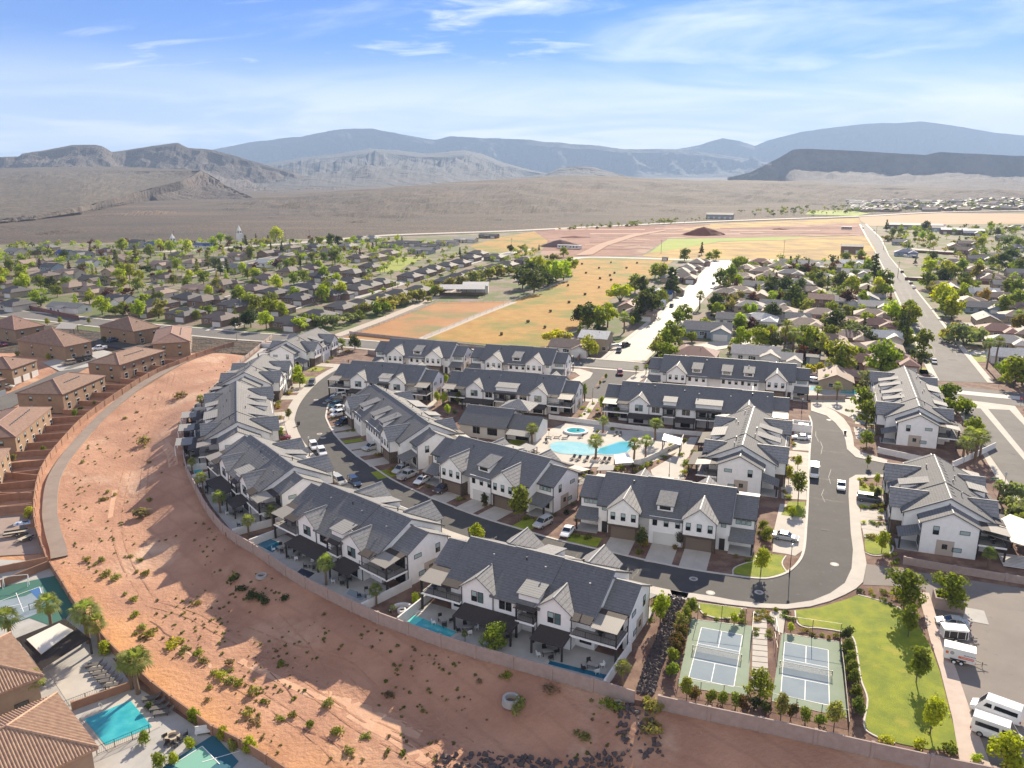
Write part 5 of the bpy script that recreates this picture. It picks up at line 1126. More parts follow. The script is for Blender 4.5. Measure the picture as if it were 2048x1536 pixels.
# ---------------------------------------------------------------- brown row houses west of the path
roofmar=mat('maroon_clay_tile',(0.255,0.155,0.11),0.85,col2=(0.19,0.11,0.08),scale=1.2,stripes=(0,0.5,0.6),bump=0.4,bscale=5,bdist=0.03,rnd=0.1)
brwall=mat('brown_row_stucco',(0.30,0.20,0.125),0.9,col2=(0.26,0.17,0.105),scale=0.7,bump=0.15)
def row_house(c0,c1,c2,label,ze=5.4,yard=True,garages=False):
    p0,p1,p2=[PL_(x,y,ze) for x,y in (c0,c1,c2)]; d=p1-p0; d.z=0; L=d.length; a=math.atan2(d.y,d.x); w=p2-p0; W=abs(-w.x*math.sin(a)+w.y*math.cos(a)); sg=1 if (-w.x*math.sin(a)+w.y*math.cos(a))>0 else -1
    z0=LZ((p0.y+p1.y)/2); o=empty('row_house',(p0.x,p0.y,z0),a); y0,y1=(0,W) if sg>0 else (-W,0)
    b=MB(); b.box(.4,y0+.4,-.5,L-.4,y1-.4,ze); b.build('walls',brwall,o)
    r=MB(); hip(r,0,L,y0,y1,ze,.36); r.build('roof',roofmar,o)
    yc=(y0+y1)/2; hw=(y1-y0)/2; r=MB(); 
    ra,rb=(hw,L-hw) if L>2*hw else (L/2,L/2); r.box(ra,yc-.14,ze+.36*hw+.1,rb,yc+.14,ze+.36*hw+.26)
    for (x,y,xe) in ((0,y0,ra),(0,y1,ra),(L,y0,rb),(L,y1,rb)): r.tube((x,y,ze+.2),(xe,yc,ze+.36*hw+.2),.13,n=4)
    r.build('hip_cap',mat('pale_hip_cap',(0.36,0.21,0.17),0.8),o)
    n=max(2,int(L/4.5)); near=y0+.4 if sg>0 else y1-.4; ny=-1 if sg>0 else 1; far=y1-.4 if sg>0 else y0+.4
    for k in range(n):
        x=L*(k+.5)/n
        for (yy,nn) in ((near,ny),(far,-ny)):
            window(o,x,yy+nn*.01,3.3,1.0,1.3,(0,nn),gm=blind,fm=trim)
            if not (garages and nn==ny): window(o,x+.6,yy+nn*.01,.3,1.5,1.9,(0,nn),gm=glassd,fm=paint)
        if garages: b=MB(); b.box(x-1.7,near+ny*.12-.05,.0,x+1.7,near+ny*.12+.05,2.2); b.build('garage_door',garw,o)
    for x,nx in ((.4,-1),(L-.4,1)):
        for y in (y0+W*.3,y0+W*.7): window(o,x+nx*.01,y,3.3,.9,1.2,(nx,0),gm=blind); window(o,x+nx*.01,y,.6,.9,1.2,(nx,0),gm=blind)
    for k in range(n*2):
        x=ra+(rb-ra)*(k+.5)/(n*2) if rb>ra else L/2; v=MB(); yy=yc-sg*hw*.45; v.box(x-.15,yy-.15,ze+.36*hw*.55,x+.15,yy+.15,ze+.36*hw*.55+.45); v.build('roof_vent',ridgec,o)
    tag(o,label,'row house','brown row houses west of the path')
    if yard:                                     # garden partition walls out to the curved wall
        dr=Vector((math.cos(a),math.sin(a),0)); nr=Vector((-math.sin(a),math.cos(a),0))*(-sg)
        k=0; m=max(2,int(L/6.6)); P0=Vector((p0.x,p0.y,0))
        for k in range(m+1):
            s=P0+dr*(L*k/m)+nr*(-.4); best=None
            for i in range(len(bwd)-1):
                A_,B_=bwd[i],bwd[i+1]; e=B_-A_; den=nr.x*e.y-nr.y*e.x
                if abs(den)<1e-9: continue
                t=((A_.x-s.x)*e.y-(A_.y-s.y)*e.x)/den; u=((A_.x-s.x)*nr.y-(A_.y-s.y)*nr.x)/den
                if 0<=u<=1 and t>0 and (best is None or t<best): best=t
            if best and best<40: block_wall('yard_wall',[s,s+nr*(best-.2)],wallb,label_yard[0]%['first','second','third','fourth','fifth','sixth','seventh','eighth','ninth','tenth','eleventh'][k]+label_yard[1]%label.split('row house')[1].strip(),h=1.7,z=zl,pil=8,group='garden partition walls')
    return o
label_yard=('%s low brown wall from the near end','  of the gardens of the row %s')
label_yard=('%s brown yard wall of the row house','%s')
def lab(s): return s
row_house((240,735),(331,699),(168,731),'brown row house third down the path')
row_house((126,795),(212,747),(29,793),'brown row house fourth down the path')
row_house((32,876),(104,811),(-60,870),'brown row house fifth down the path')
row_house((-45,985),(22,897),(-150,975),'brown row house cut by the left edge')
row_house((381,684),(384,656),(305,682),'brown row house at the road end of the path',yard=False)
row_house((129,695),(185,683),(18,684),'brown row house with the long back wall left of the parked cars',yard=False)
row_house((267,664),(322,654),(177,656),'brown row house with white garages facing its court',yard=False,garages=False)
row_house((29,661),(90,651),(-60,655),'brown row house at the left edge beside the cross road',yard=False)
row_house((24,742),(76,718),(-50,735),'brown row house with white garages at the left edge',yard=False,garages=True)
row_house((-40,775),(12,757),(-110,768),'brown row house behind the tan wall at the left edge',yard=False,garages=True)
def low_sheet(name,px,m,dz=.12):
    b=MB(); b.poly([(q.x,q.y,q.z+dz) for q in (PL_(x,y) for x,y in px)]); structure(name,b,m)
low_sheet('estate_lane',[(-60,838),(20,818),(100,776),(165,742),(200,722),(187,715),(130,738),(60,770),(0,795),(-60,812)],asph2,.25)
low_sheet('estate_court',[(187,690),(281,704),(300,695),(240,680),(200,675)],asph,.25)
low_sheet('parking_pavement',[(85,727),(120,716),(200,700),(225,706),(180,735),(120,744)],conc2,.3)
low_sheet('trailer_yard',[(-40,1034),(66,1030),(86,1108),(-60,1116)],mat('purple_grey_paving',(0.30,0.225,0.185),0.9,col2=(0.25,0.185,0.155),scale=0.4,bump=.2),.12)
# partitions near the trailer yard
for a,b_,t in [((0,942),(76,950),'brown yard wall just above the shaded green garden'),((0,985),(66,985),'brown yard wall beside the white-framed gate'),((-30,1016),(66,1008),'cream-topped yard wall with a white gateway by the round bush')]:
    block_wall('yard_wall',[Vector((p.x,p.y,0)) for p in (PL_(*a,1.7),PL_(*b_,1.7))],wallb,t,h=1.7,z=zl,pil=8,group='garden partition walls')
# ---------------------------------------------------------------- old village houses
HS="""h 32 601 cream dark 0;l 137 606 white grey 0;g 239 592 white dark 0;h 297 612 brown brown 0;h 369 619 brown dark 0;h 441 628 brown brown 0;h 581 636 brown dark 0;g 191 575 tan tan 0;h 147 566 tan tan 90;h 321 578 cream tan 0;l 400 571 tan tan 0;h 448 561 tan brown 90;h 376 588 brown dark 0;h 410 593 brown brown 90;h 318 599 brown dark 0;h 471 602 brown dark 0;h 513 592 brown dark 90;h 554 609 brown brown 0;h 636 623 brown dark 0;g 232 536 tan tan 90;g 325 523 tan tan 0;h 331 548 tan brown 0;g 478 506 tan tan 0;g 536 500 brown brown 90;g 537 520 white white 0;g 578 513 tan brown 0;g 615 503 tan brown 0;t 660 498 tan brown 0;g 482 529 cream grey 0;h 533 551 tan brown 0;h 581 536 tan brown 90;h 625 530 brown brown 0;h 622 568 brown dark 0;h 663 561 brown dark 0;h 581 575 brown dark 0;h 506 571 brown brown 0;h 547 578 brown dark 0;h 598 589 brown dark 0;h 666 582 brown dark 90;h 683 606 brown dark 0;t 31 497 cream grey 0;t 130 501 grey blue 0;g 165 503 grey grey 0;g 178 520 white grey 0;t 103 528 blue dark 0;g 58 520 cream tan 90;h 20 558 tan brown 0;g 188 553 tan brown 0;g 253 513 tan brown 90;t 273 480 grey dark 0;t 307 484 cream blue 0;l 413 486 white blue 0;h 31 575 tan dark 0;h 90 545 tan brown 0;g 140 540 cream tan 0;h 60 497 brown dark 90;h 95 490 tan grey 0;h 215 497 tan brown 0;h 360 505 tan brown 0;h 390 520 cream tan 90;g 440 515 tan grey 0;h 580 490 tan brown 0;h 630 488 brown dark 0;
h 720 601 brown dark 0;h 761 590 brown dark 0;h 796 581 brown dark 0;h 837 573 brown dark 0;h 891 556 brown dark 0;h 915 548 brown dark 0;h 938 541 brown dark 0;h 960 536 brown dark 0;h 990 529 brown dark 0;h 1014 523 brown dark 0;h 1049 515 brown dark 0;h 714 570 brown dark 0;h 737 563 brown dark 0;h 762 558 brown dark 0;h 820 546 brown dark 0;h 847 538 brown dark 0;h 866 531 brown dark 0;h 893 525 brown dark 0;h 919 519 brown dark 0;h 941 509 brown dark 0;h 955 501 brown dark 0;h 990 508 brown dark 0;h 710 539 brown dark 90;h 751 508 tan brown 0;h 779 501 tan brown 0;h 716 510 tan brown 0;l 816 481 grey dark 0;l 855 487 grey dark 0;l 895 480 cream grey 0;l 932 474 cream pale 0;l 978 466 brown dark 0;l 843 495 grey grey 0;h 744 472 grey grey 0;l 787 484 grey dark 0;h 720 473 grey dark 0;h 695 487 tan grey 0;h 740 527 brown dark 0;h 675 534 tan brown 0;h 700 556 brown dark 0;h 640 546 brown dark 0;
h 1376 530 pink dark 90;h 1396 519 pink dark 90;h 1368 549 brown brown 0;h 1522 519 brown maroon 0;h 1495 531 tan tan 90;h 1526 537 tan tan 0;g 1584 520 tan grey 0;g 1621 523 white pale 0;l 1650 528 grey grey 0;g 1703 521 white white 0;g 1710 540 white pale 0;g 1704 551 cream pale 90;h 1580 541 tan grey 0;h 1645 549 tan grey 0;h 1598 560 tan grey 0;g 1514 564 white grey 0;h 1480 575 tan tan 0;g 1522 585 tan tan 90;h 1456 579 tan brown 0;g 1458 598 tan tan 0;g 1550 602 white grey 0;t 1642 590 brown maroon 0;g 1687 594 white pale 0;g 1736 589 blue grey 90;g 1748 604 white pale 0;h 1642 620 pink pink 0;g 1588 628 white grey 0;h 1744 622 tan tan 0;h 1751 641 pink maroon 0;g 1467 629 white grey 0;h 1520 630 white white 0;h 1601 655 pink tan 0;h 1655 672 tan tan 0;h 1717 713 pink maroon 0;g 1672 745 tan tan 90;h 1789 712 pink maroon 0;h 1690 690 tan tan 90;g 1762 664 cream white 0;h 1765 688 pink tan 0;h 1812 500 blue blue 0;g 1908 487 tan tan 90;g 1930 495 tan tan 0;g 1936 482 tan tan 0;h 1885 449 grey grey 0;g 1802 479 grey grey 0;l 1820 449 tan white 0;g 1943 461 brown white 0;g 2011 471 tan grey 0;l 2006 506 brown dark 0;g 1904 571 tan pale 90;g 1883 563 tan tan 0;g 1967 578 white white 0;g 2012 562 tan grey 0;g 1986 586 pink tan 0;h 1938 596 tan tan 90;g 1965 606 blue grey 0;g 1972 630 tan grey 90;h 1995 652 pink maroon 0;g 2018 606 tan tan 0;h 2040 625 tan tan 0;h 2013 675 tan pale 0;g 2030 702 white white 0;g 2042 540 tan grey 0;h 1875 525 tan tan 0;h 1905 520 brown brown 0;h 1955 535 tan tan 0;h 1980 550 tan tan 90;h 2030 490 tan grey 0;g 1960 512 tan grey 0;h 2035 450 brown dark 0;
g 1260 604 tan maroon 90;g 1312 582 white blue 90;g 1144 683 white tan 0;g 1294 600 white white 90;h 1281 618 tan tan 0;h 1366 538 pink dark 90;h 1345 548 tan grey 90;h 1338 575 tan tan 90;h 1540 548 tan tan 0;h 1560 571 tan grey 0;h 1485 548 tan tan 0;h 1560 528 tan brown 0;h 1610 640 tan tan 0;h 1680 635 pink maroon 90;h 1700 665 pink tan 0;h 1560 615 tan tan 0;h 1500 605 tan grey 0;h 1620 575 tan tan 0;h 1735 570 tan tan 90;h 2060 590 tan tan 0;h 2070 660 tan tan 0;h 2080 720 tan tan 0;h -40 600 tan dark 0;h -60 560 tan brown 0;h -30 530 tan brown 0"""
SH=dict(h='hip',g='gable',t='two',l='long')
for ln in HS.replace('\n','').split(';'):
    a=ln.split()
    if len(a)<6: continue
    st,px,py,wc,rc,tn=a[0],int(a[1]),int(a[2]),a[3],a[4],int(a[5]); rc='tan' if rc=='pink' else rc
    far=py<560; s=0.95 if py>560 else 1.0
    if rc=='dark' and wc=='brown' and 690<px<1060: s=0.92
    house(SH[st],px,py+3,wc,rc,tn,s)
# singled-out houses
house('gable',1416,655,'blue','grey',0,1.15,'blue-grey gabled house with an open dark garage facing the camera')
house('hip',1392,702,'pink','maroon',180,1.0,'maroon hip-roofed house directly behind the long dormered townhouses')
house('gable',1512,700,'white','pale',0,1.0,'white house with pale roof behind the long dormered townhouse row')
house('gable',1567,708,'white','pale',0,.8,'small white pale-roofed house beside the yellow-green bushes')
house('two',1192,668,'tan','white',180,.95,'tan two-storey house with solar panels on its pale roof')
for r_,w_,h_ in ((0,2,1),(1,6,1)): pass
q=P(1192,668,6.0); so_=MB()
for k in range(6):
    x=-2.6+k*1.05; so_.prism([(x,-4.6,5.95),(x+.95,-4.6,5.95),(x+.95,-2.9,6.66),(x,-2.9,6.66)],(0,0,.08))
# steeples, barns, sheds
def steeple(px,py,h,label):
    q=P(px,py,0); o=empty('church_steeple',q,GRID); w=wallmat('white')
    MB().box(-2.2,-2.2,0,2.2,2.2,h*.5).build('tower',w,o); MB().box(-1.7,-1.7,h*.5,1.7,1.7,h*.68).build('belfry',w,o)
    s=MB(); s.rings([[(-1.7,-1.7,h*.68),(1.7,-1.7,h*.68),(1.7,1.7,h*.68),(-1.7,1.7,h*.68)],[(-.1,-.1,h),(.1,-.1,h),(.1,.1,h),(-.1,.1,h)]]); s.build('spire',w,o)
    for (nx,ny) in ((0,-1),(1,0),(0,1),(-1,0)): window(o,nx*1.71,ny*1.71,h*.54,1.2,1.6,(nx,ny),gm=glassd)
    tag(o,label,'steeple','church steeples')
steeple(480,483,16,'tall white church steeple against the brown plain'); steeple(347,496,13,'short white church steeple among yellow-green trees')
def shed(px,py,L,Wd,hh,wc,rc,label,turn=0,open_=False):
    q=P(px,py,0); o=empty('barn',q,GRID+R(turn)); w=MB(); p=.28; r=MB()
    if open_:
        for x in [-L/2+.3+k*(L-.6)/5 for k in range(6)]:
            for y in (-Wd/2+.3,Wd/2-.3): w.box(x-.12,y-.12,0,x+.12,y+.12,hh)
        w.box(-L/2,-.1,0,L/2,.1,1.4)
        w.build('posts',wallmat('brown'),o)
    else:
        gabl(w,-L/2+.3,L/2-.3,-Wd/2+.2,Wd/2-.2,hh,p); w.build('walls',wallmat(wc),o)
        for k in range(max(1,int(L/7))):
            x=-L/2+L*(k+.5)/max(1,int(L/7)); MB().box(x-1.6,-Wd/2+.12,0,x+1.6,-Wd/2+.22,2.8).build('barn_door',garw,o)
    for s in (-1,1): r.prism([(-L/2,s*(Wd/2+.4),hh-.1),(L/2,s*(Wd/2+.4),hh-.1),(L/2,0,hh+p*Wd/2),(-L/2,0,hh+p*Wd/2)],(0,0,.12))
    r.build('roof',roofmat(rc),o); tag(o,label,'barn','barns and sheds')
shed(925,590,26,12,4.2,'white','white','open-sided white-roofed horse barn left of the central golden field',20,True)
shed(952,585,15,11,4.6,'white','white','white barn with a pale gable roof at the golden field edge',20)
shed(1042,562,6,4,3,'white','white','small white shed at the corner of the paved farm yard',20)
shed(1830,458,60,14,5,'brown','white','long flat white-roofed warehouse behind the dark round tree')
shed(1905,468,26,14,5,'brown','white','red shed with white roof and white trucks in front'); shed(1945,470,22,14,5,'brown','white','red shed with white roof farthest right of the pair'); shed(1877,462,16,10,4,'blue','grey','blue-doored grey shed left of the red sheds')
shed(1703,506,18,12,6,'brown','brown','dark brown two-gabled barn standing alone in the gold field')
shed(1330,0+521,5,3,2.5,'brown','brown','tiny brown shed beside the far cross street'); shed(1440,437,40,18,6,'grey','dark','dark long shed beside the highway below the foothills')
shed(1628,727,6,4,2.8,'blue','grey','small blue-grey garden shed beside the wide green willow'); shed(1657,733,6,4,2.8,'pink','tan','small tan garden shed right of the blue-grey one')
# maroon wall north of the estate pool
for a,b_,m_,t,h_ in [((1617,762),(1745,778),wallr,'maroon block wall with brick cap above the small estate pool',2.2),((0,606),(158,640),wallr,'long maroon wall along the far side of the cross road',2),((1300,728),(1345,736),wallr,'short maroon wall behind the young palms',1.6),
    ((1330,700),(1290,735),wallr,'zigzag red brick planter wall at the street corner',1.4),((700,668),(1110,712),wallp,'low pinkish wall along the golden field edge',1.2),((1810,560),(2048,572),wallr,'maroon wall behind the amber trees',1.8),((1480,610),(1640,616),wallr,'maroon wall across the village gardens',1.8),
    ((1560,640),(1700,652),wallr,'maroon wall between village gardens near the dark round tree',1.8),((1180,690),(1155,722),wallb,'brown wall beside the yellow-green corner tree',1.6),((1830,505),(2048,518),wallr,'maroon wall in front of the blue-roofed house',1.8)]:
    block_wall('block_wall',[P(*a,h_)*1.0 if False else Vector((P(*a,0).x,P(*a,0).y,0)),Vector((P(*b_,0).x,P(*b_,0).y,0))],m_,t,h=h_,pil=9,group='village walls')
# farm fences: posts and rails
fencem=mat('white_fence_rail',(0.62,0.60,0.56),0.8)
def rail_fence(px,label,h=1.3,step=5.0,m=None,rails=3,mesh=False):
    pts=[P(x,y) for x,y in px]; o=empty('rail_fence',pts[0]); org=pts[0]
    for i in range(len(pts)-1):
        a,b_=pts[i],pts[i+1]; L=(b_-a).length; n=max(1,int(L/step))
        for k in range(n):
            p=a.lerp(b_,k/n)-org; MB().box(p.x-.08,p.y-.08,0,p.x+.08,p.y+.08,h).build('post',m or fencem,o)
        for r in range(rails):
            zz=h*(r+1)/rails-.08; q=MB(); A_,B_=a-org,b_-org; q.tube((A_.x,A_.y,zz),(B_.x,B_.y,zz),.055,n=4); q.build('rail',m or fencem,o)
    tag(o,label,'fence','farm fences')
rail_fence([(672,682),(760,650),(874,606)],'white rail fence along the farm lane and horse paddock')
rail_fence([(848,677),(935,640),(1028,603),(1085,583),(1141,559)],'white rail fence between paddock and golden field',step=7)
rail_fence([(1028,603),(946,605),(874,606)],'white rail fence behind the horse paddock')
rail_fence([(905,580),(960,553),(1040,530)],'white rail fence along the upper farm lane',step=8)
# hay bales
hay=mat('dark_hay_bale',(0.13,0.10,0.05),0.95)
hb_=MB(); hb_.tube((-.7,0,.75),(.7,0,.75),.75,n=12); hbp=proto(hb_.build('hay_bale',hay))
HB=[(1003,670),(1056,645),(1101,624),(1138,606),(1170,590),(1198,576),(1222,561),(1136,572),(1172,547),(1198,537),(1229,547),(1253,537),(1222,526),(1164,529),(1274,527),(1305,533),(1220,552),(1274,553),(1200,558),(1090,656)]
for i,(x,y) in enumerate(HB): auto(hbp.put(P(x,y),i*.9,sc=.85),'round hay bale on the golden field','hay bale','hay bales on the golden field')
# soil mounds and site cabins
def mound(px,py,r,h,m,label,ex=1.6):
    q=P(px,py,0); b=MB(); rings=[]; rnd=random.Random(int(px))
    for k in range(6):
        t=k/5; rr=r*(1-t)**.8; rings.append([(math.cos(a*.4488)*rr*ex*(1+.12*math.sin(a*2.3+k)),math.sin(a*.4488)*rr*(1+.12*math.cos(a*1.7)),h*t+rnd.uniform(-.3,.3)*(1-t)) for a in range(14)])
    b.rings(rings); o=b.build('soil_mound',m,loc=q); tag(o,label,'soil mound','soil mounds on the building site')
mound(1120,493,10,6.5,mat('dark_soil',(0.17,0.10,0.085),0.95,bump=.8,bscale=.5,bdist=.5),'dark soil mound at the near side of the building site',2.0)
mound(1407,470,13,9,redpile,'tall red soil mound at the edge of the green field',1.9); mound(1150,475,7,2,redpile,'low red soil mound behind the dark mound',2.5); mound(1560,459,6,2,redpile,'small red mound in the far dry field',2); mound(1630,456,20,1.2,redpile,'wide low red bank on the far building site',3)
for k,(x,y,c) in enumerate([(1128,497,'white'),(1150,498,'white'),(1693,459,'grey')]):
    q=P(x,y,0); o=empty('site_trailer',q,GRID); MB().box(-6,-1.4,.5,6,1.4,3.2).build('body',wallmat(c),o); MB().box(-6.1,-1.5,3.2,6.1,1.5,3.4).build('roof',roofmat('white'),o)
    for xx in (-4,-1,2): window(o,xx,-1.41,1.5,1,1,(0,-1),gm=glassd)
    tag(o,['white site trailer left of the pair by the dark mound','white site trailer right of the pair by the dark mound','grey tank trailer on the far site by the avenue'][k],'trailer','site trailers')
# ---------------------------------------------------------------- trees of the villages
LODF=0.42
TS="""R 51 583 9 bright;R 103 586 8 dark;R 82 578 7 mid;R 44 557 8 bright;M 82 612 5 mid;R 20 545 8 mid;R 44 533 8 mid;R 130 524 8 dark;R 99 549 6 amber;R 246 503 10 bright;P 273 528 12 sage;P 232 524 8 dark;R 301 514 9 mid;R 321 503 9 bright;R 342 507 9 bright;R 376 503 9 bright;R 427 496 9 bright;R 441 488 9 bright;R 460 492 8 mid;P 492 493 9 dark;C 513 491 9 dark;R 552 484 13 bright;R 502 518 9 mid;C 543 511 9 dark;P 564 507 8 dark;P 417 537 11 sage;P 441 549 9 dark;P 455 549 9 dark;P 396 553 10 sage;R 430 541 8 grey;R 355 541 7 mid;R 246 555 8 mid;R 260 560 9 bright;R 239 566 8 bright;R 280 562 6 bright;R 322 562 6 bright;R 342 561 6 maroon;R 379 561 6 bright;F 560 549 6 palm;C 602 539 8 dark;R 670 528 10 mid;R 677 495 9 dark;R 663 490 9 dark;R 640 495 8 mid;R 639 543 7 bright;R 554 577 7 bright;R 588 570 7 mid;R 608 566 7 mid;R 649 561 8 bright;R 646 603 8 bright;R 683 596 8 bright;R 502 618 7 mid;R 540 618 7 mid;R 540 632 7 bright;R 513 626 7 mid;R 554 629 6 bright;
R 205 630 8 bright;M 246 630 6 mid;R 280 638 8 bright;R 318 637 8 sage;M 362 640 5 sage;R 393 641 5 mid;R 502 655 8 dark;R 489 655 7 dark;R 533 658 8 bright;R 470 657 5 dark;M 598 661 6 bright;M 649 655 6 grey;M 670 652 6 grey;M 620 650 6 mid;R 575 650 5 mid;
M 847 602 6 sage;M 826 606 6 sage;M 870 592 6 sage;M 905 577 6 sage;M 929 573 6 sage;M 953 566 7 sage;M 980 560 7 sage;M 995 556 6 sage;M 782 618 6 sage;M 802 612 6 sage;M 755 629 6 mid;M 730 634 6 sage;M 765 622 6 sage;M 700 645 5 grey;M 718 640 5 mid;
R 1068 586 12 dark;R 1045 578 10 dark;R 1060 572 12 dark;R 1078 545 10 bright;R 1112 566 12 bright;R 1127 560 11 bright;R 1100 560 11 bright;R 1140 548 10 bright;R 1095 575 8 dark;R 1085 565 10 mid;M 1107 526 6 sage;R 1127 514 7 mid;R 1038 552 6 mid;M 1018 550 6 mid;R 1058 540 7 mid;M 1000 545 5 sage;P 920 512 6 dark;R 1022 506 6 dark;M 1045 500 5 sage;P 1078 503 5 dark;
R 1178 655 11 dark;R 1160 650 9 dark;R 1215 655 11 bright;R 1198 660 10 mid;M 1240 603 9 yellow;R 1291 640 13 dark;R 1300 632 12 dark;R 1281 590 9 dark;R 1270 585 9 mid;R 1325 560 9 mid;R 1310 556 8 mid;P 1340 594 14 dark;P 1348 590 12 dark;R 1322 610 7 mid;M 1113 690 7 yellow;R 1178 713 8 yellow;R 1135 698 6 sage;F 1248 665 8 palm;Y 1264 655 5 bright;R 1270 650 6 dark;R 1342 700 11 mid;R 1330 708 9 mid;R 1315 716 8 sage;R 1335 730 8 mid;R 1370 645 8 mid;R 1355 650 7 mid;
F 1399 618 7 palm;R 1433 626 8 dark;M 1464 616 6 sage;R 1461 568 10 mid;R 1440 572 9 mid;R 1474 544 9 mid;R 1485 538 7 mid;R 1369 522 8 mid;P 1403 510 9 dark;R 1432 520 7 mid;R 1418 522 6 mid;R 1480 700 9 bright;R 1519 696 8 mid;F 1570 688 9 palm;F 1586 700 8 palm;R 1545 645 9 dark;R 1584 618 10 dark;R 1567 590 9 dark;R 1545 585 8 dark;R 1600 590 8 dark;R 1638 575 8 dark;R 1680 578 9 dark;R 1703 588 9 bright;R 1755 592 9 yellow;R 1667 666 10 dark;R 1680 745 11 mid;P 1678 752 10 mid;R 1640 715 9 sage;R 1622 706 10 mid;R 1615 690 8 mid;R 1660 690 8 mid;M 1714 682 8 grey;M 1700 672 7 grey;R 1697 614 8 maroon;R 1724 612 7 bright;R 1762 752 12 mid;R 1775 748 9 mid;P 1748 560 14 dark;R 1735 545 8 mid;R 1770 575 9 mid;R 1782 645 10 bright;R 1822 652 10 mid;R 1815 640 9 mid;R 1845 706 9 mid;R 1573 728 4 yellow;M 1539 718 4 grey;M 1635 745 4 yellow;P 1580 535 7 dark;R 1690 530 8 mid;R 1720 525 8 mid;R 1700 545 7 mid;
C 1796 686 13 dark;C 1803 687 13 dark;C 1811 688 14 dark;
R 1881 614 11 bright;R 1902 640 12 bright;R 1890 630 10 mid;R 1854 578 9 mid;R 1880 566 7 dark;M 1929 690 9 grey;M 1915 682 8 sage;R 1861 550 9 yellow;R 1891 552 9 yellow;R 1922 548 9 mid;R 1953 560 9 amber;R 1905 560 8 mid;R 1885 570 9 dark;R 1929 576 8 dark;R 1946 522 7 bright;R 1984 536 7 mid;R 2018 534 11 dark;R 2003 540 10 dark;R 2035 548 9 mid;R 2035 500 9 mid;R 2014 494 9 mid;R 1980 460 9 bright;R 1994 473 8 dark;R 1963 497 9 yellow;R 1850 462 10 dark;P 1772 462 11 dark;R 1785 474 8 mid;R 1800 470 7 mid;R 1844 480 8 bright;R 1861 485 8 bright;R 1830 476 7 mid;M 1775 482 6 sage;R 2014 590 8 mid;R 2031 596 9 mid;R 2031 622 9 mid;R 2005 630 8 mid;R 2038 665 8 amber;R 2028 775 10 mid;R 2044 770 9 mid;R 1892 815 7 mid;M 1905 830 6 mid;M 1912 822 5 dark;R 1865 525 7 dark;R 1930 588 8 mid;Y 1930 572 7 bright;F 1973 738 10 tall;F 1990 735 10 tall;F 2035 655 7 palm;
C 1730 820 0 dark;R 1732 852 7 mid;R 1724 822 7 mid;R 1733 892 4 mid;R 1731 778 6 grey;F 1653 776 4 palm;F 1673 800 5 palm;F 1634 800 4 palm;F 1272 750 3 palm;F 1292 748 3 palm;R 710 700 6 dark;R 683 697 4 mid;Y 596 764 6 bright;R 600 775 5 bright;F 1934 905 6 palm;F 1950 920 7 palm;F 1925 925 6 palm;F 1960 912 6 palm;R 1945 880 6 mid;F 1996 1000 4 palm;M 2022 1012 5 grey;M 2037 1040 5 grey;M 2048 1070 5 mid"""
KD=dict(R='round',M='mesquite',P='pine',C='cypress',F='palm',Y='young')
for ln in TS.replace('\n','').split(';'):
    a=ln.split()
    if len(a)<5 or float(a[3])==0: continue
    tree(KD[a[0]],int(a[1]),int(a[2]),float(a[3])*(1.30 if int(a[2])<640 else 1.12),a[4],lod=LODF if a[0] in 'RMP' else 1.0)
# filler trees: scattered through the gardens, kept off houses, roads and open fields
def inpoly(x,y,pl):
    c=False; n=len(pl)
    for i in range(n):
        a,b=pl[i],pl[(i+1)%n]
        if (a[1]>y)!=(b[1]>y) and x<(b[0]-a[0])*(y-a[1])/(b[1]-a[1])+a[0]: c=not c
    return c
SPOTS=[]
def fill(px,n,seed,cols,label_group,hmin=4,hmax=8,kinds='RRRMP'):
    rnd=random.Random(seed); poly=[(p.x,p.y) for p in pix(px)]; x0=min(p[0] for p in poly);x1=max(p[0] for p in poly);y0=min(p[1] for p in poly);y1=max(p[1] for p in poly); done=0; tries=0; placed=[]
    while done<n and tries<n*60:
        tries+=1; x,y=rnd.uniform(x0,x1),rnd.uniform(y0,y1)
        if not inpoly(x,y,poly): continue
        if any(abs(x-a)<r and math.hypot(x-a,y-b)<r*.92 for a,b,r in HPOS) or any(math.hypot(x-a,y-b)<4 for a,b in placed): continue
        if not road_clear(x,y): continue
        placed.append((x,y)); done+=1; k=rnd.choice(kinds); c=rnd.choice(cols); h=rnd.uniform(hmin,hmax)*(.65 if k=='M' else 1)
        SPOTS.append((h/math.hypot(x,y),x,y,k,c,h,rnd.uniform(0,6.28),rnd.randrange(3)))
def place_fill():
    SPOTS.sort(reverse=True); room={'R':300-NEAR_R,'M':230,'P':150}; rest=[]
    for s_,x,y,k,c,h,a,v in SPOTS:
        kk=KD[k]
        if room[k]>0:
            room[k]-=1; o=tree_proto(kk,c,v,LODF if k in 'RMP' else 1.0).put((x,y,0),a,sc=h/HTS[kk]); auto(o,f"{ADJ[c]} {NOUN[kk]}",'tree','trees among the houses')
        else: rest.append((x,y,k,c,h,a))
    rnd=random.Random(4); cols=sorted({r[3] for r in rest}); b=MB(); mi=[]
    for x,y,k,c,h,a in rest:
        n0=len(b.f); w=h*.42; lob=[(x+math.cos(a+i*2.1)*w*.5,y+math.sin(a+i*2.1)*w*.5,h*(.5+.12*i),w*.62,.85) for i in range(3)]
        leaves(b,rnd,lob,70,h*.085); b.tube((x,y,0),(x,y,h*.5),.15,n=3,cap=False); mi+= [cols.index(c)]*(len(b.f)-n0)
    me=bpy.data.meshes.new('distant_trees'); me.from_pydata(b.v,[],b.f)
    for c in cols: me.materials.append(leafm(c))
    me.polygons.foreach_set('material_index',mi); me.update(); o=link('distant_trees',me); tag(o,'smaller and farther trees among the village houses','trees',kind='stuff')
CLEAR=[]
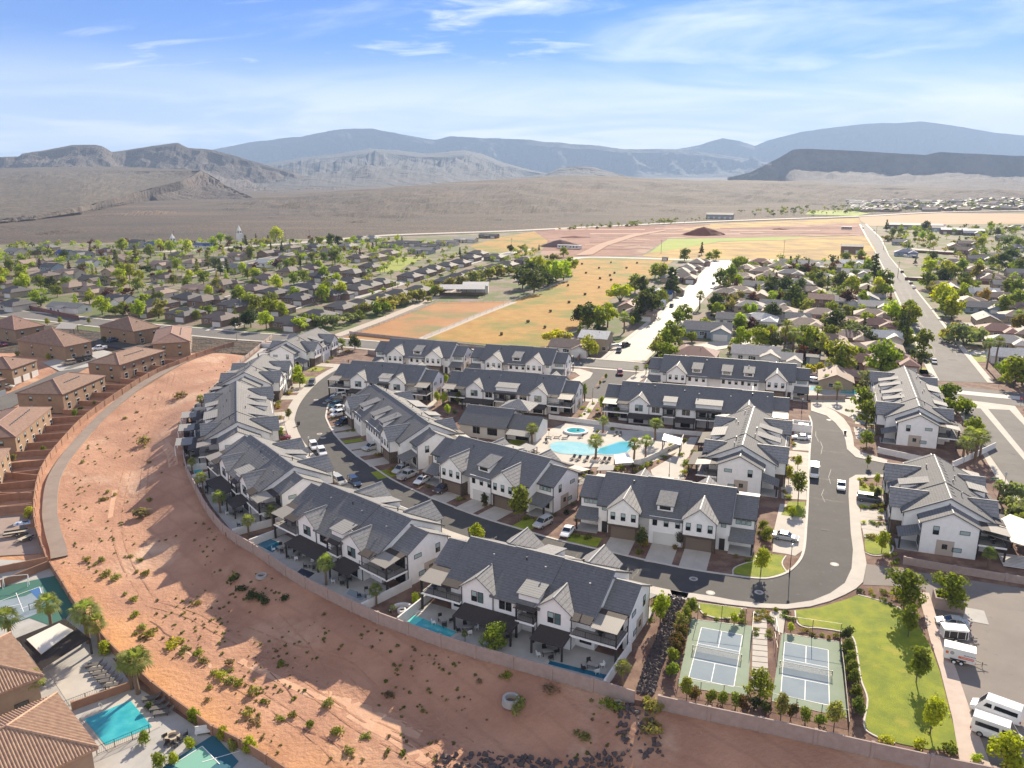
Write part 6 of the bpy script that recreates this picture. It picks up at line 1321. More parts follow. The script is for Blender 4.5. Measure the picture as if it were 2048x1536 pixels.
def clear_line(px,w): CLEAR.append(([P(x,y) for x,y in px],w))
clear_line([(-260,604),(0,625),(190,645),(385,663),(560,677),(760,692),(1000,713),(1240,731),(1560,755),(1780,773),(2060,801)],12)
clear_line([(1737,448),(1763,502),(1795,545),(1877,692),(1922,765)],13); clear_line([(1445,523),(1376,600),(1316,656),(1246,720)],12)
for l in ([(437,662),(478,645),(560,622),(630,598)],[(380,625),(437,604),(500,585),(560,578),(640,560)],[(300,570),(430,540),(600,505)],[(700,596),(770,575),(850,552),(930,528),(1010,508)],[(1463,645),(1600,632),(1700,645)],[(1466,560),(1660,560)],[(1380,700),(1500,680)],[(1822,556),(2000,560)],[(1900,650),(2100,655)]): clear_line(l,8)
def road_clear(x,y):
    for l,w in CLEAR:
        for i in range(len(l)-1):
            a,b=l[i],l[i+1]; dx,dy=b.x-a.x,b.y-a.y; t=min(max(((x-a.x)*dx+(y-a.y)*dy)/(dx*dx+dy*dy),0),1)
            if math.hypot(x-a.x-t*dx,y-a.y-t*dy)<w*.75: return False
    return True
fill([(-150,600),(-150,500),(300,490),(560,486),(700,480),(830,480),(700,540),(700,590),(560,640),(300,640),(0,600)],470,3,['bright','mid','mid','bright','sage','bright','maroon','dark'],'',4,9)
fill([(700,640),(700,500),(830,480),(960,505),(1080,505),(1010,545),(880,590),(760,630)],130,4,['mid','sage','bright','bright'],'',3.5,7,'RRM')
fill([(1370,700),(1470,545),(1480,528),(1745,525),(1770,570),(1830,700),(1850,740),(1400,715)],230,5,['mid','dark','bright','bright','sage','maroon'],'',4,8.5)
fill([(1150,700),(1160,650),(1330,545),(1420,520),(1360,600),(1230,700)],12,6,['mid','dark'],'',4,8)
fill([(1790,460),(2100,455),(2200,800),(2010,760),(1930,690),(1800,500)],270,7,['mid','dark','bright','mid','sage','amber','yellow'],'',4,9)
fill([(1430,436),(1480,424),(1620,418),(1700,414),(2048,404),(2200,420),(1900,422),(1600,432)],260,8,['dark','mid','sage'],'',5,11,'RRM')
fill([(1100,462),(1250,455),(1400,443),(1420,438),(1300,444),(1160,455)],70,9,['sage','mid'],'',4,7,'MR')
# far settlement at the foot of the eastern hills
NEAR_R=sum(1 for o,_,_,_ in TODO if o.name.startswith('broadleaf'))+14
place_fill()
rnd=random.Random(21); b=MB(); mi=[]
for k in range(260):
    x=rnd.uniform(1700,2090); y=rnd.uniform(402,424)-(x-1720)*0.01; q=P(x,y,0); a=GRID+rnd.choice((0,math.pi/2)); L_,W_,h_=rnd.uniform(6,13),rnd.uniform(5,7),rnd.uniform(2.6,3.6)
    M_=Matrix.Translation(q)@Matrix.Rotation(a,4,'Z'); t=MB(); t.box(-L_,-W_,0,L_,W_,h_); b.add(t,M_); n0=len(t.f); t2=MB()
    for s_ in (-1,1): t2.prism([(-L_-.5,s_*(W_+.5),h_),(L_+.5,s_*(W_+.5),h_),(L_+.5,0,h_+2.6),(-L_-.5,0,h_+2.6)],(0,0,.2))
    b.add(t2,M_); mi+=[0]*n0+[rnd.choice((1,2,2,3))]*len(t2.f)
me=bpy.data.meshes.new('distant_houses'); me.from_pydata(b.v,[],b.f)
for m_ in (wallmat('tan'),roofmat('pale'),roofmat('grey'),roofmat('tan')): me.materials.append(m_)
me.polygons.foreach_set('material_index',mi); me.update(); tag(link('distant_houses',me),'distant settlement of pale houses below the eastern mesa','houses',kind='stuff')
# scrub on the dirt lot
def bush(px,py,r,col,low=True,label=None,z=0.0,rnd=random.Random(31),g='desert bushes on the dirt lot'):
    q=PL_(px,py) if low else P(px,py,z)
    if low: q.z=lotz(q.x,q.y)-.05
    o=shrub_proto(col,rnd.randrange(3)).put(q,rnd.uniform(0,6.28),sc=(r/.6*rnd.uniform(.8,1.2),r/.6*rnd.uniform(.8,1.2),r/.6*rnd.uniform(.7,1)))
    return tag(o,label,'bush',g) if label else o
BS=[(260,1115,.8,'sage'),(280,1122,.7,'mid'),(215,1150,1.3,'sage'),(230,1158,1.2,'sage'),(290,1150,1.1,'sage'),(272,1145,.6,'sage'),(205,1122,.9,'sage'),(175,1122,.9,'sage'),(190,1130,.7,'sage'),(395,1208,.9,'sage'),(268,1200,.8,'sage'),(270,1230,1.0,'mid'),(250,1190,.7,'sage'),(285,1255,1.0,'sage'),(300,1270,1.3,'sage'),(270,1268,.6,'sage'),(345,1290,1.3,'yellow'),(370,1302,1.0,'sage'),(393,1312,1.0,'mid'),(408,1322,.9,'sage'),(455,1330,1.1,'dry'),(463,1340,.6,'mid'),(430,1345,.9,'sage'),(442,1355,.9,'yellow'),(460,1365,1.2,'sage'),(476,1372,1.0,'mid'),(505,1388,1.3,'sage'),(420,1375,.6,'sage'),(530,1405,.7,'mid'),(415,1400,.6,'dry'),(495,1432,.9,'sage'),(512,1446,.8,'dry'),(560,1440,.8,'mid'),(584,1435,.9,'sage'),(620,1452,.9,'mid'),(655,1415,1.1,'sage'),(670,1470,1.2,'mid'),(700,1505,.9,'sage'),(735,1475,.7,'mid'),(780,1400,.8,'dry'),(1040,1445,1.5,'sage'),(1012,1400,.9,'mid'),(1305,1470,1.9,'sage'),(1300,1500,1.6,'sage'),(1215,1460,1.3,'mid'),(1165,1500,1.0,'sage'),(1100,1425,1.1,'dry'),(960,1400,.8,'dry'),(470,1185,1.3,'dark'),(485,1200,1.1,'dark'),(500,1213,1.3,'dark'),(515,1222,1.5,'dark'),(530,1228,1.0,'dark'),(570,1230,.9,'dark'),(850,1220,1.2,'dark'),(560,1330,.8,'mid'),(300,935,.9,'dry'),(275,1035,2.6,'dry'),(290,890,2.2,'dry'),(363,796,2.2,'dry'),(215,985,.9,'sage'),(230,990,.8,'sage'),(205,1000,1.0,'sage'),(300,1010,.9,'sage'),(165,925,.8,'sage'),(250,838,.9,'sage'),(275,825,.7,'sage'),(1320,1440,1.5,'bright'),(700,1160,0.8,'dark'),(645,1180,.7,'dark')]
for i,(x,y,r,c) in enumerate(BS):
    o=bush(x,y,r,c); auto2=None
    o['_d']=1
    LB=f"{ADJ[c]} desert bush"
    TODO2=globals().setdefault('TODO2',[]); TODO2.append((o,LB,x,y))
rnd=random.Random(77); n_=0; tb=MB(); tm=[]; tcols=['sage','dry','mid']
while n_<520:
    x=rnd.uniform(100,1250); y=rnd.uniform(720,1530); q=PL_(x,y)
    if mn.fractal(Vector((q.x*.05,q.y*.05,5)),1.0,2.0,3)<rnd.uniform(-.25,.25): continue
    if rimdist(q.x,q.y)<1.5: continue
    bad=y>1120 and x<95+(y-1120)*1.16
    if y<=1120:
        xx=min(BW,key=lambda t:abs(t[1]-y))[0]
        if x<xx+45: bad=True
    if bad or any(math.hypot(p.x-q.x,p.y-q.y)<2.5 for p in pl): continue
    n_+=1; c=rnd.randrange(3); r=rnd.uniform(.10,.34); n0=len(tb.f); leaves(tb,rnd,[(q.x,q.y,lotz(q.x,q.y)+r*.4,r,.7)],26,r*.42); tm+=[c]*(len(tb.f)-n0)
me=bpy.data.meshes.new('desert_tufts'); me.from_pydata(tb.v,[],tb.f)
for c in tcols: me.materials.append(leafm(c))
me.polygons.foreach_set('material_index',tm); me.update(); tag(link('desert_tufts',me),'small dry tufts scattered over the dirt lot','tufts',kind='stuff')
LOTM=[('the bend of the paved path',130,905),('the round concrete manhole',1020,1435),('the tall palm by the villa pool',277,1342),('the small stone ring on the lot',526,1190),('the far end of the paved path',440,705),('the black rocks at the wall gap',1300,1440),('the dead brush heap',275,1035),('the path end by the sports court',125,1120),('the wedge of sunlight between two rows',765,1320),('the sports court corner at the bottom',500,1490)]
def settle2():
    b={}
    for o,d,x,y in TODO2:
        k=min(range(len(LOTM)),key=lambda i:math.hypot(LOTM[i][1]-x,LOTM[i][2]-y)); b.setdefault((d,k),[]).append((math.hypot(LOTM[k][1]-x,LOTM[k][2]-y),o))
    for (d,k),l in b.items():
        l.sort(key=lambda t:t[0])
        for i,(_,o) in enumerate(l):
            w=(f"{d} {ORD[i]} {LOTM[k][0]}" if i<36 else f"{d} farther than most from {LOTM[k][0]}").split()[:16]; tag(o,' '.join(w),'bush','desert bushes on the dirt lot')
            if '_d' in o: del o['_d']
# ---------------------------------------------------------------- driveways
def hit(s,n,line,maxd=60):
    best=None
    for i in range(len(line)-1):
        A_,B_=line[i],line[i+1]; e=B_-A_; den=n.x*e.y-n.y*e.x
        if abs(den)<1e-9: continue
        t=((A_.x-s.x)*e.y-(A_.y-s.y)*e.x)/den; u=((A_.x-s.x)*n.y-(A_.y-s.y)*n.x)/den
        if 0<=u<=1 and t>0 and (best is None or t<best): best=t
    return best if best and best<maxd else None
outl=offset_line(inner,11.2)
right_walk=[P(1715,800),P(1706,875),P(1722,960),P(1722,1060),P(1733,1128)]
def driveway(k,x,y0,line,w=4.9,lim=22,dflt=None):
    a=TP(k,x,y0); n=(TP(k,x,y0-1)-a); t=hit(a,n,line,lim) or dflt
    if not t: return
    o=empty('driveway',a+Vector((0,0,.0)),PL[k][1]); b=MB(); b.box(-w/2,-t,-.1,w/2,0.1,.035); b.build('base',conc2,o)
    for i in range(2):
        for j in range(3):
            s=MB(); s.box(-w/2+i*w/2+.03,-t+j*t/3+.03,.036,-w/2+(i+1)*w/2-.03,-t+(j+1)*t/3-.03,.06); s.build('concrete_slab',conc,o)
    tag(o,kind='structure'); return o
def garages(k):
    L=PL[k][2]; f,_=spec(L); xs=[(5.2,-9.0),(L-5.2,-9.0)]
    for (a,c_) in f['bays']:
        m=max(1,int((c_-a)/5.5)); xs+=[(a+(c_-a)*(i+.5)/m,-8.8) for i in range(m)]
    return xs
for k in ('A1','A2','A3','A4','A5','A6'):
    for x,y in garages(k): driveway(k,x,y,outl,4.8)
for k in ('B1','B2','C','R1'):
    for x,y in garages(k): driveway(k,x,y,inner,4.8)
for k in ('R2','R3'):
    for x,y in garages(k): driveway(k,x,y,right_walk,4.8,30,10)
# front garden lawns and planted strips between driveways
def lawn_patch(k,x0,x1,ya,yb,m=None):
    pts=[TP(k,x0,ya),TP(k,x1,ya),TP(k,x1,yb),TP(k,x0,yb)]; sheet('lawn',pts,.05,m or lawn)
for k,x0,x1,ya,yb in (('A3',-4,2,-10,-16),('A4',-4,2,-10,-15),('A2',26,31,-9,-15),('A1',-4,1.5,-9,-14),('B2',25.5,29.5,-9.5,-15),('B1',41,46,-9.5,-15),('B1',16,18.5,-9.5,-15),('C',-4.5,1.5,-10,-14),('A5',-4,1,-10,-15)): lawn_patch(k,x0,x1,ya,yb)
# garden patios behind the outer rows, white partition walls, hedges
for k in ('A1','A2','A3','A4','A5','A6'):
    L=PL[k][2]; far=[]
    n=9
    for i in range(n+1):
        x=-4.3+(L+8.6)*i/n; a=TP(k,x,4.6); nn=TP(k,x,5.6)-a; t=hit(a,nn,wallA+[wallB[0]],40) or 9; far.append((x,4.6+t-1.2))
    pts=[TP(k,-4.3,6.9),TP(k,L+4.3,6.9)]+[TP(k,x,max(y,8)) for x,y in far[::-1]]; sheet('garden_patio',pts,.04,conc2)
    for i,xx in enumerate((-4.6,L+4.6)):
        a=TP(k,xx,4.5); nn=TP(k,xx,5.5)-a; t=hit(a,nn,wallA+[wallB[0]],40)
        if t: block_wall('garden_wall',[a,a+nn*(t-.15)],whitew,f"white garden wall at the {'left' if i else 'right'} end of {dict(A1='the row nearest the cross road',A2='the second row from the cross road',A3='the longest outer row',A4='the palm-lined outer row',A5='the row left of the nearest one',A6='the nearest row')[k]}",h=1.5,pil=20,th=.25,group='white garden walls')
    for x in [L*.33,L*.66]:
        a=TP(k,x,8.6); nn=TP(k,x,9.6)-a; t=hit(a,nn,wallA,40)
        if t: q=MB(); 
# street furniture
def lamp(px,py,h,label,z=0.0):
    o=empty('street_lamp',P(px,py,z)); MB().tube((0,0,0),(0,0,.9),.13,.1,n=8).build('base',railm,o); MB().tube((0,0,.9),(0,0,h-.7),.06,.05,n=6).build('pole',railm,o)
    l=MB(); l.rings([[(math.cos(a)*r,math.sin(a)*r,zz) for a in [i*math.pi/4 for i in range(8)]] for r,zz in ((.1,h-.7),(.24,h-.6),(.24,h-.25),(.3,h-.22),(.05,h))]); l.build('lantern',mat('lantern_glass',(0.55,0.55,0.5),0.2),o)
    tag(o,label,'street lamp','street lamps')
for x,y,h,t in [(1579,1147,5.6,'black street lamp in the mulch island on the inside of the street bend'),(619,913,5.2,'black street lamp beside the two white cars on the curve'),(606.5,758,5,'black street lamp by the bright green tree on the curve'),(1603,826,4.5,'black street lamp at the head of the straight street'),(2007,982,4.5,'black street lamp near the right edge beside the avenue'),(1338,955,4.6,'black lamp by the pale plaza next to the pool'),(1185,806,5,'black street lamp at the top of the pool walkway'),(474,682,7.5,'tall grey street lamp beside the cross road')]: lamp(x,y,h,t)
for px_ in ([(1560,1008),(1612,1012),(1607,1100),(1590,1112),(1572,1108),(1545,1104),(1548,1060)],[(1562,972),(1613,978),(1613,1000),(1563,997)],[(1580,905),(1616,906),(1616,968),(1578,965)],[(1590,850),(1621,850),(1619,902),(1585,900)],[(1722,1045),(1760,1046),(1762,1072),(1728,1075)],[(1718,992),(1765,992),(1768,1016),(1720,1015)],[(1715,1024),(1762,1025),(1762,1040),(1720,1040)],[(1708,855),(1738,856),(1748,876),(1712,878)],[(1700,815),(1728,800),(1735,840),(1706,842)]): polysheet('driveway',px_,.045,conc)
# manholes
for x,y in [(1669,1129),(1387,1158),(1421,1186),(1518,1185),(639,868),(646,876),(664,839),(1635,932),(1658,840),(710,731),(650,806),(632,800),(712,1010)]:
    q=P(x,y,0); b=MB(); b.tube((0,0,.03),(0,0,.055),.75,n=16); o=b.build('manhole_cover',conc,loc=q); m2=MB().tube((0,0,.055),(0,0,.06),.4,n=12).build('lid',mat('iron_lid',(0.16,0.15,0.14),0.6),o); tag(o,kind='structure')
# ---------------------------------------------------------------- pickleball courts
def court(corners,tl,label_n):
    sheet('court_surface',pix(corners),.03,courtg)
    o=empty('pickleball_net',P(*tl),GRID); 
    W_,Ln=6.1,13.41
    def part_sheet(name,x0,x1,y0,y1,z,m):
        c,s=math.cos(GRID),math.sin(GRID); t=P(*tl); f=lambda x,y:Vector((t.x+x*c-y*s,t.y+x*s+y*c,0)); return sheet(name,[f(x0,y0),f(x1,y0),f(x1,y1),f(x0,y1)],z,m)
    part_sheet('court_play_area',0,W_,0,-Ln,.036,courtb)
    lw=.09
    for x0,x1,y0,y1 in ((0,W_,0,-lw),(0,W_,-Ln,-Ln+lw),(0,lw,0,-Ln),(W_-lw,W_,0,-Ln),(0,W_,-4.57,-4.57-lw),(0,W_,-Ln+4.57,-Ln+4.57+lw),(W_/2-lw/2,W_/2+lw/2,0,-4.57),(W_/2-lw/2,W_/2+lw/2,-Ln,-Ln+4.57)): part_sheet('court_line',x0,x1,y0,y1,.044,paint)
    y=-Ln/2
    for x in (-.35,W_+.35): MB().box(x-.05,y-.05,0,x+.05,y+.05,.98).build('net_post',railm,o); MB().box(x-.06,y-.6,.0,x+.06,y+.6,.08).build('net_foot',railm,o)
    MB().box(-.35,y-.02,.84,W_+.35,y+.02,.92).build('net_tape',railm,o)
    n=MB(); 
    for k in range(7): n.box(-.35,y-.008,.1+k*.11,W_+.35,y+.008,.115+k*.11)
    for k in range(60): x=-.35+k*(W_+.7)/60; n.box(x,y-.008,.08,x+.018,y+.008,.86)
    tag(n.build('net_mesh',railm,o),kind='stuff'); tag(o,label_n,'net','pickleball nets')
court([(1383,1237.5),(1505,1252),(1494.6,1391),(1355.5,1372)],(1402.5,1254.7),'black pickleball net on the left court')
court([(1563.5,1267),(1679,1284.4),(1694,1434),(1543,1401.6)],(1568.5,1283.4),'black pickleball net on the right court beside the lawn')
def chain_fence(px,label,h=3.0,screen=False):
    pts=pix(px); o=empty('chain_link_fence',pts[0]); org=pts[0]
    for i in range(len(pts)-1):
        a,b_=pts[i]-org,pts[i+1]-org; L=(b_-a).length; n=max(1,round(L/3.2))
        for k in range(n+1): p=a.lerp(b_,k/n); q=MB(); q.tube((p.x,p.y,0),(p.x,p.y,h),.045,n=5); q.build('post',railm,o)
        for zz in (.05,h): q=MB(); q.tube((a.x,a.y,zz),(b_.x,b_.y,zz),.025,n=4); q.build('rail',railm,o)
        if screen: q=MB(); q.prism([(a.x,a.y,.08),(b_.x,b_.y,.08),(b_.x,b_.y,1.2),(a.x,a.y,1.2)],(.02,.02,0)); q.build('wind_screen',railm,o)
    tag(o,label,'fence','black court fences')
chain_fence([(1395,1240),(1490,1252)],'black fence across the top of the left court'); chain_fence([(1568,1267),(1679,1284)],'black fence across the top of the right court')
chain_fence([(1679,1284),(1687,1350),(1697,1460)],'black screened fence between the right court and the hedge',1.2,True)
chain_fence([(1356,1373),(1494,1392)],'low black fence along the bottom of the left court',1.2); chain_fence([(1543,1402),(1695,1436)],'low black fence along the bottom of the right court',1.2)
chain_fence([(1505,1252),(1502,1290)],'black gate fence at the left side of the court walkway',2.4); chain_fence([(1549,1262),(1556,1298)],'black gate fence at the right side of the court walkway',2.4)
# walkway between the courts: separate slabs
wk=[(1507,1222),(1531,1224),(1552,1268),(1546,1345),(1538,1382),(1501,1378),(1505,1300)]
b=MB(); A_=[P(1506,1222),P(1507,1380)]; B_=[P(1533,1224),P(1540,1384)]
o=structure('court_walkway',MB().poly([(q.x,q.y,.03) for q in (P(1505,1221),P(1534,1224),P(1541,1385),P(1500,1379))]),mulch)
for k in range(14):
    t0,t1=k/14+.004,(k+1)/14-.004; x0=1507+ (0)*t0
    q=[P(1507-1.5*t0*3,1222+158*t0),P(1533+4*t0,1224+160*t0),P(1533+4*t1,1224+160*t1),P(1507-1.5*t1*3,1222+158*t1)]; s=MB(); s.prism([(p.x,p.y,.10) for p in q],(0,0,-.07)); s.build('concrete_slab',conc,o)
polysheet('side_path',[(1556,1222),(1572,1223),(1566,1268),(1552,1262),(1540,1240),(1538,1224)],.06,conc)
for poly in ([(1508,1222),(1509,1222),(1509,1223)],): pass
# curved kerbs beside the lawns
for px in ([(1590,1222),(1594,1245),(1610,1255),(1640,1257),(1690,1266),(1708,1280),(1716,1320),(1722,1360),(1735,1400),(1728,1450),(1745,1470),(1790,1487)],[(1396,1207),(1404,1226),(1430,1236),(1460,1237),(1478,1231),(1484,1217)],[(1466,1150),(1468,1137),(1490,1127),(1510,1122),(1512,1110)],[(1572,1112),(1564,1126),(1570,1140),(1577,1147)],[(1716,1190),(1760,1202),(1800,1217),(1830,1240)],[(1758,972),(1772,980),(1768,989),(1720,989)],[(1765,1077),(1785,1092),(1780,1107),(1750,1112),(1731,1106)]):
    b=MB(); ribbon(b,smooth_line(pix(px),4),-.11,.11,.12,.12); structure('garden_kerb',b,curb_m)
# black lava rocks in the drainage strip
rr=random.Random(5); rp=[]
for v in range(5):
    b=MB(); r=.34; pts=[Vector((rr.gauss(0,1),rr.gauss(0,1),rr.gauss(0,.8))).normalized()*r*rr.uniform(.7,1.1) for _ in range(9)]
    bm=__import__('bmesh').new(); [bm.verts.new(p) for p in pts]; __import__('bmesh').ops.convex_hull(bm,input=bm.verts); me=bpy.data.meshes.new('lava_rock'); bm.to_mesh(me); bm.free(); me.materials.append(rock); rp.append(me)
strip=[(p.x,p.y) for p in pix([(1338,1190),(1372,1195),(1352,1235),(1340,1290),(1318,1350),(1305,1392),(1272,1386),(1290,1330),(1312,1280),(1330,1230)])]
sheet('rock_strip_bed',[Vector((x,y,0)) for x,y in strip],.01,mat('dark_rock_bed',(0.07,0.055,0.055),0.95,bump=.8,bscale=3,bdist=.2))
gapp=[(p.x,p.y) for p in [PL_(x,y) for x,y in [(1262,1392),(1325,1396),(1340,1440),(1300,1480),(1330,1540),(1230,1540),(1240,1450)]]]
far=[(p.x,p.y) for p in [PL_(x,y) for x,y in [(870,1512),(980,1505),(1100,1520),(1250,1525),(1250,1560),(870,1560)]]]
big=MB(); root=empty('lava_rocks',P(1320,1290)); cnt=0
verts=[[tuple(v.co) for v in me.vertices] for me in rp]; faces=[[tuple(p.vertices) for p in me.polygons] for me in rp]
def rocks(poly,n,zf,smin=.6,smax=1.5,parts=0):
    global cnt
    x0=min(p[0] for p in poly);x1=max(p[0] for p in poly);y0=min(p[1] for p in poly);y1=max(p[1] for p in poly); k=0
    while k<n:
        x,y=rr.uniform(x0,x1),rr.uniform(y0,y1)
        if not inpoly(x,y,poly): continue
        k+=1; i=rr.randrange(5); s=rr.uniform(smin,smax); a=rr.uniform(0,6.3); z=zf(x,y)
        if k<=parts:
            o=bpy.data.objects.new('rock',rp[i]); COL.objects.link(o); o.parent=root; o.location=(x-root.location.x,y-root.location.y,z+.1*s); o.rotation_euler=(a,a*2,a*3); o.scale=(s,s,s*.8)
        else:
            M_=Matrix.Translation((x,y,z+.08))@Matrix.Rotation(a,4,'Z')@Matrix.Scale(s,4); t=MB(); t.v=verts[i]; t.f=faces[i]; big.add(t,M_)
rocks(strip,1150,lambda x,y:0.02,.45,1.1,290); rocks(gapp,170,lambda x,y:lotz(x,y),.5,1.6); rocks(far,230,lambda x,y:lotz(x,y),.5,1.7)
ob=big.build('small_rocks',rock); ob.parent=root; ob.matrix_parent_inverse=Matrix.Translation(-root.location); tag(ob,kind='stuff'); tag(root,'strip of black lava rocks between the nearest row and the courts','rocks')
# manhole rings on the lot
def ring(px,py,r,h,label):
    q=PL_(px,py); q.z=lotz(q.x,q.y)-.05; b=MB(); n=16
    R0=[[(math.cos(i*2*math.pi/n)*a,math.sin(i*2*math.pi/n)*a,z) for i in range(n)] for a,z in ((r*1.1,0),(r,h),(r*.72,h),(r*.7,h*.3))]; b.rings(R0,cap=False); o=b.build('manhole_ring',conc2,loc=q); b=MB(); b.poly(R0[3]); b.build('lid',mat('dark_lid',(0.10,0.08,0.07),0.9),o); tag(o,label,'manhole','concrete manhole rings')
ring(1022,1437,1.15,1.0,'pale round concrete manhole ring standing on the shaded dirt lot'); ring(526,1188,.9,.5,'low stone ring on the dirt lot below the second row'); ring(1234,1455,.5,.3,'small concrete manhole ring near the black rocks')
# ---------------------------------------------------------------- clubhouse
def gable_block(name,ra,rb,zr_,yf,yb,p,label,cat,wm,rm,wins=True):
    a,b_=P(*ra,zr_),P(*rb,zr_); d=b_-a; L=math.hypot(d.x,d.y); an=math.atan2(d.y,d.x); o=empty(name,(a.x,a.y,0),an); w=MB(); ze=zr_-p*yf; zb=zr_-p*yb
    w.prism([(0,-yf+.4,0),(0,yb-.4,0),(0,yb-.4,zb),(0,0,zr_-.25),(0,-yf+.4,ze)],(L,0,0)); w.build('walls',wm,o)
    for s,yy,z_ in ((-1,yf,ze),(1,yb,zb)): r=MB(); r.prism([(-.4,s*yy,z_),(L+.4,s*yy,z_),(L+.4,0,zr_),(-.4,0,zr_)],(0,0,-.2)); r.build('roof',rm,o)
    MB().box(-.4,-.12,zr_-.02,L+.4,.12,zr_+.1).build('ridge_cap',ridgec,o)
    return o,L
o,L=gable_block('clubhouse',(939.2,809),(1028,818.7),6.6,7.2,6.5,.45,'','',mat('cream_clubhouse_siding',(0.66,0.61,0.53),0.9,stripes=(2,.25,.85)),rooft)
for x in (L*.34,L*.42,L*.66,L*.73,L*.80): window(o,x,-6.81,1.2,.8,1.7,(0,-1),gm=glassd)
w=MB(); w.prism([(L,-5.0,0),(L,4,0),(L,4,3.4),(L,-.5,5.2),(L,-5.0,3.2)],(8,0,0)); w.build('walls',white,o)
for y0,z0,y1,z1 in ((-5.6,3.0,-.5,5.4),(4.5,3.2,-.5,5.4)): r=MB(); r.prism([(L,y0,z0),(L+8.4,y0,z0),(L+8.4,y1,z1),(L,y1,z1)],(0,0,.2)); r.build('roof',rooft,o)
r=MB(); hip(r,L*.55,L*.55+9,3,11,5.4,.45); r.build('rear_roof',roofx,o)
r=MB(); r.prism([(L+1,-5.6,3.1),(L+7.5,-5.6,3.1),(L+7.5,-9,2.6),(L+1,-9,2.6)],(0,0,-.12)); pc=r.build('terrace_canopy',tan_c2,o)
for x in (L+1.3,L+7.2): MB().box(x-.1,-8.9,0,x+.1,-8.7,2.6).build('post',trim,pc)
window(o,L+4.2,-5.01,.2,3.5,2.3,(0,-1),gm=glassd,mull=3)
tag(o,'single-storey cream clubhouse with charcoal roofs beside the community pool','clubhouse')
# ---------------------------------------------------------------- community pool
def C6(x,y): return (850+x/3.4133,700+y/3.4133)
def c6(l): return [C6(*q) for q in l]
polysheet('pool_deck',c6([(560,640),(740,600),(860,540),(960,500),(1200,500),(1330,545),(1640,560),(1760,600),(1760,680),(1620,740),(1480,790),(1350,760),(1240,800),(1060,800),(880,760),(740,700),(640,690)]),.05,conc)
pool=smooth_line([P(*C6(x,y)) for x,y in [(842,655),(870,632),(950,624),(1060,632),(1150,655),(1195,668),(1250,650),(1330,626),(1395,622),(1435,640),(1420,668),(1390,700),(1320,716),(1260,722),(1180,716),(1080,722),(990,716),(905,706),(855,685),(842,655)]],4)
b=MB(); b.poly([(q.x,q.y,.075) for q in pool[:-1]]); structure('pool_coping',b,conc2)
cx=sum(q.x for q in pool)/len(pool); cy=sum(q.y for q in pool)/len(pool)
b=MB(); b.poly([(cx+(q.x-cx)*.965,cy+(q.y-cy)*.965,.10) for q in pool[:-1]]); structure('pool_water',b,water_l)
sheet('deep_water',[P(*C6(x,y)) for x,y in [(1195,675),(1255,656),(1330,633),(1390,630),(1420,645),(1400,672),(1375,698),(1310,710),(1230,712),(1170,706)]],.115,mat('deep_pool_water_blue',(0.10,0.42,0.50),.06,spec=.6,bump=.25,bscale=2.2,bdist=.02))
q0=P(*C6(1030,560)); o=empty('spa',q0,0); b=MB(); n=20
b.rings([[(math.cos(i*.314)*a*1.15,math.sin(i*.314)*a,z) for i in range(20)] for a,z in ((3.0,0),(2.9,.5),(2.2,.5),(2.1,.3))],cap=False); b.build('spa_wall',whitew,o); b=MB(); b.poly([(math.cos(i*.314)*2.15*1.15,math.sin(i*.314)*2.15,.4) for i in range(20)]); b.build('water',water,o); b=MB(); b.tube((.6,.3,.4),(.6,.3,.7),.35,.15,n=7); b.build('fountain',rock,o); tag(o,'round raised spa with turquoise water above the community pool','spa')
# loungers
def make_lounger():
    o=empty('sun_lounger'); MB().box(-.95,-.32,.28,.45,.32,.36).build('seat',mat('dark_sling',(0.10,0.09,0.085),.9),o); b=MB(); b.prism([(.45,-.32,.3),(.45,.32,.3),(1.0,.32,.75),(1.0,-.32,.75)],(0,0,.07)); b.build('backrest',MATS['dark_sling'],o)
    for x in (-.8,.4):
        for y in (-.28,.28): MB().box(x-.03,y-.03,0,x+.03,y+.03,.28).build('leg',trim,o)
    return o
LGP=proto(make_lounger())
seg=R(110)
for i,(x,y) in enumerate([(1010,745),(1048,750),(1100,755),(1218,762),(1250,764)]): LGP.put(P(*C6(x,y),.05),GRID+R(80),['leftmost','second','third','fourth','rightmost'][i]+' dark sun lounger in the row below the community pool','sun lounger','sun loungers',sc=1.15)
for i,(x,y) in enumerate([(850,600),(905,600),(960,605),(1065,598),(1300,580),(1335,582),(830,630),(740,690),(760,705)]): LGP.put(P(*C6(x,y),.05),GRID+R(20*i),['dark sun lounger left of the spa beside the umbrella','dark sun lounger just below the spa, left','dark sun lounger below the spa, middle','dark sun lounger right under the spa','left of two loungers above the deep end','right of two loungers above the deep end','sun lounger at the left tip of the pool','sun lounger near the grey canopy, upper','sun lounger near the grey canopy, lower'][i],'sun lounger','sun loungers')
def canopy(px4,z,label,m,th=.12,posts=True,name='shade_canopy'):
    pts=[P(x,y,z) for x,y in px4]; org=Vector((pts[0].x,pts[0].y,0)); o=empty(name,org); b=MB(); b.prism([(p.x-org.x,p.y-org.y,z) for p in pts],(0,0,-th)); b.build('canopy_top',m,o)
    c=sum(pts,Vector())/4
    if posts:
        for p in pts: q=p.lerp(c,.08)-org; MB().box(q.x-.1,q.y-.1,0,q.x+.1,q.y+.1,z-th).build('post',trim,o)
    tag(o,label,'canopy','shade canopies'); return o
whitec=mat('white_canopy_fabric',(0.82,0.80,0.76),0.35,spec=.6)
canopy(c6([(1632,570),(1757,605),(1745,648),(1618,612)]),3,'white rectangular canopy between two palms right of the pool',whitec)
canopy(c6([(1290,715),(1385,705),(1425,765),(1300,775)]),2.8,'white canopy over the near right corner of the pool deck',whitec)
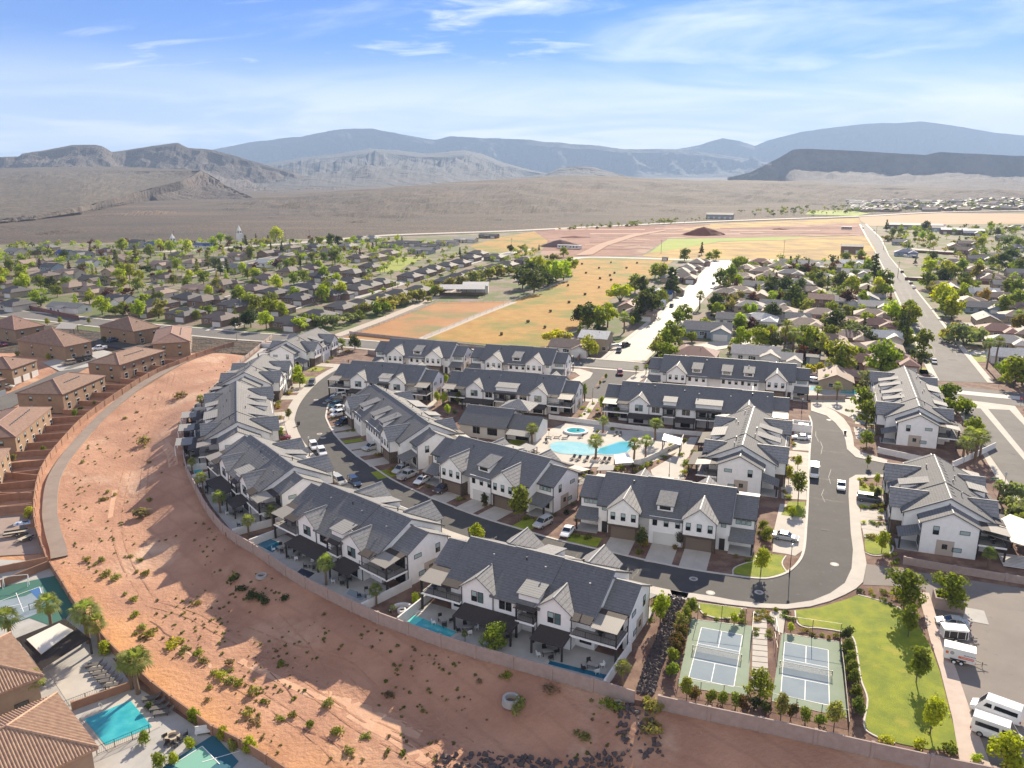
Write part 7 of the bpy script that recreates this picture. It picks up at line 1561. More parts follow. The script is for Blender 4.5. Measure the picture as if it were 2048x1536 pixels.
canopy(c6([(1195,785),(1295,785),(1285,820),(1170,822)]),2.6,'grey flat canopy between the pool and the taupe-garage row',tan_c2)
canopy(c6([(630,665),(690,635),(770,660),(710,690)]),2.8,'grey canopy at the left end of the pool deck',tan_c2)
def umbrella(px,py,label,m,z=0.0,r=1.4,low=False):
    q=PL_(px,py) if low else P(px,py,z); o=empty('parasol',q); MB().tube((0,0,0),(0,0,2.3),.04,n=5).build('pole',trim,o); b=MB(); n=8
    b.rings([[(math.cos(i*math.pi/4)*r,math.sin(i*math.pi/4)*r,2.05) for i in range(8)],[(math.cos(i*math.pi/4)*.05,math.sin(i*math.pi/4)*.05,2.55) for i in range(8)]]); b.build('canopy',m,o); tag(o,label,'parasol','parasols')
umbrella(*C6(845,600),'closed dark parasol left of the spa',trim,r=.35); umbrella(*C6(1457,490),'white parasol on the patio of the row above the pool',whitec,r=1.6)
# planters under the pool palms, walkways
polysheet('pool_walkway',c6([(1140,330),(1190,335),(1085,500),(1030,500)]),.06,conc); polysheet('pool_walkway',c6([(1810,595),(1868,595),(1800,730),(1760,770),(1770,880),(1560,880),(1540,820),(1640,760),(1700,720)]),.06,conc)
polysheet('pool_walkway',c6([(0,400),(30,405),(100,330),(75,320)]),.06,conc); polysheet('lawn',c6([(570,620),(640,610),(700,625),(640,655),(590,645)]),.07,lawn)
block_wall('pool_wall',[P(*C6(850,470)),P(*C6(1560,560)),P(*C6(1910,590))],whitew,'low white wall between the pool and the balcony row above it',h=1.2,pil=8,group='estate garden walls')
block_wall('pool_wall',[P(*C6(1320,790)),P(*C6(1480,775)),P(*C6(1640,700)),P(*C6(1760,640)),P(*C6(1765,600))],whitew,'white wall curving around the lower right of the pool garden',h=1.1,pil=6,group='estate garden walls')
block_wall('entry_wall',[P(1756,906),P(1860,928)],whitew,'low beige entry wall with a dark slatted gate panel',h=1.5,pil=12,group='estate garden walls'); block_wall('entry_wall',[P(1905,935),P(1950,915),P(1990,896)],whitew,'curved pale entry wall below the palm cluster',h=1.5,pil=12,group='estate garden walls')
block_wall('yard_wall',[P(1808,1128),P(1930,1150),P(2120,1180)],wallp,'grey block wall under the right-edge row beside the parking lot',h=1.4,pil=7,group='estate garden walls')
block_wall('road_wall',[P(737,708),P(760,712),P(775,718)],wallp,'short grey wall at the closed head of the curved street',h=1.6,pil=7,group='estate garden walls')
block_wall('pool_wall',[P(1600,800),P(1690,800)],wallp,'tan wall in front of the small estate pool',h=1.5,pil=7,group='estate garden walls')
polysheet('small_pool',[(1683,779),(1717,781),(1712,789),(1680,786)],.08,water); polysheet('small_pool_deck',[(1612,770),(1740,783),(1735,800),(1605,795)],.05,conc2); polysheet('small_pool',[(1622,772),(1650,775),(1645,783),(1618,780)],.08,water_l)
# gardens pools of the outer rows
def lpool(px,m,name='garden_pool',dk=True):
    if dk:
        pts=pix(px); c=sum(pts,Vector())/len(pts); sheet('pool_surround',[c+(p-c)*1.16 for p in pts],.06,conc)
    polysheet(name,px,.08,m)
lpool([(829,1231),(914,1265),(900,1275),(813,1246)],water); polysheet('pool_sunshelf',[(829,1231),(846,1238),(829,1252),(813,1246)],.09,mat('shelf_water',(0.12,0.60,0.55),.05))
polysheet('white_pool_deck',[(825,1218),(848,1224),(828,1229),(811,1245),(802,1243)],.09,whitew)
lpool([(1100,1322),(1219,1352),(1213,1360),(1096,1329)],water_d); lpool([(537,1076),(566,1090),(545,1106),(515,1090)],water_d); lpool([(603,1137),(630,1147),(617,1157),(593,1146)],mat('covered_spa',(0.03,.035,.05),.4)); lpool([(700,1178),(735,1193),(722,1202),(692,1188)],mat('grey_pool_cover',(0.22,.27,.31),.6))
lpool([(418,960),(436,970),(424,978),(408,968)],water_d); lpool([(385,938),(402,934),(405,944),(390,948)],water)
q=P(804,1224); o=empty('fire_pit',q); b=MB(); b.rings([[(math.cos(i*.42)*a,math.sin(i*.42)*a,z) for i in range(15)] for a,z in ((.75,0),(.72,.5),(.45,.5),(.4,.3))],cap=False); b.build('ring',whitew,o); b=MB(); b.rings([[(math.cos(R(20+i*16))*a,math.sin(R(20+i*16))*a,z) for i in range(12)] for a,z in ((2.0,0),(2.0,.55),(1.6,.55),(1.6,0))],cap=False,closed=False); b.build('curved_bench',whitew,o); tag(o,'round white fire pit with curved bench beside the turquoise pool','fire pit')
# patio furniture groups
def table_set(q,label,c='trim',n=4,rz=0):
    o=empty('garden_table',q,rz); b=MB(); b.box(-.8,-.45,.7,.8,.45,.76); b.build('table_top',deckm,o)
    for x in (-.7,.7):
        for y in (-.35,.35): MB().box(x-.04,y-.04,0,x+.04,y+.04,.7).build('leg',trim,o)
    tag(o,label,'table','garden tables')
def chair_proto(m,name='garden_chair'):
    o=empty(name); MB().box(-.3,-.3,.35,.3,.3,.45).build('seat',m,o); MB().box(-.3,.24,.45,.3,.32,.9).build('backrest',m,o)
    for x in (-.26,.26):
        for y in (-.26,.26): MB().box(x-.03,y-.03,0,x+.03,y+.03,.35).build('leg',m,o)
    return proto(o)
CD=chair_proto(trim); CW=chair_proto(mat('white_plastic_chair',(0.75,0.75,0.73),.5)); nmz=dict(A1='the row nearest the cross road',A2='the second row from the cross road',A3='the longest outer row',A4='the palm-lined outer row',A5='the row left of the nearest',A6='the nearest row')
fr_=random.Random(12)
for k in ('A3','A4','A5','A6'):
    L=PL[k][2]
    for j,x in enumerate([-1.5,5.5,13.5,L-5.5,L-1]):
        q=TP(k,x,11.0,.05); pos=['right end','right part','middle','left part','left end'][j]
        table_set(q,f"garden table on the patio at the {pos} of {nmz[k]}",rz=fr_.uniform(0,3))
        for c_ in range(4):
            a=c_*math.pi/2+.3; o=(CW if (j+c_)%3==0 else CD).put(q+Vector((math.cos(a)*1.4,math.sin(a)*1.2,0)),a-math.pi/2); tag(o,f"garden chair {['right of','behind','left of','before'][c_]} table, {pos}, {nmz[k]}",'chair','garden chairs')
# pale pergolas behind the longest outer row
for i,(y0,nm) in enumerate([(3,'near'),(15,'second'),(27,'third')]):
    p_=[TP('A3',40.3-y0-x,y) for x,y in ((0,11),(0,15),(6,15),(6,11))]; o=empty('pergola',(p_[0].x,p_[0].y,0)); b=MB(); b.prism([(p.x-p_[0].x,p.y-p_[0].y,2.6) for p in p_],(0,0,-.12)); b.build('pergola_roof',tan_c2,o)
    for p in p_: q=p-p_[0]; MB().box(q.x-.1,q.y-.1,0,q.x+.1,q.y+.1,2.5).build('post',whitew,o)
    tag(o,f"{nm} pale flat pergola behind the longest outer row",'pergola','garden pergolas')
o=canopy([(1955,1062),(2020,1028),(2110,1060),(2060,1095)],4.6,'large pale slatted pergola beside the row at the right edge',tan_c)
b=MB(); k0=P(1995,1110); root=empty('slatted_bench_deck',k0,GRID)
for i in range(9): MB().box(0,-i*.62,.25,6,-i*.62+.34,.33).build('slat',whitew,root)
tag(root,'white slatted deck below the large pergola at the right edge','deck')
# enclosures
def enclosure(px,py,w,d,h,m,label,rz=GRID):
    o=empty('refuse_enclosure',P(px,py),rz); 
    for x0,y0,x1,y1 in ((0,0,w,.25),(0,.25,.25,d),(w-.25,.25,w,d),(.25,d-.25,w-.25,d)): MB().box(x0,y0,0,x1,y1,h).build('wall_panel',m,o)
    MB().box(.5,.8,0,w-.5,d-.6,h*.6).build('bin',trim,o); tag(o,label,'enclosure','refuse enclosures')
enclosure(1583,862,5,4,2.1,white,'white open-topped bin enclosure at the head of the straight street'); enclosure(1868,1218,4.3,3.2,2,wallp,'grey block enclosure with dark interior at the parking lot corner')
polysheet('enclosure_apron',[(1930,1215),(1968,1222),(1978,1250),(1925,1240)],.06,conc2)
def bin_(px,py,label): 
    o=empty('wheelie_bin',P(px,py,.1),GRID); b=MB(); b.rings([[(-.25,-.25,.08),(.25,-.25,.08),(.25,.25,.08),(-.25,.25,.08)],[(-.32,-.35,1.0),(.32,-.35,1.0),(.32,.35,1.0),(-.32,.35,1.0)]]); b.build('body',trim,o); MB().box(-.35,-.38,1.0,.35,.38,1.08).build('lid',railm,o); tag(o,label,'bin','wheelie bins')
bin_(1690,868,'dark bin on the right kerb of the straight street'); bin_(597,851,'dark bin on the kerb of the curved street')
# ---------------------------------------------------------------- vehicles
CL="""van white 1628 950 1628 1050|white delivery van parked on the left kerb of the straight street
sedan white 1682 976 1681 1040|white saloon driving toward the camera on the straight street
sedan silver 1571 1079 1620 1087|silver saloon parked across the wide driveway by the street bend
sedan white 1135 1068 1120 1087|white saloon parked in the sun on the driveway beside the taupe-garage row
suv silver 1086 1051 1066 1062|silver-beige car parked just left of the white saloon
suv brown 886 983 865 992|dark brown car on the driveway between two rows
suv silver 802 944 785 952|silver estate car, upper of three on the inner driveways
pickup silver 816 955 840 945|silver pickup truck in the middle of the three inner driveways
sedan white 844 965 822 977|white saloon partly in sunlight, lowest of three on the inner driveways
suv silver 743 899 728 903|silver car on a driveway of the long dormered row
pickup black 688 849 668 855|black pickup at the lower end of the parked line on the curve
suv white 677 832 660 836|white car second from the lower end of the parked line
pickup white 678 822 662 826|white pickup in the middle of the parked line
suv teal 672 814 660 818|dark teal car half hidden in the parked line
minivan grey 669 804 655 806|dark grey minivan near the top of the parked line
suv white 677 796 664 798|white car at the top of the parked line
suv grey 624 769 618 780|dark grey car driving on the upper curve
sedan red 564 879 590 876|dark red saloon on a driveway by the small lawn
suv white 628 897 636 910|upper of two white cars parked on the outer kerb
suv white 644 909 652 922|lower of two white cars parked on the outer kerb
minivan silver 677 966 690 975|silver van parked behind the roof of the row left of the nearest
suv navy 709 969 722 980|navy off-road car parked behind the roof of the row left of the nearest
suv white 1600 860 1590 859|upper white car in the bright driveway left of the straight street
sedan white 1602 879 1590 878|lower white car in the bright driveway left of the straight street
minivan grey 1738 1003 1760 1006|dark estate car with a red tail on the right-hand driveway
suv red 1240 749 1243 760|dark red car at the estate entrance
suv grey 1238 704 1232 716|grey car at the foot of the residential street
pickup black 1250 693 1262 690|dark pickup with a covered bed at the corner house
pickup grey 1219 690 1232 687|grey truck in front of the boats at the corner house
suv black 1343 614 1337 622|dark car parked at the left kerb of the residential street
sedan grey 1371 613 1377 606|grey car driving up the residential street
sedan grey 1427 568 1433 561|small dark car farther up the residential street
sedan silver 1868 726 1874 740|silver car parked at the left kerb of the avenue
sedan navy 1893 664 1886 652|dark blue car on the right kerb of the avenue
sedan white 1828 577 1822 567|white car on the right kerb midway up the avenue
sedan black 1822 568 1816 560|black car ahead of the white one midway up the avenue
suv brown 1804 545 1799 538|dark car farther up the avenue on the right kerb
minivan white 1949 680 1930 680|white van in the driveway behind the two tall palms
pickup black 2003 725 2020 726|dark pickup in front of the white house at the right edge
pickup white 1973 621 1990 620|white pickup in a driveway right of the avenue
suv silver 1985 607 1975 607|silver car beside the pickup right of the avenue
suv white 1812 514 1825 515|white car in front of the blue-roofed house
suv black 1830 516 1840 517|black car in front of the blue-roofed house
suv grey 1726 457 1722 452|grey truck at the far end of the avenue, left
pickup white 1748 462 1745 456|white truck at the far end of the avenue, right
suv white 1630 765 1645 766|white car behind the long dormered row
minivan silver 1521 592 1535 592|silver van among the village houses
suv white 1526 604 1536 604|white car among the village houses near the parked van
suv white 1645 532 1655 532|white car near the flat-roofed village house
sedan silver 1415 520 1425 520|silver car at the top of the residential street
pickup white 1404 538 1412 536|white pickup by the trees at the top of the residential street
suv white 245 607 260 608|white car in the old village, left
sedan grey 375 610 390 609|grey car beside the dark hip-roofed houses
pickup navy 700 505 715 504|blue pickup in the upper village
suv white 312 592 325 592|small white car in the village driveway
sedan white 590 607 600 604|white car in the side street of the old village"""
for ln in CL.split('\n'):
    a,t=ln.split('|'); k,c,x,y,hx,hy=a.split(); car(k,c,float(x),float(y),float(hx),float(hy),t)
for k,c,x,y,hx,hy,t in [('suv','tan',138,730,125,732,'tan car parked by the brown row houses'),('suv','black',155,725,142,727,'black car parked between the tan and grey cars'),('suv','grey',171,721,158,723,'grey car at the right of three parked by the brown row houses'),('pickup','white',199,701,185,703,'white pickup truck in the brown estate court'),('pickup','navy',226,685,212,687,'blue-grey pickup truck in front of the white garages'),('sedan','silver',14,778,30,777,'silver car at the left edge in the brown estate'),('sedan','red',4,692,20,694,'red car cut by the left edge of the photo')]: car(k,c,x,y,hx,hy,t,low=True,z=.2).location.z+=.25
car('van','white',1990,1432,1936,1412,'white passenger van with its nose to the pink walkway',group='passenger vans'); car('van','white',1993,1476,2050,1496,'white passenger van facing away from the walkway, behind the bright tree',group='passenger vans')
car('sedan','silver',1904,1251,1870,1246,'silver saloon parked beside the box trailers')
# box trailers
def trailer(px,py,hx,hy,L_,W_,h_,label,orange=False):
    q=P(px,py,.02); t=P(hx,hy,.02); a=math.atan2(t.y-q.y,t.x-q.x); o=empty('box_trailer',q,a); MB().box(-L_/2,-W_/2,.55,L_/2,W_/2,h_).build('box',mat('trailer_white',(0.72,0.71,0.69),.5),o); MB().box(-L_/2-.03,-W_/2-.03,h_,L_/2+.03,W_/2+.03,h_+.05).build('roof',PAINTW,o)
    for s in (-1,1):
        for x in ((-.55,.35) if orange else (0,)):
            w=MB(); w.tube((x,s*(W_/2+.02),.34),(x,s*(W_/2+.22),.34),.33,n=12); w=w.build('wheel',tyre_m,o); w2=MB(); w2.tube((x,s*(W_/2+.22),.34),(x,s*(W_/2+.24),.34),.2,n=10); w2.build('rim',PAINTW,w)
        MB().box(-1.1,s*(W_/2+.02)-(.2 if s<0 else 0),.72,.9,s*(W_/2+.02)+(.2 if s>0 else 0),.8).build('mudguard',trim,o)
    d=MB(); d.tube((L_/2,-.6,.5),(L_/2+1.3,0,.5),.05,n=4).tube((L_/2,.6,.5),(L_/2+1.3,0,.5),.05,n=4).tube((L_/2+1.2,0,.5),(L_/2+1.6,0,.5),.06,n=5).tube((L_/2+1.0,0,.05),(L_/2+1.0,0,.8),.05,n=5); d.build('drawbar',trim,o)
    if orange:
        y=-W_/2-.012; og=mat('orange_decal',(0.70,0.11,0.03),.5)
        MB().box(-.1,y,1.0,L_/2-.12,y+.01,1.34).build('orange_band',og,o); MB().box(-L_/2+.25,y,1.35,-L_/2+.6,y+.01,1.75).build('orange_square',og,o)
        g=MB(); 
        for k in range(9): x=.55+k*.17; g.box(x,y,1.5+.004*k,x+.09,y+.01,1.66)
        g.build('lettering',railm,o); g=MB()
        for k in range(14): x=.25+k*.13; g.box(x,y-.004,1.13,x+.08,y+.004,1.22)
        g.build('lettering',paint,o); g=MB(); g.tube((-.9,y+.01,1.6),(-.9,y,1.6),.28,n=9); g.build('emblem',mat('grey_decal',(0.35,.33,.32),.6),o)
    else:
        MB().box(-L_/2+.1,-W_/2-.02,.6,L_/2-.1,-W_/2-.003,h_-.25).build('dark_panel',trim,o)
        for k in range(3): x=-L_/2+.8+k*1.1; MB().box(x-.03,-W_/2-.04,.6,x+.03,-W_/2-.021,h_-.25).build('rail',PAINTW,o)
    tag(o,label,'trailer','box trailers')
PAINTW=mat('trailer_roof_white',(0.82,0.82,0.80),.4)
trailer(1916,1322,1980,1338,3.9,1.9,2.3,'white box trailer with an orange lettered band and two wheels a side',True); trailer(1906,1278,1970,1284,3.4,1.8,2.0,'white-roofed trailer with dark side beside the silver saloon')
# jet ski, flat trailers in the yard at the left
def flat_trailer(px,py,hx,hy,label,ski=False,L_=4.2):
    q=PL_(px,py); q.z+=.2; t=PL_(hx,hy); a=math.atan2(t.y-q.y,t.x-q.x); o=empty('flat_trailer',q,a); MB().box(-L_/2,-.85,.5,L_/2,.85,.6).build('bed',mat('trailer_planks',(0.42,.36,.27),.8,stripes=(0,.4,.6)),o)
    for s in (-1,1): w=MB(); w.tube((-.3,s*.88,.33),(-.3,s*1.08,.33),.33,n=12); w=w.build('wheel',tyre_m,o); w2=MB(); w2.tube((-.3,s*1.08,.33),(-.3,s*1.1,.33),.18,n=8); w2.build('rim',rim_m,w); MB().box(-L_/2,s*.85-.03,.6,L_/2,s*.85+.03,.85).build('side_rail',railm,o)
    d=MB(); d.tube((L_/2,-.5,.5),(L_/2+1.4,0,.5),.05,n=4).tube((L_/2,.5,.5),(L_/2+1.4,0,.5),.05,n=4); d.build('drawbar',railm,o); tag(o,label,'trailer','flat trailers')
flat_trailer(32,1072,0,1077,'flat trailer with a pale plank bed in the yard at the left edge'); flat_trailer(52,1082,20,1096,'dark open trailer on two wheels beside the plank-bed trailer',L_=2.6)
q=PL_(46,1056); q.z+=.7; t=PL_(20,1060); o=empty('jet_ski',q,math.atan2(t.y-q.y,t.x-q.x)); b=MB(); b.rings([[(x,-w,.25),(x,-w*.9,z),(x,w*.9,z),(x,w,.25),(x,0,.0)] for x,w,z in ((-1.5,.5,.55),(-.6,.58,.6),(.4,.55,.75),(1.1,.4,.65),(1.6,.1,.45))]); b.build('hull',mat('blue_white_hull',(0.12,.28,.55),.3,col2=(0.7,.7,.75),scale=.9,lo=.45,hi=.5),o); MB().box(-1.2,-.2,.6,-.1,.2,.85).build('seat',trim,o); b=MB(); b.tube((.3,-.35,1.0),(.3,.35,1.0),.04,n=5).tube((.3,0,.7),(.3,0,1.0),.06,n=5); b.build('handlebar',trim,o); tag(o,'blue and white jet ski on a trailer in the left yard','jet ski')
# boats on trailers at the corner house
for i,(x,y,hx,hy,t) in enumerate([(1212,684,1222,681,'covered boat on a trailer, upper of two at the corner house'),(1232,697,1243,695,'long covered boat beside the road at the corner house')]):
    q=P(x,y); t2=P(hx,hy); o=empty('boat',q+Vector((0,0,.6)),math.atan2(t2.y-q.y,t2.x-q.x)); b=MB(); b.rings([[(xx,-w,z),(xx,0,0),(xx,w,z),(xx,0,z+.3)] for xx,w,z in ((-3,1.0,.8),(-1,1.15,.9),(1.5,.95,1.0),(3.2,.1,1.1))]); b.build('hull',PAINTW,o); MB().box(-2.5,-.8,.9,1.0,.8,1.35).build('cover',trim,o); tag(o,t,'boat','boats on trailers')
# white caravan by the farm lane
q=P(928,585); o=empty('caravan',q,GRID+R(28)); b=MB(); b.rings([[(x,-1.2,.6),(x,-1.25,2.6),(x,-1.0,3.0),(x,1.0,3.0),(x,1.25,2.6),(x,1.2,.6)] for x in (-4.5,4.0)]); b.build('body',PAINTW,o); window(o,0,-1.26,1.5,4,.7,(0,-1),gm=glassd); [MB().tube((xx,-1.25,.4),(xx,-1.0,.4),.38,n=10).build('wheel',tyre_m,o) for xx in (-.6,.5)]; tag(o,'white caravan parked on the farm lane left of the barn','caravan')
# ---------------------------------------------------------------- near plants
NT=[('young',1320,1250,6.2,'bright','leafy street tree between the nearest row and the black rocks'),('young',953,1100,6,'bright','bright pointed tree behind the roof of the nearest row'),('young',1037,1044,8.6,'mid','tall green tree in front of the row beside the pool'),('young',970,1016,3.8,'dark','small dark tree between two driveways'),('young',1281,1099,5,'dark','dark narrow tree between two taupe garages'),('young',1359,1094,3.8,'bare','bare grey tree beside the white garage'),('young',1521,1150,6,'bright','street tree at the shadow edge on the inner bend lawn'),('young',1596,1000,7.5,'mid','tallest tree left of the straight street'),('young',1577,965,4.6,'yellow','yellow-green tree left of the straight street'),('young',1595,938,4,'bright','bright young tree above the tallest one left of the street'),('young',1753,972,3.4,'bright','young tree at the entry corner planting'),('young',1753,1000,3.2,'dark','small dark tree on the right-hand oval lawn'),('young',1763,1105,5,'bright','young tree on the lower oval lawn right of the street'),('round',1808,1216,7,'mid','round green tree at the parking lot corner left of the block enclosure'),('round',1897,1216,6.4,'mid','round tree standing in the block enclosure'),('young',1816,1274,6,'mid','uppermost tree in the lawn row'),('young',1832,1365,6.2,'mid','middle tree in the lawn row'),('young',1860,1468,6.2,'bright','lowest bright tree in the lawn row'),('round',2010,1545,5.6,'bright','bright yellow-green tree in front of the lower van'),('young',1373,1400,3.8,'mid','thin young tree at the left court bottom corner'),('round',1519,1397,4.4,'mid','round leafy tree at the end of the court walkway'),('young',1561,1440,4.4,'sage','thin pale tree below the right court, left'),('young',1667,1462,4.8,'sage','thin pale tree below the right court, right'),('shrubtree',1468,1248,2.2,'yellow','small yellow-green tree above the left court'),('shrubtree',1581,1264,1.8,'yellow','small bright ball tree above the right court'),('round',989,1300,4.4,'mid','green tree at the garden wall of the nearest row')]
NT+=[('young',1168,798,5.5,'mid','tree at the top left of the pool walkway'),('young',1203,822,5,'bright','bright tree right of the pool walkway'),('young',1234,842,4.5,'mid','tree against the balconies above the pool'),('young',891,772,4.5,'bright','bright tree between two balcony rows'),('young',874,808,4.5,'bright','left tree of the garden path behind the dormered row'),('young',889,812,5,'bright','middle tree of the garden path behind the dormered row'),('young',917,812,5,'mid','tree in front of the balconies behind the clubhouse'),('young',895,832,4,'bright','small tree above the clubhouse path'),('young',1212,760,2.6,'mid','small tree on the entrance island, upper'),('young',1200,772,2.2,'mid','small tree on the entrance island, lower'),('young',560,790,3.6,'mid','small tree by the upper curved driveways'),('young',563,880,4,'mid','young tree by the lawn of the longest outer row'),('young',578,840,3.8,'mid','young tree on the upper lawn of the longest outer row'),('young',1735,935,3.5,'mid','young tree at the entry wall end'),('round',1585,1035,2.6,'bright','round clipped tree beside the long bright driveway'),('round',1533,1080,2.6,'mid','round clipped tree left of the silver saloon'),('round',1525,1062,2.4,'mid','round clipped tree beside the corner porch')]
for k,x,y,h,c,t in NT: tree(k,x,y,h,c,t,group='trees of the new estate')
NH=[(1692,1285,'dark'),(1695,1311,'mid'),(1701,1332,'mid'),(1705,1352,'mid'),(1707,1373,'mid'),(1711,1402,'mid'),(1713,1430,'mid')]
for i,(x,y,c) in enumerate(NH): tree('shrubtree',x,y,3.0,c,['topmost','second','third','fourth','fifth','sixth','lowest'][i]+' green hedge shrub beside the right court',group='hedge beside the lawn')
NH=[(1381,1228,'mid'),(1371,1247,'mid'),(1366,1262,'sage'),(1361,1280,'redtip'),(1355,1297,'redtip'),(1350,1314,'redtip'),(1345,1331,'mid'),(1341,1355,'mid')]
for i,(x,y,c) in enumerate(NH): tree('shrubtree',x,y,3.3,c,['topmost','second','third','fourth','fifth','sixth','seventh','lowest'][i]+' hedge shrub between black rocks and the left court',group='hedge beside the rocks')
NH=[(1391,1402,'redtip'),(1421,1406,'mid'),(1445,1410,'mid'),(1471,1414,'mid'),(1487,1418,'redtip'),(1508,1424,'dark'),(1530,1430,'dark'),(1581,1438,'redtip'),(1610,1444,'mid'),(1637,1452,'mid')]
for i,(x,y,c) in enumerate(NH): tree('shrubtree',x,y,2.6,c,['first','second','third','fourth','fifth','sixth','seventh','eighth','ninth','tenth'][i]+' shrub from the left along the wall below the courts',group='shrubs below the courts')
for x,y,r,c,t in [(1773,1482,1.1,'yellow','yellow bush in the lower lawn corner'),(1835,1494,1.1,'yellow','bright yellow bush by the wall below the lawn'),(1897,1503,1.3,'mid','dark green bush at the foot of the pink walkway'),(1953,1520,.9,'bright','low bright bush right of the pink walkway'),(2015,1536,.9,'bright','bush at the bottom right corner')]: bush(x,y,r,c,False,t,g='garden bushes')
C3=lambda x,y:(1250+x/3.4133,1050+y/3.4133)
SB=[(545,620),(620,645),(685,650),(790,665),(800,600),(800,630),(905,600),(940,590),(895,620),(965,620),(930,630),(985,645),(900,655),(1000,665),(895,720),(900,750),(990,730),(990,765),(1035,590),(1085,600),(1080,630),(1115,605),(1110,635),(1150,650),(1230,725),(1285,750),(1340,757),(1390,775),(1440,765),(1605,455),(1675,455),(1700,490),(1765,460),(1765,520),(1815,545),(1860,510),(1775,475),(260,580),(230,550),(265,610),(180,650),(290,545),(215,530),(470,520)]
SBM=[('the top of the left court',1440,1240),('the court walkway',1520,1240),('the top of the right court',1630,1270),('the mulch bed by the parking corner',1750,1190),('the black rock strip',1335,1225),('the straight street driveways',1740,1050),('the community pool',1250,890),('the inner bend',1560,1130),('the curved street lawns',610,880),('the long dormered row',760,900),('the pool walkway',1180,830),('the taupe-garage row',1300,1110)]
SBL=[]
def sbush(px,py,r,c,w='garden bush'): o=bush(px,py,r,c,False); SBL.append((o,f"small {ADJ[c]} {w}",px,py))
rb=random.Random(8)
for x,y in SB: sbush(*C3(x,y),rb.uniform(.5,.75),rb.choice(['mid','dark','amber','sage','mid']))
for x,y in [(925,890),(960,930),(970,885),(940,920)]+[(940,1075),(965,1080),(990,1085),(1010,1080),(1080,1095),(1080,1110),(955,1185),(1000,1180),(1030,1190),(1060,1190),(1090,1190),(975,1275),(1015,1285),(1065,1290),(1150,1330),(1170,1400),(1110,1410),(1130,1415),(1180,1440),(1165,1460),(840,415),(870,420),(960,680),(1060,690),(535,620),(440,680),(300,1230),(255,1255),(290,1300),(410,970),(440,1010),(430,1080),(450,1090),(500,250)]: sbush(1448+x/3.4133,700+y/3.4133,rb.uniform(.5,.9),rb.choice(['mid','yellow','sage','mid']))
for x,y in [(1060,450),(1090,440),(1120,420),(1080,400),(1150,370),(1170,480),(1185,440),(1180,410),(1300,820),(1340,810),(1420,800),(1435,830),(1480,810),(1510,790),(1545,780),(1590,765),(1640,735),(1660,690),(1680,655),(1770,620),(1750,720),(1780,770),(1800,800),(1790,830),(1760,790),(1770,850),(1830,700),(1840,740),(490,610),(870,1135),(970,1120),(1010,1055),(1060,1020),(1050,1150),(1140,840),(1110,830),(1070,850),(1090,870),(1280,545),(1160,505),(110,330),(150,400),(200,430),(1740,1240),(1780,1260),(1460,1385),(1530,1300),(1510,1330),(1330,1240),(1180,560)]: sbush(*C6(x,y),rb.uniform(.55,1.0),rb.choice(['mid','mid','bright','dark','yellow']))
for k in ('A1','A2','A3','A4','A5','A6','B1','B2','C','R1','R2','R3'):
    L=PL[k][2]
    for x in (-1,9,9.6,L-9.2,L+1.5,L+3.5,-3.5): q=TP(k,x,-9.3-rb.random()*2); u=(q.x,q.y); v=shrub_proto(rb.choice(['mid','sage','amber']),rb.randrange(3)).put((q.x,q.y,0),rb.uniform(0,6),sc=rb.uniform(.8,1.6)); SBL.append((v,'small front garden bush',*u,1))
def settle3():
    b={}
    for t in SBL:
        o=t[0]; x,y=o.location.x,o.location.y; k=min(range(len(SBM)),key=lambda i:(P(SBM[i][1],SBM[i][2])-Vector((x,y,0))).length); b.setdefault((t[1],k),[]).append(((P(SBM[k][1],SBM[k][2])-Vector((x,y,0))).length,o))
    for (d,k),l in b.items():
        l.sort(key=lambda t:t[0])
        for i,(_,o) in enumerate(l): tag(o,' '.join((f"{d} {ORD[min(i,35)]} {SBM[k][0]}").split()[:16]),'bush','small garden bushes')
# palms of the estate
for x,y,h,t in [(1064,889,5.6,'fan palm beside the grass at the left of the pool'),(1206,868,5,'fan palm in the planter above the pool'),(1191,920,6.4,'fan palm in the planter below the pool'),(1310,880,6,'tallest fan palm near the white canopy'),(1268,920,5.6,'left palm of the clump at the deep end'),(1291,916,5.8,'right palm of the clump at the deep end'),(404,820,4.5,'palm at the top of the longest outer garden'),(385,945,3.6,'small palm behind the longest outer row'),(406,985,4.6,'palm in the garden left of the palm-lined row'),(441,1026,4.8,'palm by the garden wall of the palm-lined row'),(498,1072,4.4,'palm in the garden corner above the dark pool'),(546,1055,4.6,'palm beside the balcony of the row left of the nearest'),(653,1170,5.6,'bushy palm against the garden wall of the row left of the nearest'),(753,1212,3.8,'small palm at the corner below the white garden wall'),(1244,1372,3.8,'fan palm at the lower corner of the nearest garden'),(785,1232,1.9,'small palm beside the fire pit'),(930,1285,1.9,'small palm by the turquoise pool end'),(1975,1138,4.2,'palm beside the pale balcony at the right edge')]: tree('palm',x,y,h,'palm',t,group='fan palms of the estate')
for px,py in [(1206,868),(1191,921)]:
    o=empty('planter_box',P(px,py),GRID); MB().box(-1.1,-1.1,0,1.1,1.1,.55).build('box',whitew,o); MB().box(-.95,-.95,.551,.95,.95,.58).build('soil',mulch,o); tag(o,'white square planter holding the palm '+('above' if py<900 else 'below')+' the community pool','planter','pool planters')
for x,y,h,k,c,t in [(832,1212,2.6,'shrubtree','bright','bright shrub beside the white garden wall'),(846,1205,2.4,'shrubtree','mid','green shrub behind the fire pit'),(765,1090,3.4,'shrubtree','mid','shrub by the end wall of the row left of the nearest')]: tree(k,x,y,h,c,t,group='garden shrubs')
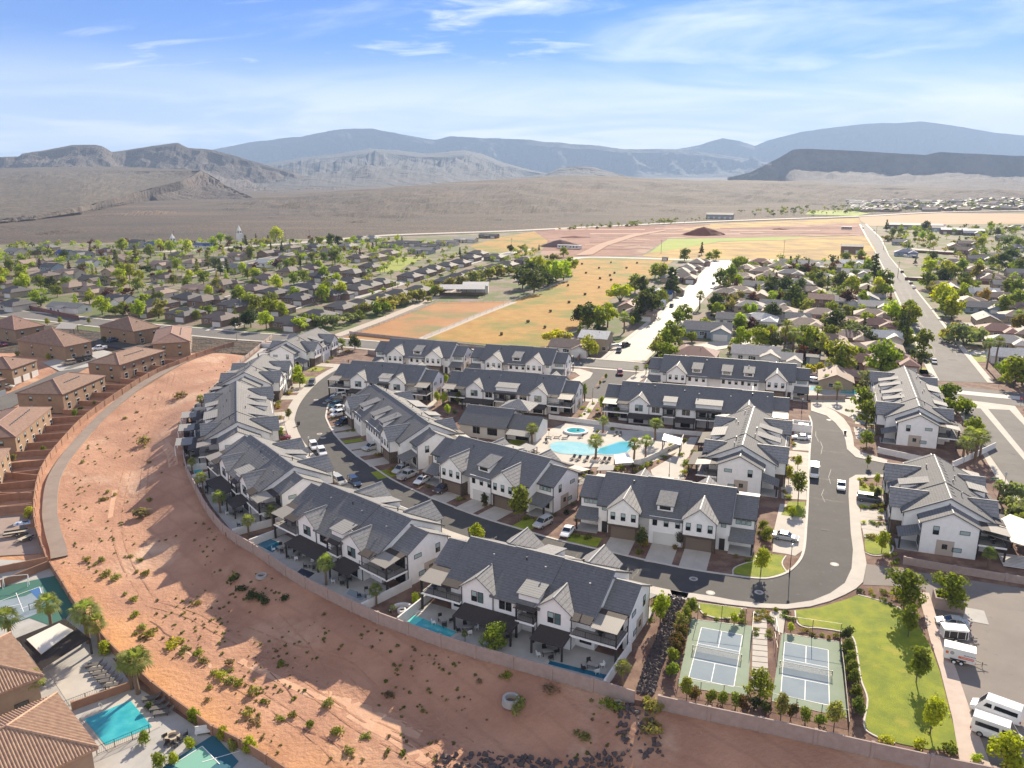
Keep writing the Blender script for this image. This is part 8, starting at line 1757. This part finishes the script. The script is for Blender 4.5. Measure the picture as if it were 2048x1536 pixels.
# people on the curved street
def person(px,py,c1,c2,label,rz=0):
    q=P(px,py,.03); me=bpy.data.meshes.new('body'); V=[(0,0,.95),(0,0,1.2),(0,0,1.42),(0,0,1.52),(0,0,1.66),(.1,0,.9),(.12,.05,.5),(.12,0,.07),(.12,-.12,.04),(-.1,0,.9),(-.12,-.1,.5),(-.12,.08,.1),(-.12,-.04,.05),(.2,0,1.38),(.27,0,1.1),(.26,-.1,.85),(-.2,0,1.38),(-.27,.02,1.1),(-.26,-.1,.85)]
    E_=[(0,1),(1,2),(2,3),(3,4),(0,5),(5,6),(6,7),(7,8),(0,9),(9,10),(10,11),(11,12),(2,13),(13,14),(14,15),(2,16),(16,17),(17,18)]; RR=[.14,.13,.15,.055,.1,.09,.065,.045,.04,.09,.065,.045,.04,.06,.045,.035,.06,.045,.035]
    me.from_pydata(V,E_,[]); me.update(); o=bpy.data.objects.new('person',me); COL.objects.link(o); o.location=q; o.rotation_euler=(0,0,rz); m=o.modifiers.new('s','SKIN'); 
    for i,r in enumerate(RR): me.skin_vertices[0].data[i].radius=(r,r*.8)
    me.skin_vertices[0].data[0].use_root=True; o.modifiers.new('u','SUBSURF').levels=1; me.materials.append(mat('cloth_'+label.split()[2],c1,.9)); tag(o,label,'person','people walking on the curved street')
person(690,728,(.6,.55,.5),None,'person in white clothes walking on the upper curved street'); person(697,728,(.03,.03,.04),None,'person in dark clothes walking on the upper curved street',.5)

# ---------------------------------------------------------------- signs and utility poles
def sign_text(s,size,loc,rx,rz,m,parent):
    cu=bpy.data.curves.new('lettering','FONT'); cu.body=s; cu.size=size; cu.align_x='CENTER'; cu.align_y='CENTER'; cu.extrude=.004; cu.materials.append(m)
    t_=bpy.data.objects.new('tmp',cu); COL.objects.link(t_); dg=bpy.context.evaluated_depsgraph_get(); me=bpy.data.meshes.new_from_object(t_.evaluated_get(dg)); bpy.data.objects.remove(t_); me.name='lettering'; o=link('lettering',me,parent); o.location=loc; o.rotation_euler=(rx,0,rz)
red_s=mat('sign_red',(0.50,0.02,0.02),.5); grn_s=mat('sign_green',(0.01,0.22,0.12),.5)
o=empty('stop_sign',P(2041,812),R(0)); MB().tube((0,0,0),(0,0,2.2),.04,n=5).build('post',railm,o); b=MB(); b.rings([[(math.cos(R(22.5+45*i))*.42,y,2.3+math.sin(R(22.5+45*i))*.42) for i in range(8)] for y in (-.03,.0)]); b.build('sign_plate',red_s,o); sign_text('STOP',.26,(0,-.04,2.3),math.pi/2,0,paint,o); tag(o,'red octagonal stop sign in the tree shade at the right junction','stop sign')
for x,y,t in ((1997,776,'green street name sign at the corner right of the avenue'),(1986,982,'teal street name sign above the fan palm at the right edge')):
    o=empty('street_name_sign',P(x,y)); MB().tube((0,0,0),(0,0,3),.04,n=5).build('post',railm,o); MB().box(-.8,-.02,2.8,.8,.02,3.15).build('sign_plate',grn_s,o); tag(o,t,'street sign','street name signs')
for x,y,h,t in [(1567,512,13,'utility pole in front of the gold field'),(1322,508,12,'utility pole at the edge of the green crop strip'),(1023,504,12,'utility pole in the dry field left of the site'),(571,484,12,'utility pole behind the old village, right of the steeple'),(349,486,12,'utility pole behind the short steeple'),(620,484,12,'utility pole at the village edge before the plain'),(1795,556,11,'utility pole right of the avenue, near'),(1767,500,11,'utility pole right of the avenue, middle'),(1752,472,11,'utility pole right of the avenue, far')]:
    o=empty('utility_pole',P(x,y),GRID); MB().tube((0,0,0),(0,0,h),.16,.11,n=6).build('pole',bark,o); MB().box(-1.2,-.06,h-1,1.2,.06,h-.85).build('crossarm',bark,o); tag(o,t,'utility pole','utility poles')
# ---------------------------------------------------------------- villas, pools and courts at the lower left
tile_m=mat('tan_barrel_tile',(0.45,0.30,0.20),0.8,col2=(0.34,0.21,0.145),scale=1.6,bump=.2)
def villa(e1,e2,length,label,ze=5.2,pitch=.40):
    a,b_=PL_(*e1,ze),PL_(*e2,ze); a.z=b_.z=0; d=a-b_; W_=d.length; an=math.atan2(d.y,d.x)   # local x from e2 to e1 along the hip-end eave, y towards the left
    yv=Vector((-math.sin(an),math.cos(an),0)); o=empty('villa',(b_.x,b_.y,LOW),an); hw=W_/2; zt=ze+pitch*hw
    MB().box(.6,.6,-.3,W_-.6,length,ze).build('walls',mat('tan_villa_stucco',(0.36,0.26,0.18),.9,col2=(0.31,.22,.15),scale=.7),o)
    r=MB(); r.poly([(0,0,ze),(W_,0,ze),(hw,hw,zt)]); r.poly([(0,0,ze),(hw,hw,zt),(hw,length,zt),(0,length,ze)]); r.poly([(W_,0,ze),(hw,hw,zt),(hw,length,zt),(W_,length,ze)]); r.poly([(0,0,ze-.25),(W_,0,ze-.25),(W_,length,ze-.25),(0,length,ze-.25)])
    for p,q in (((0,0),(W_,0)),((0,0),(0,length)),((W_,0),(W_,length))): r.poly([(*p,ze-.25),(*q,ze-.25),(*q,ze),(*p,ze)])
    r.build('roof',tile_m,o)
    c=MB(); sp=.36
    def barrel(p,q):
        p=Vector(p);q=Vector(q); dd=(q-p); t=dd.normalized(); s=t.cross(Vector((0,0,1))).normalized()*sp*.32; up=Vector((0,0,.12)); b0=len(c.v); c.v+=[tuple(p-s),tuple(p+up-s*.4),tuple(p+up+s*.4),tuple(p+s),tuple(q-s),tuple(q+up-s*.4),tuple(q+up+s*.4),tuple(q+s)]
        c.f+=[(b0,b0+1,b0+5,b0+4),(b0+1,b0+2,b0+6,b0+5),(b0+2,b0+3,b0+7,b0+6),(b0,b0+3,b0+2,b0+1)]
    n=int(W_/sp)
    for i in range(n): x=(i+.5)*W_/n; t=min(x,W_-x); barrel((x,-.05,ze+.01),(x,t,ze+pitch*t+.01))
    n=int(length/sp)
    for i in range(n):
        y=(i+.5)*length/n; t=min(y,hw)
        barrel((-.05,y,ze+.01),(t,y,ze+pitch*t+.01)); barrel((W_+.05,y,ze+.01),(W_-t,y,ze+pitch*t+.01))
    tag(c.build('barrel_tiles',tile_m,o),kind='stuff')
    h=MB()
    for p,q in (((0,0,ze),(hw,hw,zt)),((W_,0,ze),(hw,hw,zt)),((hw,hw,zt),(hw,length,zt))): h.tube((p[0],p[1],p[2]+.1),(q[0],q[1],q[2]+.1),.17,n=6)
    h.build('hip_cap',tile_m,o)
    for y in (3,7): window(o,.59,y,1,1.6,1.3,(-1,0),gm=glassd)
    for x in (W_*.3,W_*.7): window(o,x,.59,.9,1.6,1.4,(0,-1),gm=glassd)
    tag(o,label,'villa','tile-roofed villas')
villa((21,1265.5),(88,1352),26,'tan tile-roofed villa at the left edge beside the slatted pergola'); villa((114,1386),(197,1495),26,'tan tile-roofed villa at the bottom left corner beside the pool')
def low(px,dz=0.0): return [PL_(x,y) for x,y in px]
def lsheet(name,px,m,z): 
    b=MB(); b.poly([(q.x,q.y,LOW+z) for q in low(px)]); structure(name,b,m)
# villa ground
lsheet('villa_ground',[(-80,1118),(98,1127),(153,1214),(221,1293),(312,1378),(420,1456),(521,1508),(600,1560),(500,1640),(-200,1640)],conc2,.36)
lsheet('villa_planting',[(262,1330),(312,1378),(420,1456),(521,1508),(500,1512),(410,1470),(330,1415),(262,1370),(225,1320)],mulch,.39)
# corner sports court
lsheet('sports_court',[(-60,1185),(0,1178),(112,1155),(150,1215),(120,1262),(60,1240),(0,1260),(-60,1270)],greend,.40)
lsheet('court_play_area',[(-60,1222),(0,1207),(52,1196),(86,1178),(92,1204),(74,1232),(40,1246),(0,1238),(-60,1262)],courtb,.42)
lsheet('court_play_area',[(60,1186),(80,1178),(89,1204),(80,1206)],mat('deep_blue_court',(0.03,.12,.30),.8),.435)
def lline(a,b_,w=.1,z=.45):
    p,q=PL_(*a),PL_(*b_); d=(q-p); d.z=0; d.normalize(); n=Vector((-d.y,d.x,0))*w/2; b=MB(); b.poly([(v.x,v.y,LOW+z) for v in (p-n,q-n,q+n,p+n)]); structure('court_line',b,paint)
for a,b_ in (((0,1207),(80,1178)),((80,1178),(88,1206)),((88,1206),(42,1222)),((33,1190),(48,1228)),((0,1222),(45,1212))): lline(a,b_)
# soccer-style white goal frame
o=empty('goal_frame',PL_(10,1178),R(12)); o.location.z=LOW+.4
for a,b_ in (((0,0,0),(0,0,2)),((4,0,0),(4,0,2)),((0,0,2),(4,0,2)),((0,-.8,0),(0,0,2)),((4,-.8,0),(4,0,2))): q=MB(); q.tube(a,b_,.05,n=5); q.build('bar',paint,o)
tag(o,'white goal frame on the corner sports court','goal')
# slatted pergola with a white top
p4=[PL_(x,y,3.0) for x,y in ((33,1277),(130,1238),(179,1277),(82,1338))]; org=p4[0].copy(); o=empty('slatted_pergola',(org.x,org.y,LOW)); 
for i in range(34):
    t=i/33; a=p4[0].lerp(p4[3],t)-org; b_=p4[1].lerp(p4[2],t)-org; q=MB(); q.tube((a.x,a.y,3.0),(b_.x,b_.y,3.0),.09,n=4); q.build('slat',pergo,o)
for i in range(4):
    p=p4[i]-org; q=MB(); q.box(p.x-.12,p.y-.12,.3,p.x+.12,p.y+.12,3); q.build('post',trim,o)
c=[p4[0].lerp(p4[1],.12).lerp(p4[3].lerp(p4[2],.12),.18),p4[0].lerp(p4[1],.82).lerp(p4[3].lerp(p4[2],.82),.12),p4[0].lerp(p4[1],.9).lerp(p4[3].lerp(p4[2],.9),.55),p4[0].lerp(p4[1],.15).lerp(p4[3].lerp(p4[2],.15),.72)]
q=MB(); q.prism([((v-org).x,(v-org).y,3.32) for v in c],(0,0,-.12)); q.build('white_top',mat('cream_roof_membrane',(0.62,.57,.50),.7),o); tag(o,'dark slatted pergola with a cream rounded top panel behind the villa','pergola')
# pools
lsheet('pool_surround',[(160,1440),(262,1396),(322,1458),(218,1510)],conc,.40); lsheet('villa_pool',[(169,1444),(261,1406),(305,1459),(212,1496)],water,.44)
lsheet('bright_patio',[(128,1338),(165,1330),(200,1395),(200,1400),(140,1416),(95,1345)],conc,.39); lsheet('lounge_terrace',[(160,1337),(205,1318),(262,1386),(200,1397)],conc2,.41)
block_wall('garden_wall',[Vector((q.x,q.y,0)) for q in low([(148,1424),(265,1382)])],wallb,'brown wall with life ring above the villa pool',h=1.4,z=lambda p:LOW+.2,pil=6,group='villa walls')
q=PL_(201,1410,1.2); b=MB(); n=14; b.rings([[(math.cos(i*.449)*a,0,math.sin(i*.449)*a+z*0) for i in range(14)] for a,z in ((.38,0),(.38,.1),(.22,.1),(.22,0))],cap=False); o=b.build('life_ring',paint,loc=q,rz=R(-20)); tag(o,'white life ring on the brown wall above the villa pool','life ring')
for i,(x,y) in enumerate([(190,1338),(198,1347),(206,1355),(213,1363),(221,1370),(229,1379)]): o=LGP.put(PL_(x,y)+Vector((0,0,.42)),R(15),['uppermost','second','third','fourth','fifth','lowest'][i]+' lounger in the sunlit terrace row behind the villa','sun lounger','terrace loungers',sc=1.35)
for i,(x,y) in enumerate([(305,1405),(312,1416),(320,1425),(328,1434)]): LGP.put(PL_(x,y)+Vector((0,0,.42)),R(15),['uppermost','second','third','lowest'][i]+' lounger in the shaded row right of the villa pool','sun lounger','terrace loungers',sc=1.35)
# lower court
lsheet('sports_court',[(318,1545),(428,1474),(478,1528),(440,1570),(300,1600)],tealc,.40); lsheet('court_play_area',[(345,1536),(405,1498),(436,1530),(400,1560)],mat('mint_court',(0.16,.36,.28),.8),.42)
for a,b_ in (((345,1536),(405,1498)),((405,1498),(440,1534)),((405,1530),(480,1508))): lline(a,b_)
def low_fence(px,label,h=1.2):
    pts=low(px); org=pts[0]; o=empty('iron_fence',org); o.location.z=LOW+.38
    for i in range(len(pts)-1):
        a,b_=pts[i]-org,pts[i+1]-org; L=(b_-a).length; n=max(1,round(L/2.5))
        for k in range(n+1): p=a.lerp(b_,k/n); q=MB(); q.tube((p.x,p.y,0),(p.x,p.y,h),.05,n=4); q.build('post',railm,o)
        for zz in (.1,h): q=MB(); q.tube((a.x,a.y,zz),(b_.x,b_.y,zz),.03,n=4); q.build('rail',railm,o)
        q=MB(); n=int(L/.22)
        for k in range(n): p=a.lerp(b_,(k+.5)/n); q.tube((p.x,p.y,.1),(p.x,p.y,h),.014,n=3,cap=False)
        tag(q.build('pickets',railm,o),kind='stuff')
    tag(o,label,'fence','iron pool fences')
low_fence([(195,1515),(300,1470)],'black iron fence along the near side of the villa pool'); low_fence([(130,1420),(213,1388)],'black iron fence above the brown wall by the patio',1.0); low_fence([(60,1225),(95,1215)],'black fence at the sports court corner')
o=empty('fire_pit',PL_(346,1482)); b=MB(); b.rings([[(math.cos(i*.42)*a,math.sin(i*.42)*a,z) for i in range(15)] for a,z in ((1.0,.3),(.95,.9),(.6,.9),(.55,.6))],cap=False); b.build('ring',mat('tan_stone',(0.45,.36,.26),.9),o); tag(o,'round tan fire pit between the villa pool and the teal court','fire pit')
for i,(x,y) in enumerate([(335,1498),(350,1500),(362,1488),(330,1482),(372,1478)]):
    o=CD.put(PL_(x,y)+Vector((0,0,.4)),i*1.3,['left front','right front','right','left','far right'][i]+' dark chair around the tan fire pit','chair','fire pit chairs')
o=empty('garden_bench',PL_(409,1472)); o.location.z=LOW+.4; o.rotation_euler=(0,0,R(15)); MB().box(-1.1,-.35,.3,1.1,.35,.5).build('seat',whitew,o); MB().box(-1.1,.28,.5,1.1,.4,1).build('backrest',whitew,o); [MB().box(x-.06,-.3,0,x+.06,.3,.3).build('leg',whitew,o) for x in (-.9,.9)]; tag(o,'white garden bench at the top of the teal court','bench')
# palms and bushes
for i,(x,y,h,t) in enumerate([(104,1262,6.6,'left palm of the pair above the slatted pergola'),(23,1290,6.4,'fan palm at the left edge behind the villa roof'),(178,1290,7.6,'tall bushy palm right of the slatted pergola'),(200,1300,6.2,'second palm right of the slatted pergola'),(277,1392,7.4,'large bright palm beside the lounger terrace'),(265,1382,6.4,'smaller palm beside the lounger terrace'),(76,1412,5.6,'palm between the two villa roofs')]): tree('palm',x,y,h,'palm',t,low=True,group='fan palms of the villas')
for x,y,h,k,c,t in [(210,1312,3,'shrubtree','bright','bright green bush at the wall beside the palm pair'),(386,1450,3,'shrubtree','bright','bright green bush at the wall above the teal court'),(497,1508,3,'shrubtree','bright','bright bush at the wall corner of the teal court'),(446,1483,2.6,'shrubtree','yellow','yellow-green bush in the bed above the teal court'),(466,1500,2.2,'shrubtree','sage','grey-green bush in the bed above the teal court'),(381,1500,2.2,'shrubtree','yellow','small yellow bush beside the fire pit'),(290,1492,2.6,'shrubtree','mid','round green bush at the pool fence'),(320,1540,3.0,'shrubtree','mid','green bush at the bottom edge left of the teal court'),(345,1530,2.2,'shrubtree','bright','bright bush left of the teal court'),(58,1038,3.2,'shrubtree','yellow','round yellow-green tree behind the cream-topped wall'),(300,1425,1.8,'shrubtree','dark','dark bush behind the shaded loungers'),(85,905,2.6,'shrubtree','mid','dark bush in the garden of the fourth brown row'),(150,835,3,'shrubtree','mid','green bushes in the garden below the fourth brown row'),(163,828,2.6,'shrubtree','dark','dark bush beside the wall bend'),(190,812,2.6,'shrubtree','mid','round bush by the curved wall'),(222,760,3.2,'shrubtree','yellow','yellow-green bush between two brown rows'),(26,925,3,'shrubtree','sage','sage bush at the corner of the fifth brown row'),(98,720,3,'shrubtree','bright','bright green tree behind the tan car'),(95,650,3.6,'shrubtree','bright','bright small tree by the cross road'),(120,647,3.6,'shrubtree','bright','bright small tree right of the other by the cross road'),(178,648,3.4,'shrubtree','mid','green tree at the pavilion'),(210,690,4,'shrubtree','dark','dark tree in front of the white-garaged row'),(35,715,3,'shrubtree','sage','long sage bush behind the brown rows')]: tree(k,x,y,h,c,t,low=True,group='garden shrubs')
o=canopy([(110,657),(148,658),(156,648),(122,645)],3.2,'tan flat pavilion roof on posts beside the brown rows',tan_c)
settle_labels(); settle2(); settle3(); finish_protos()
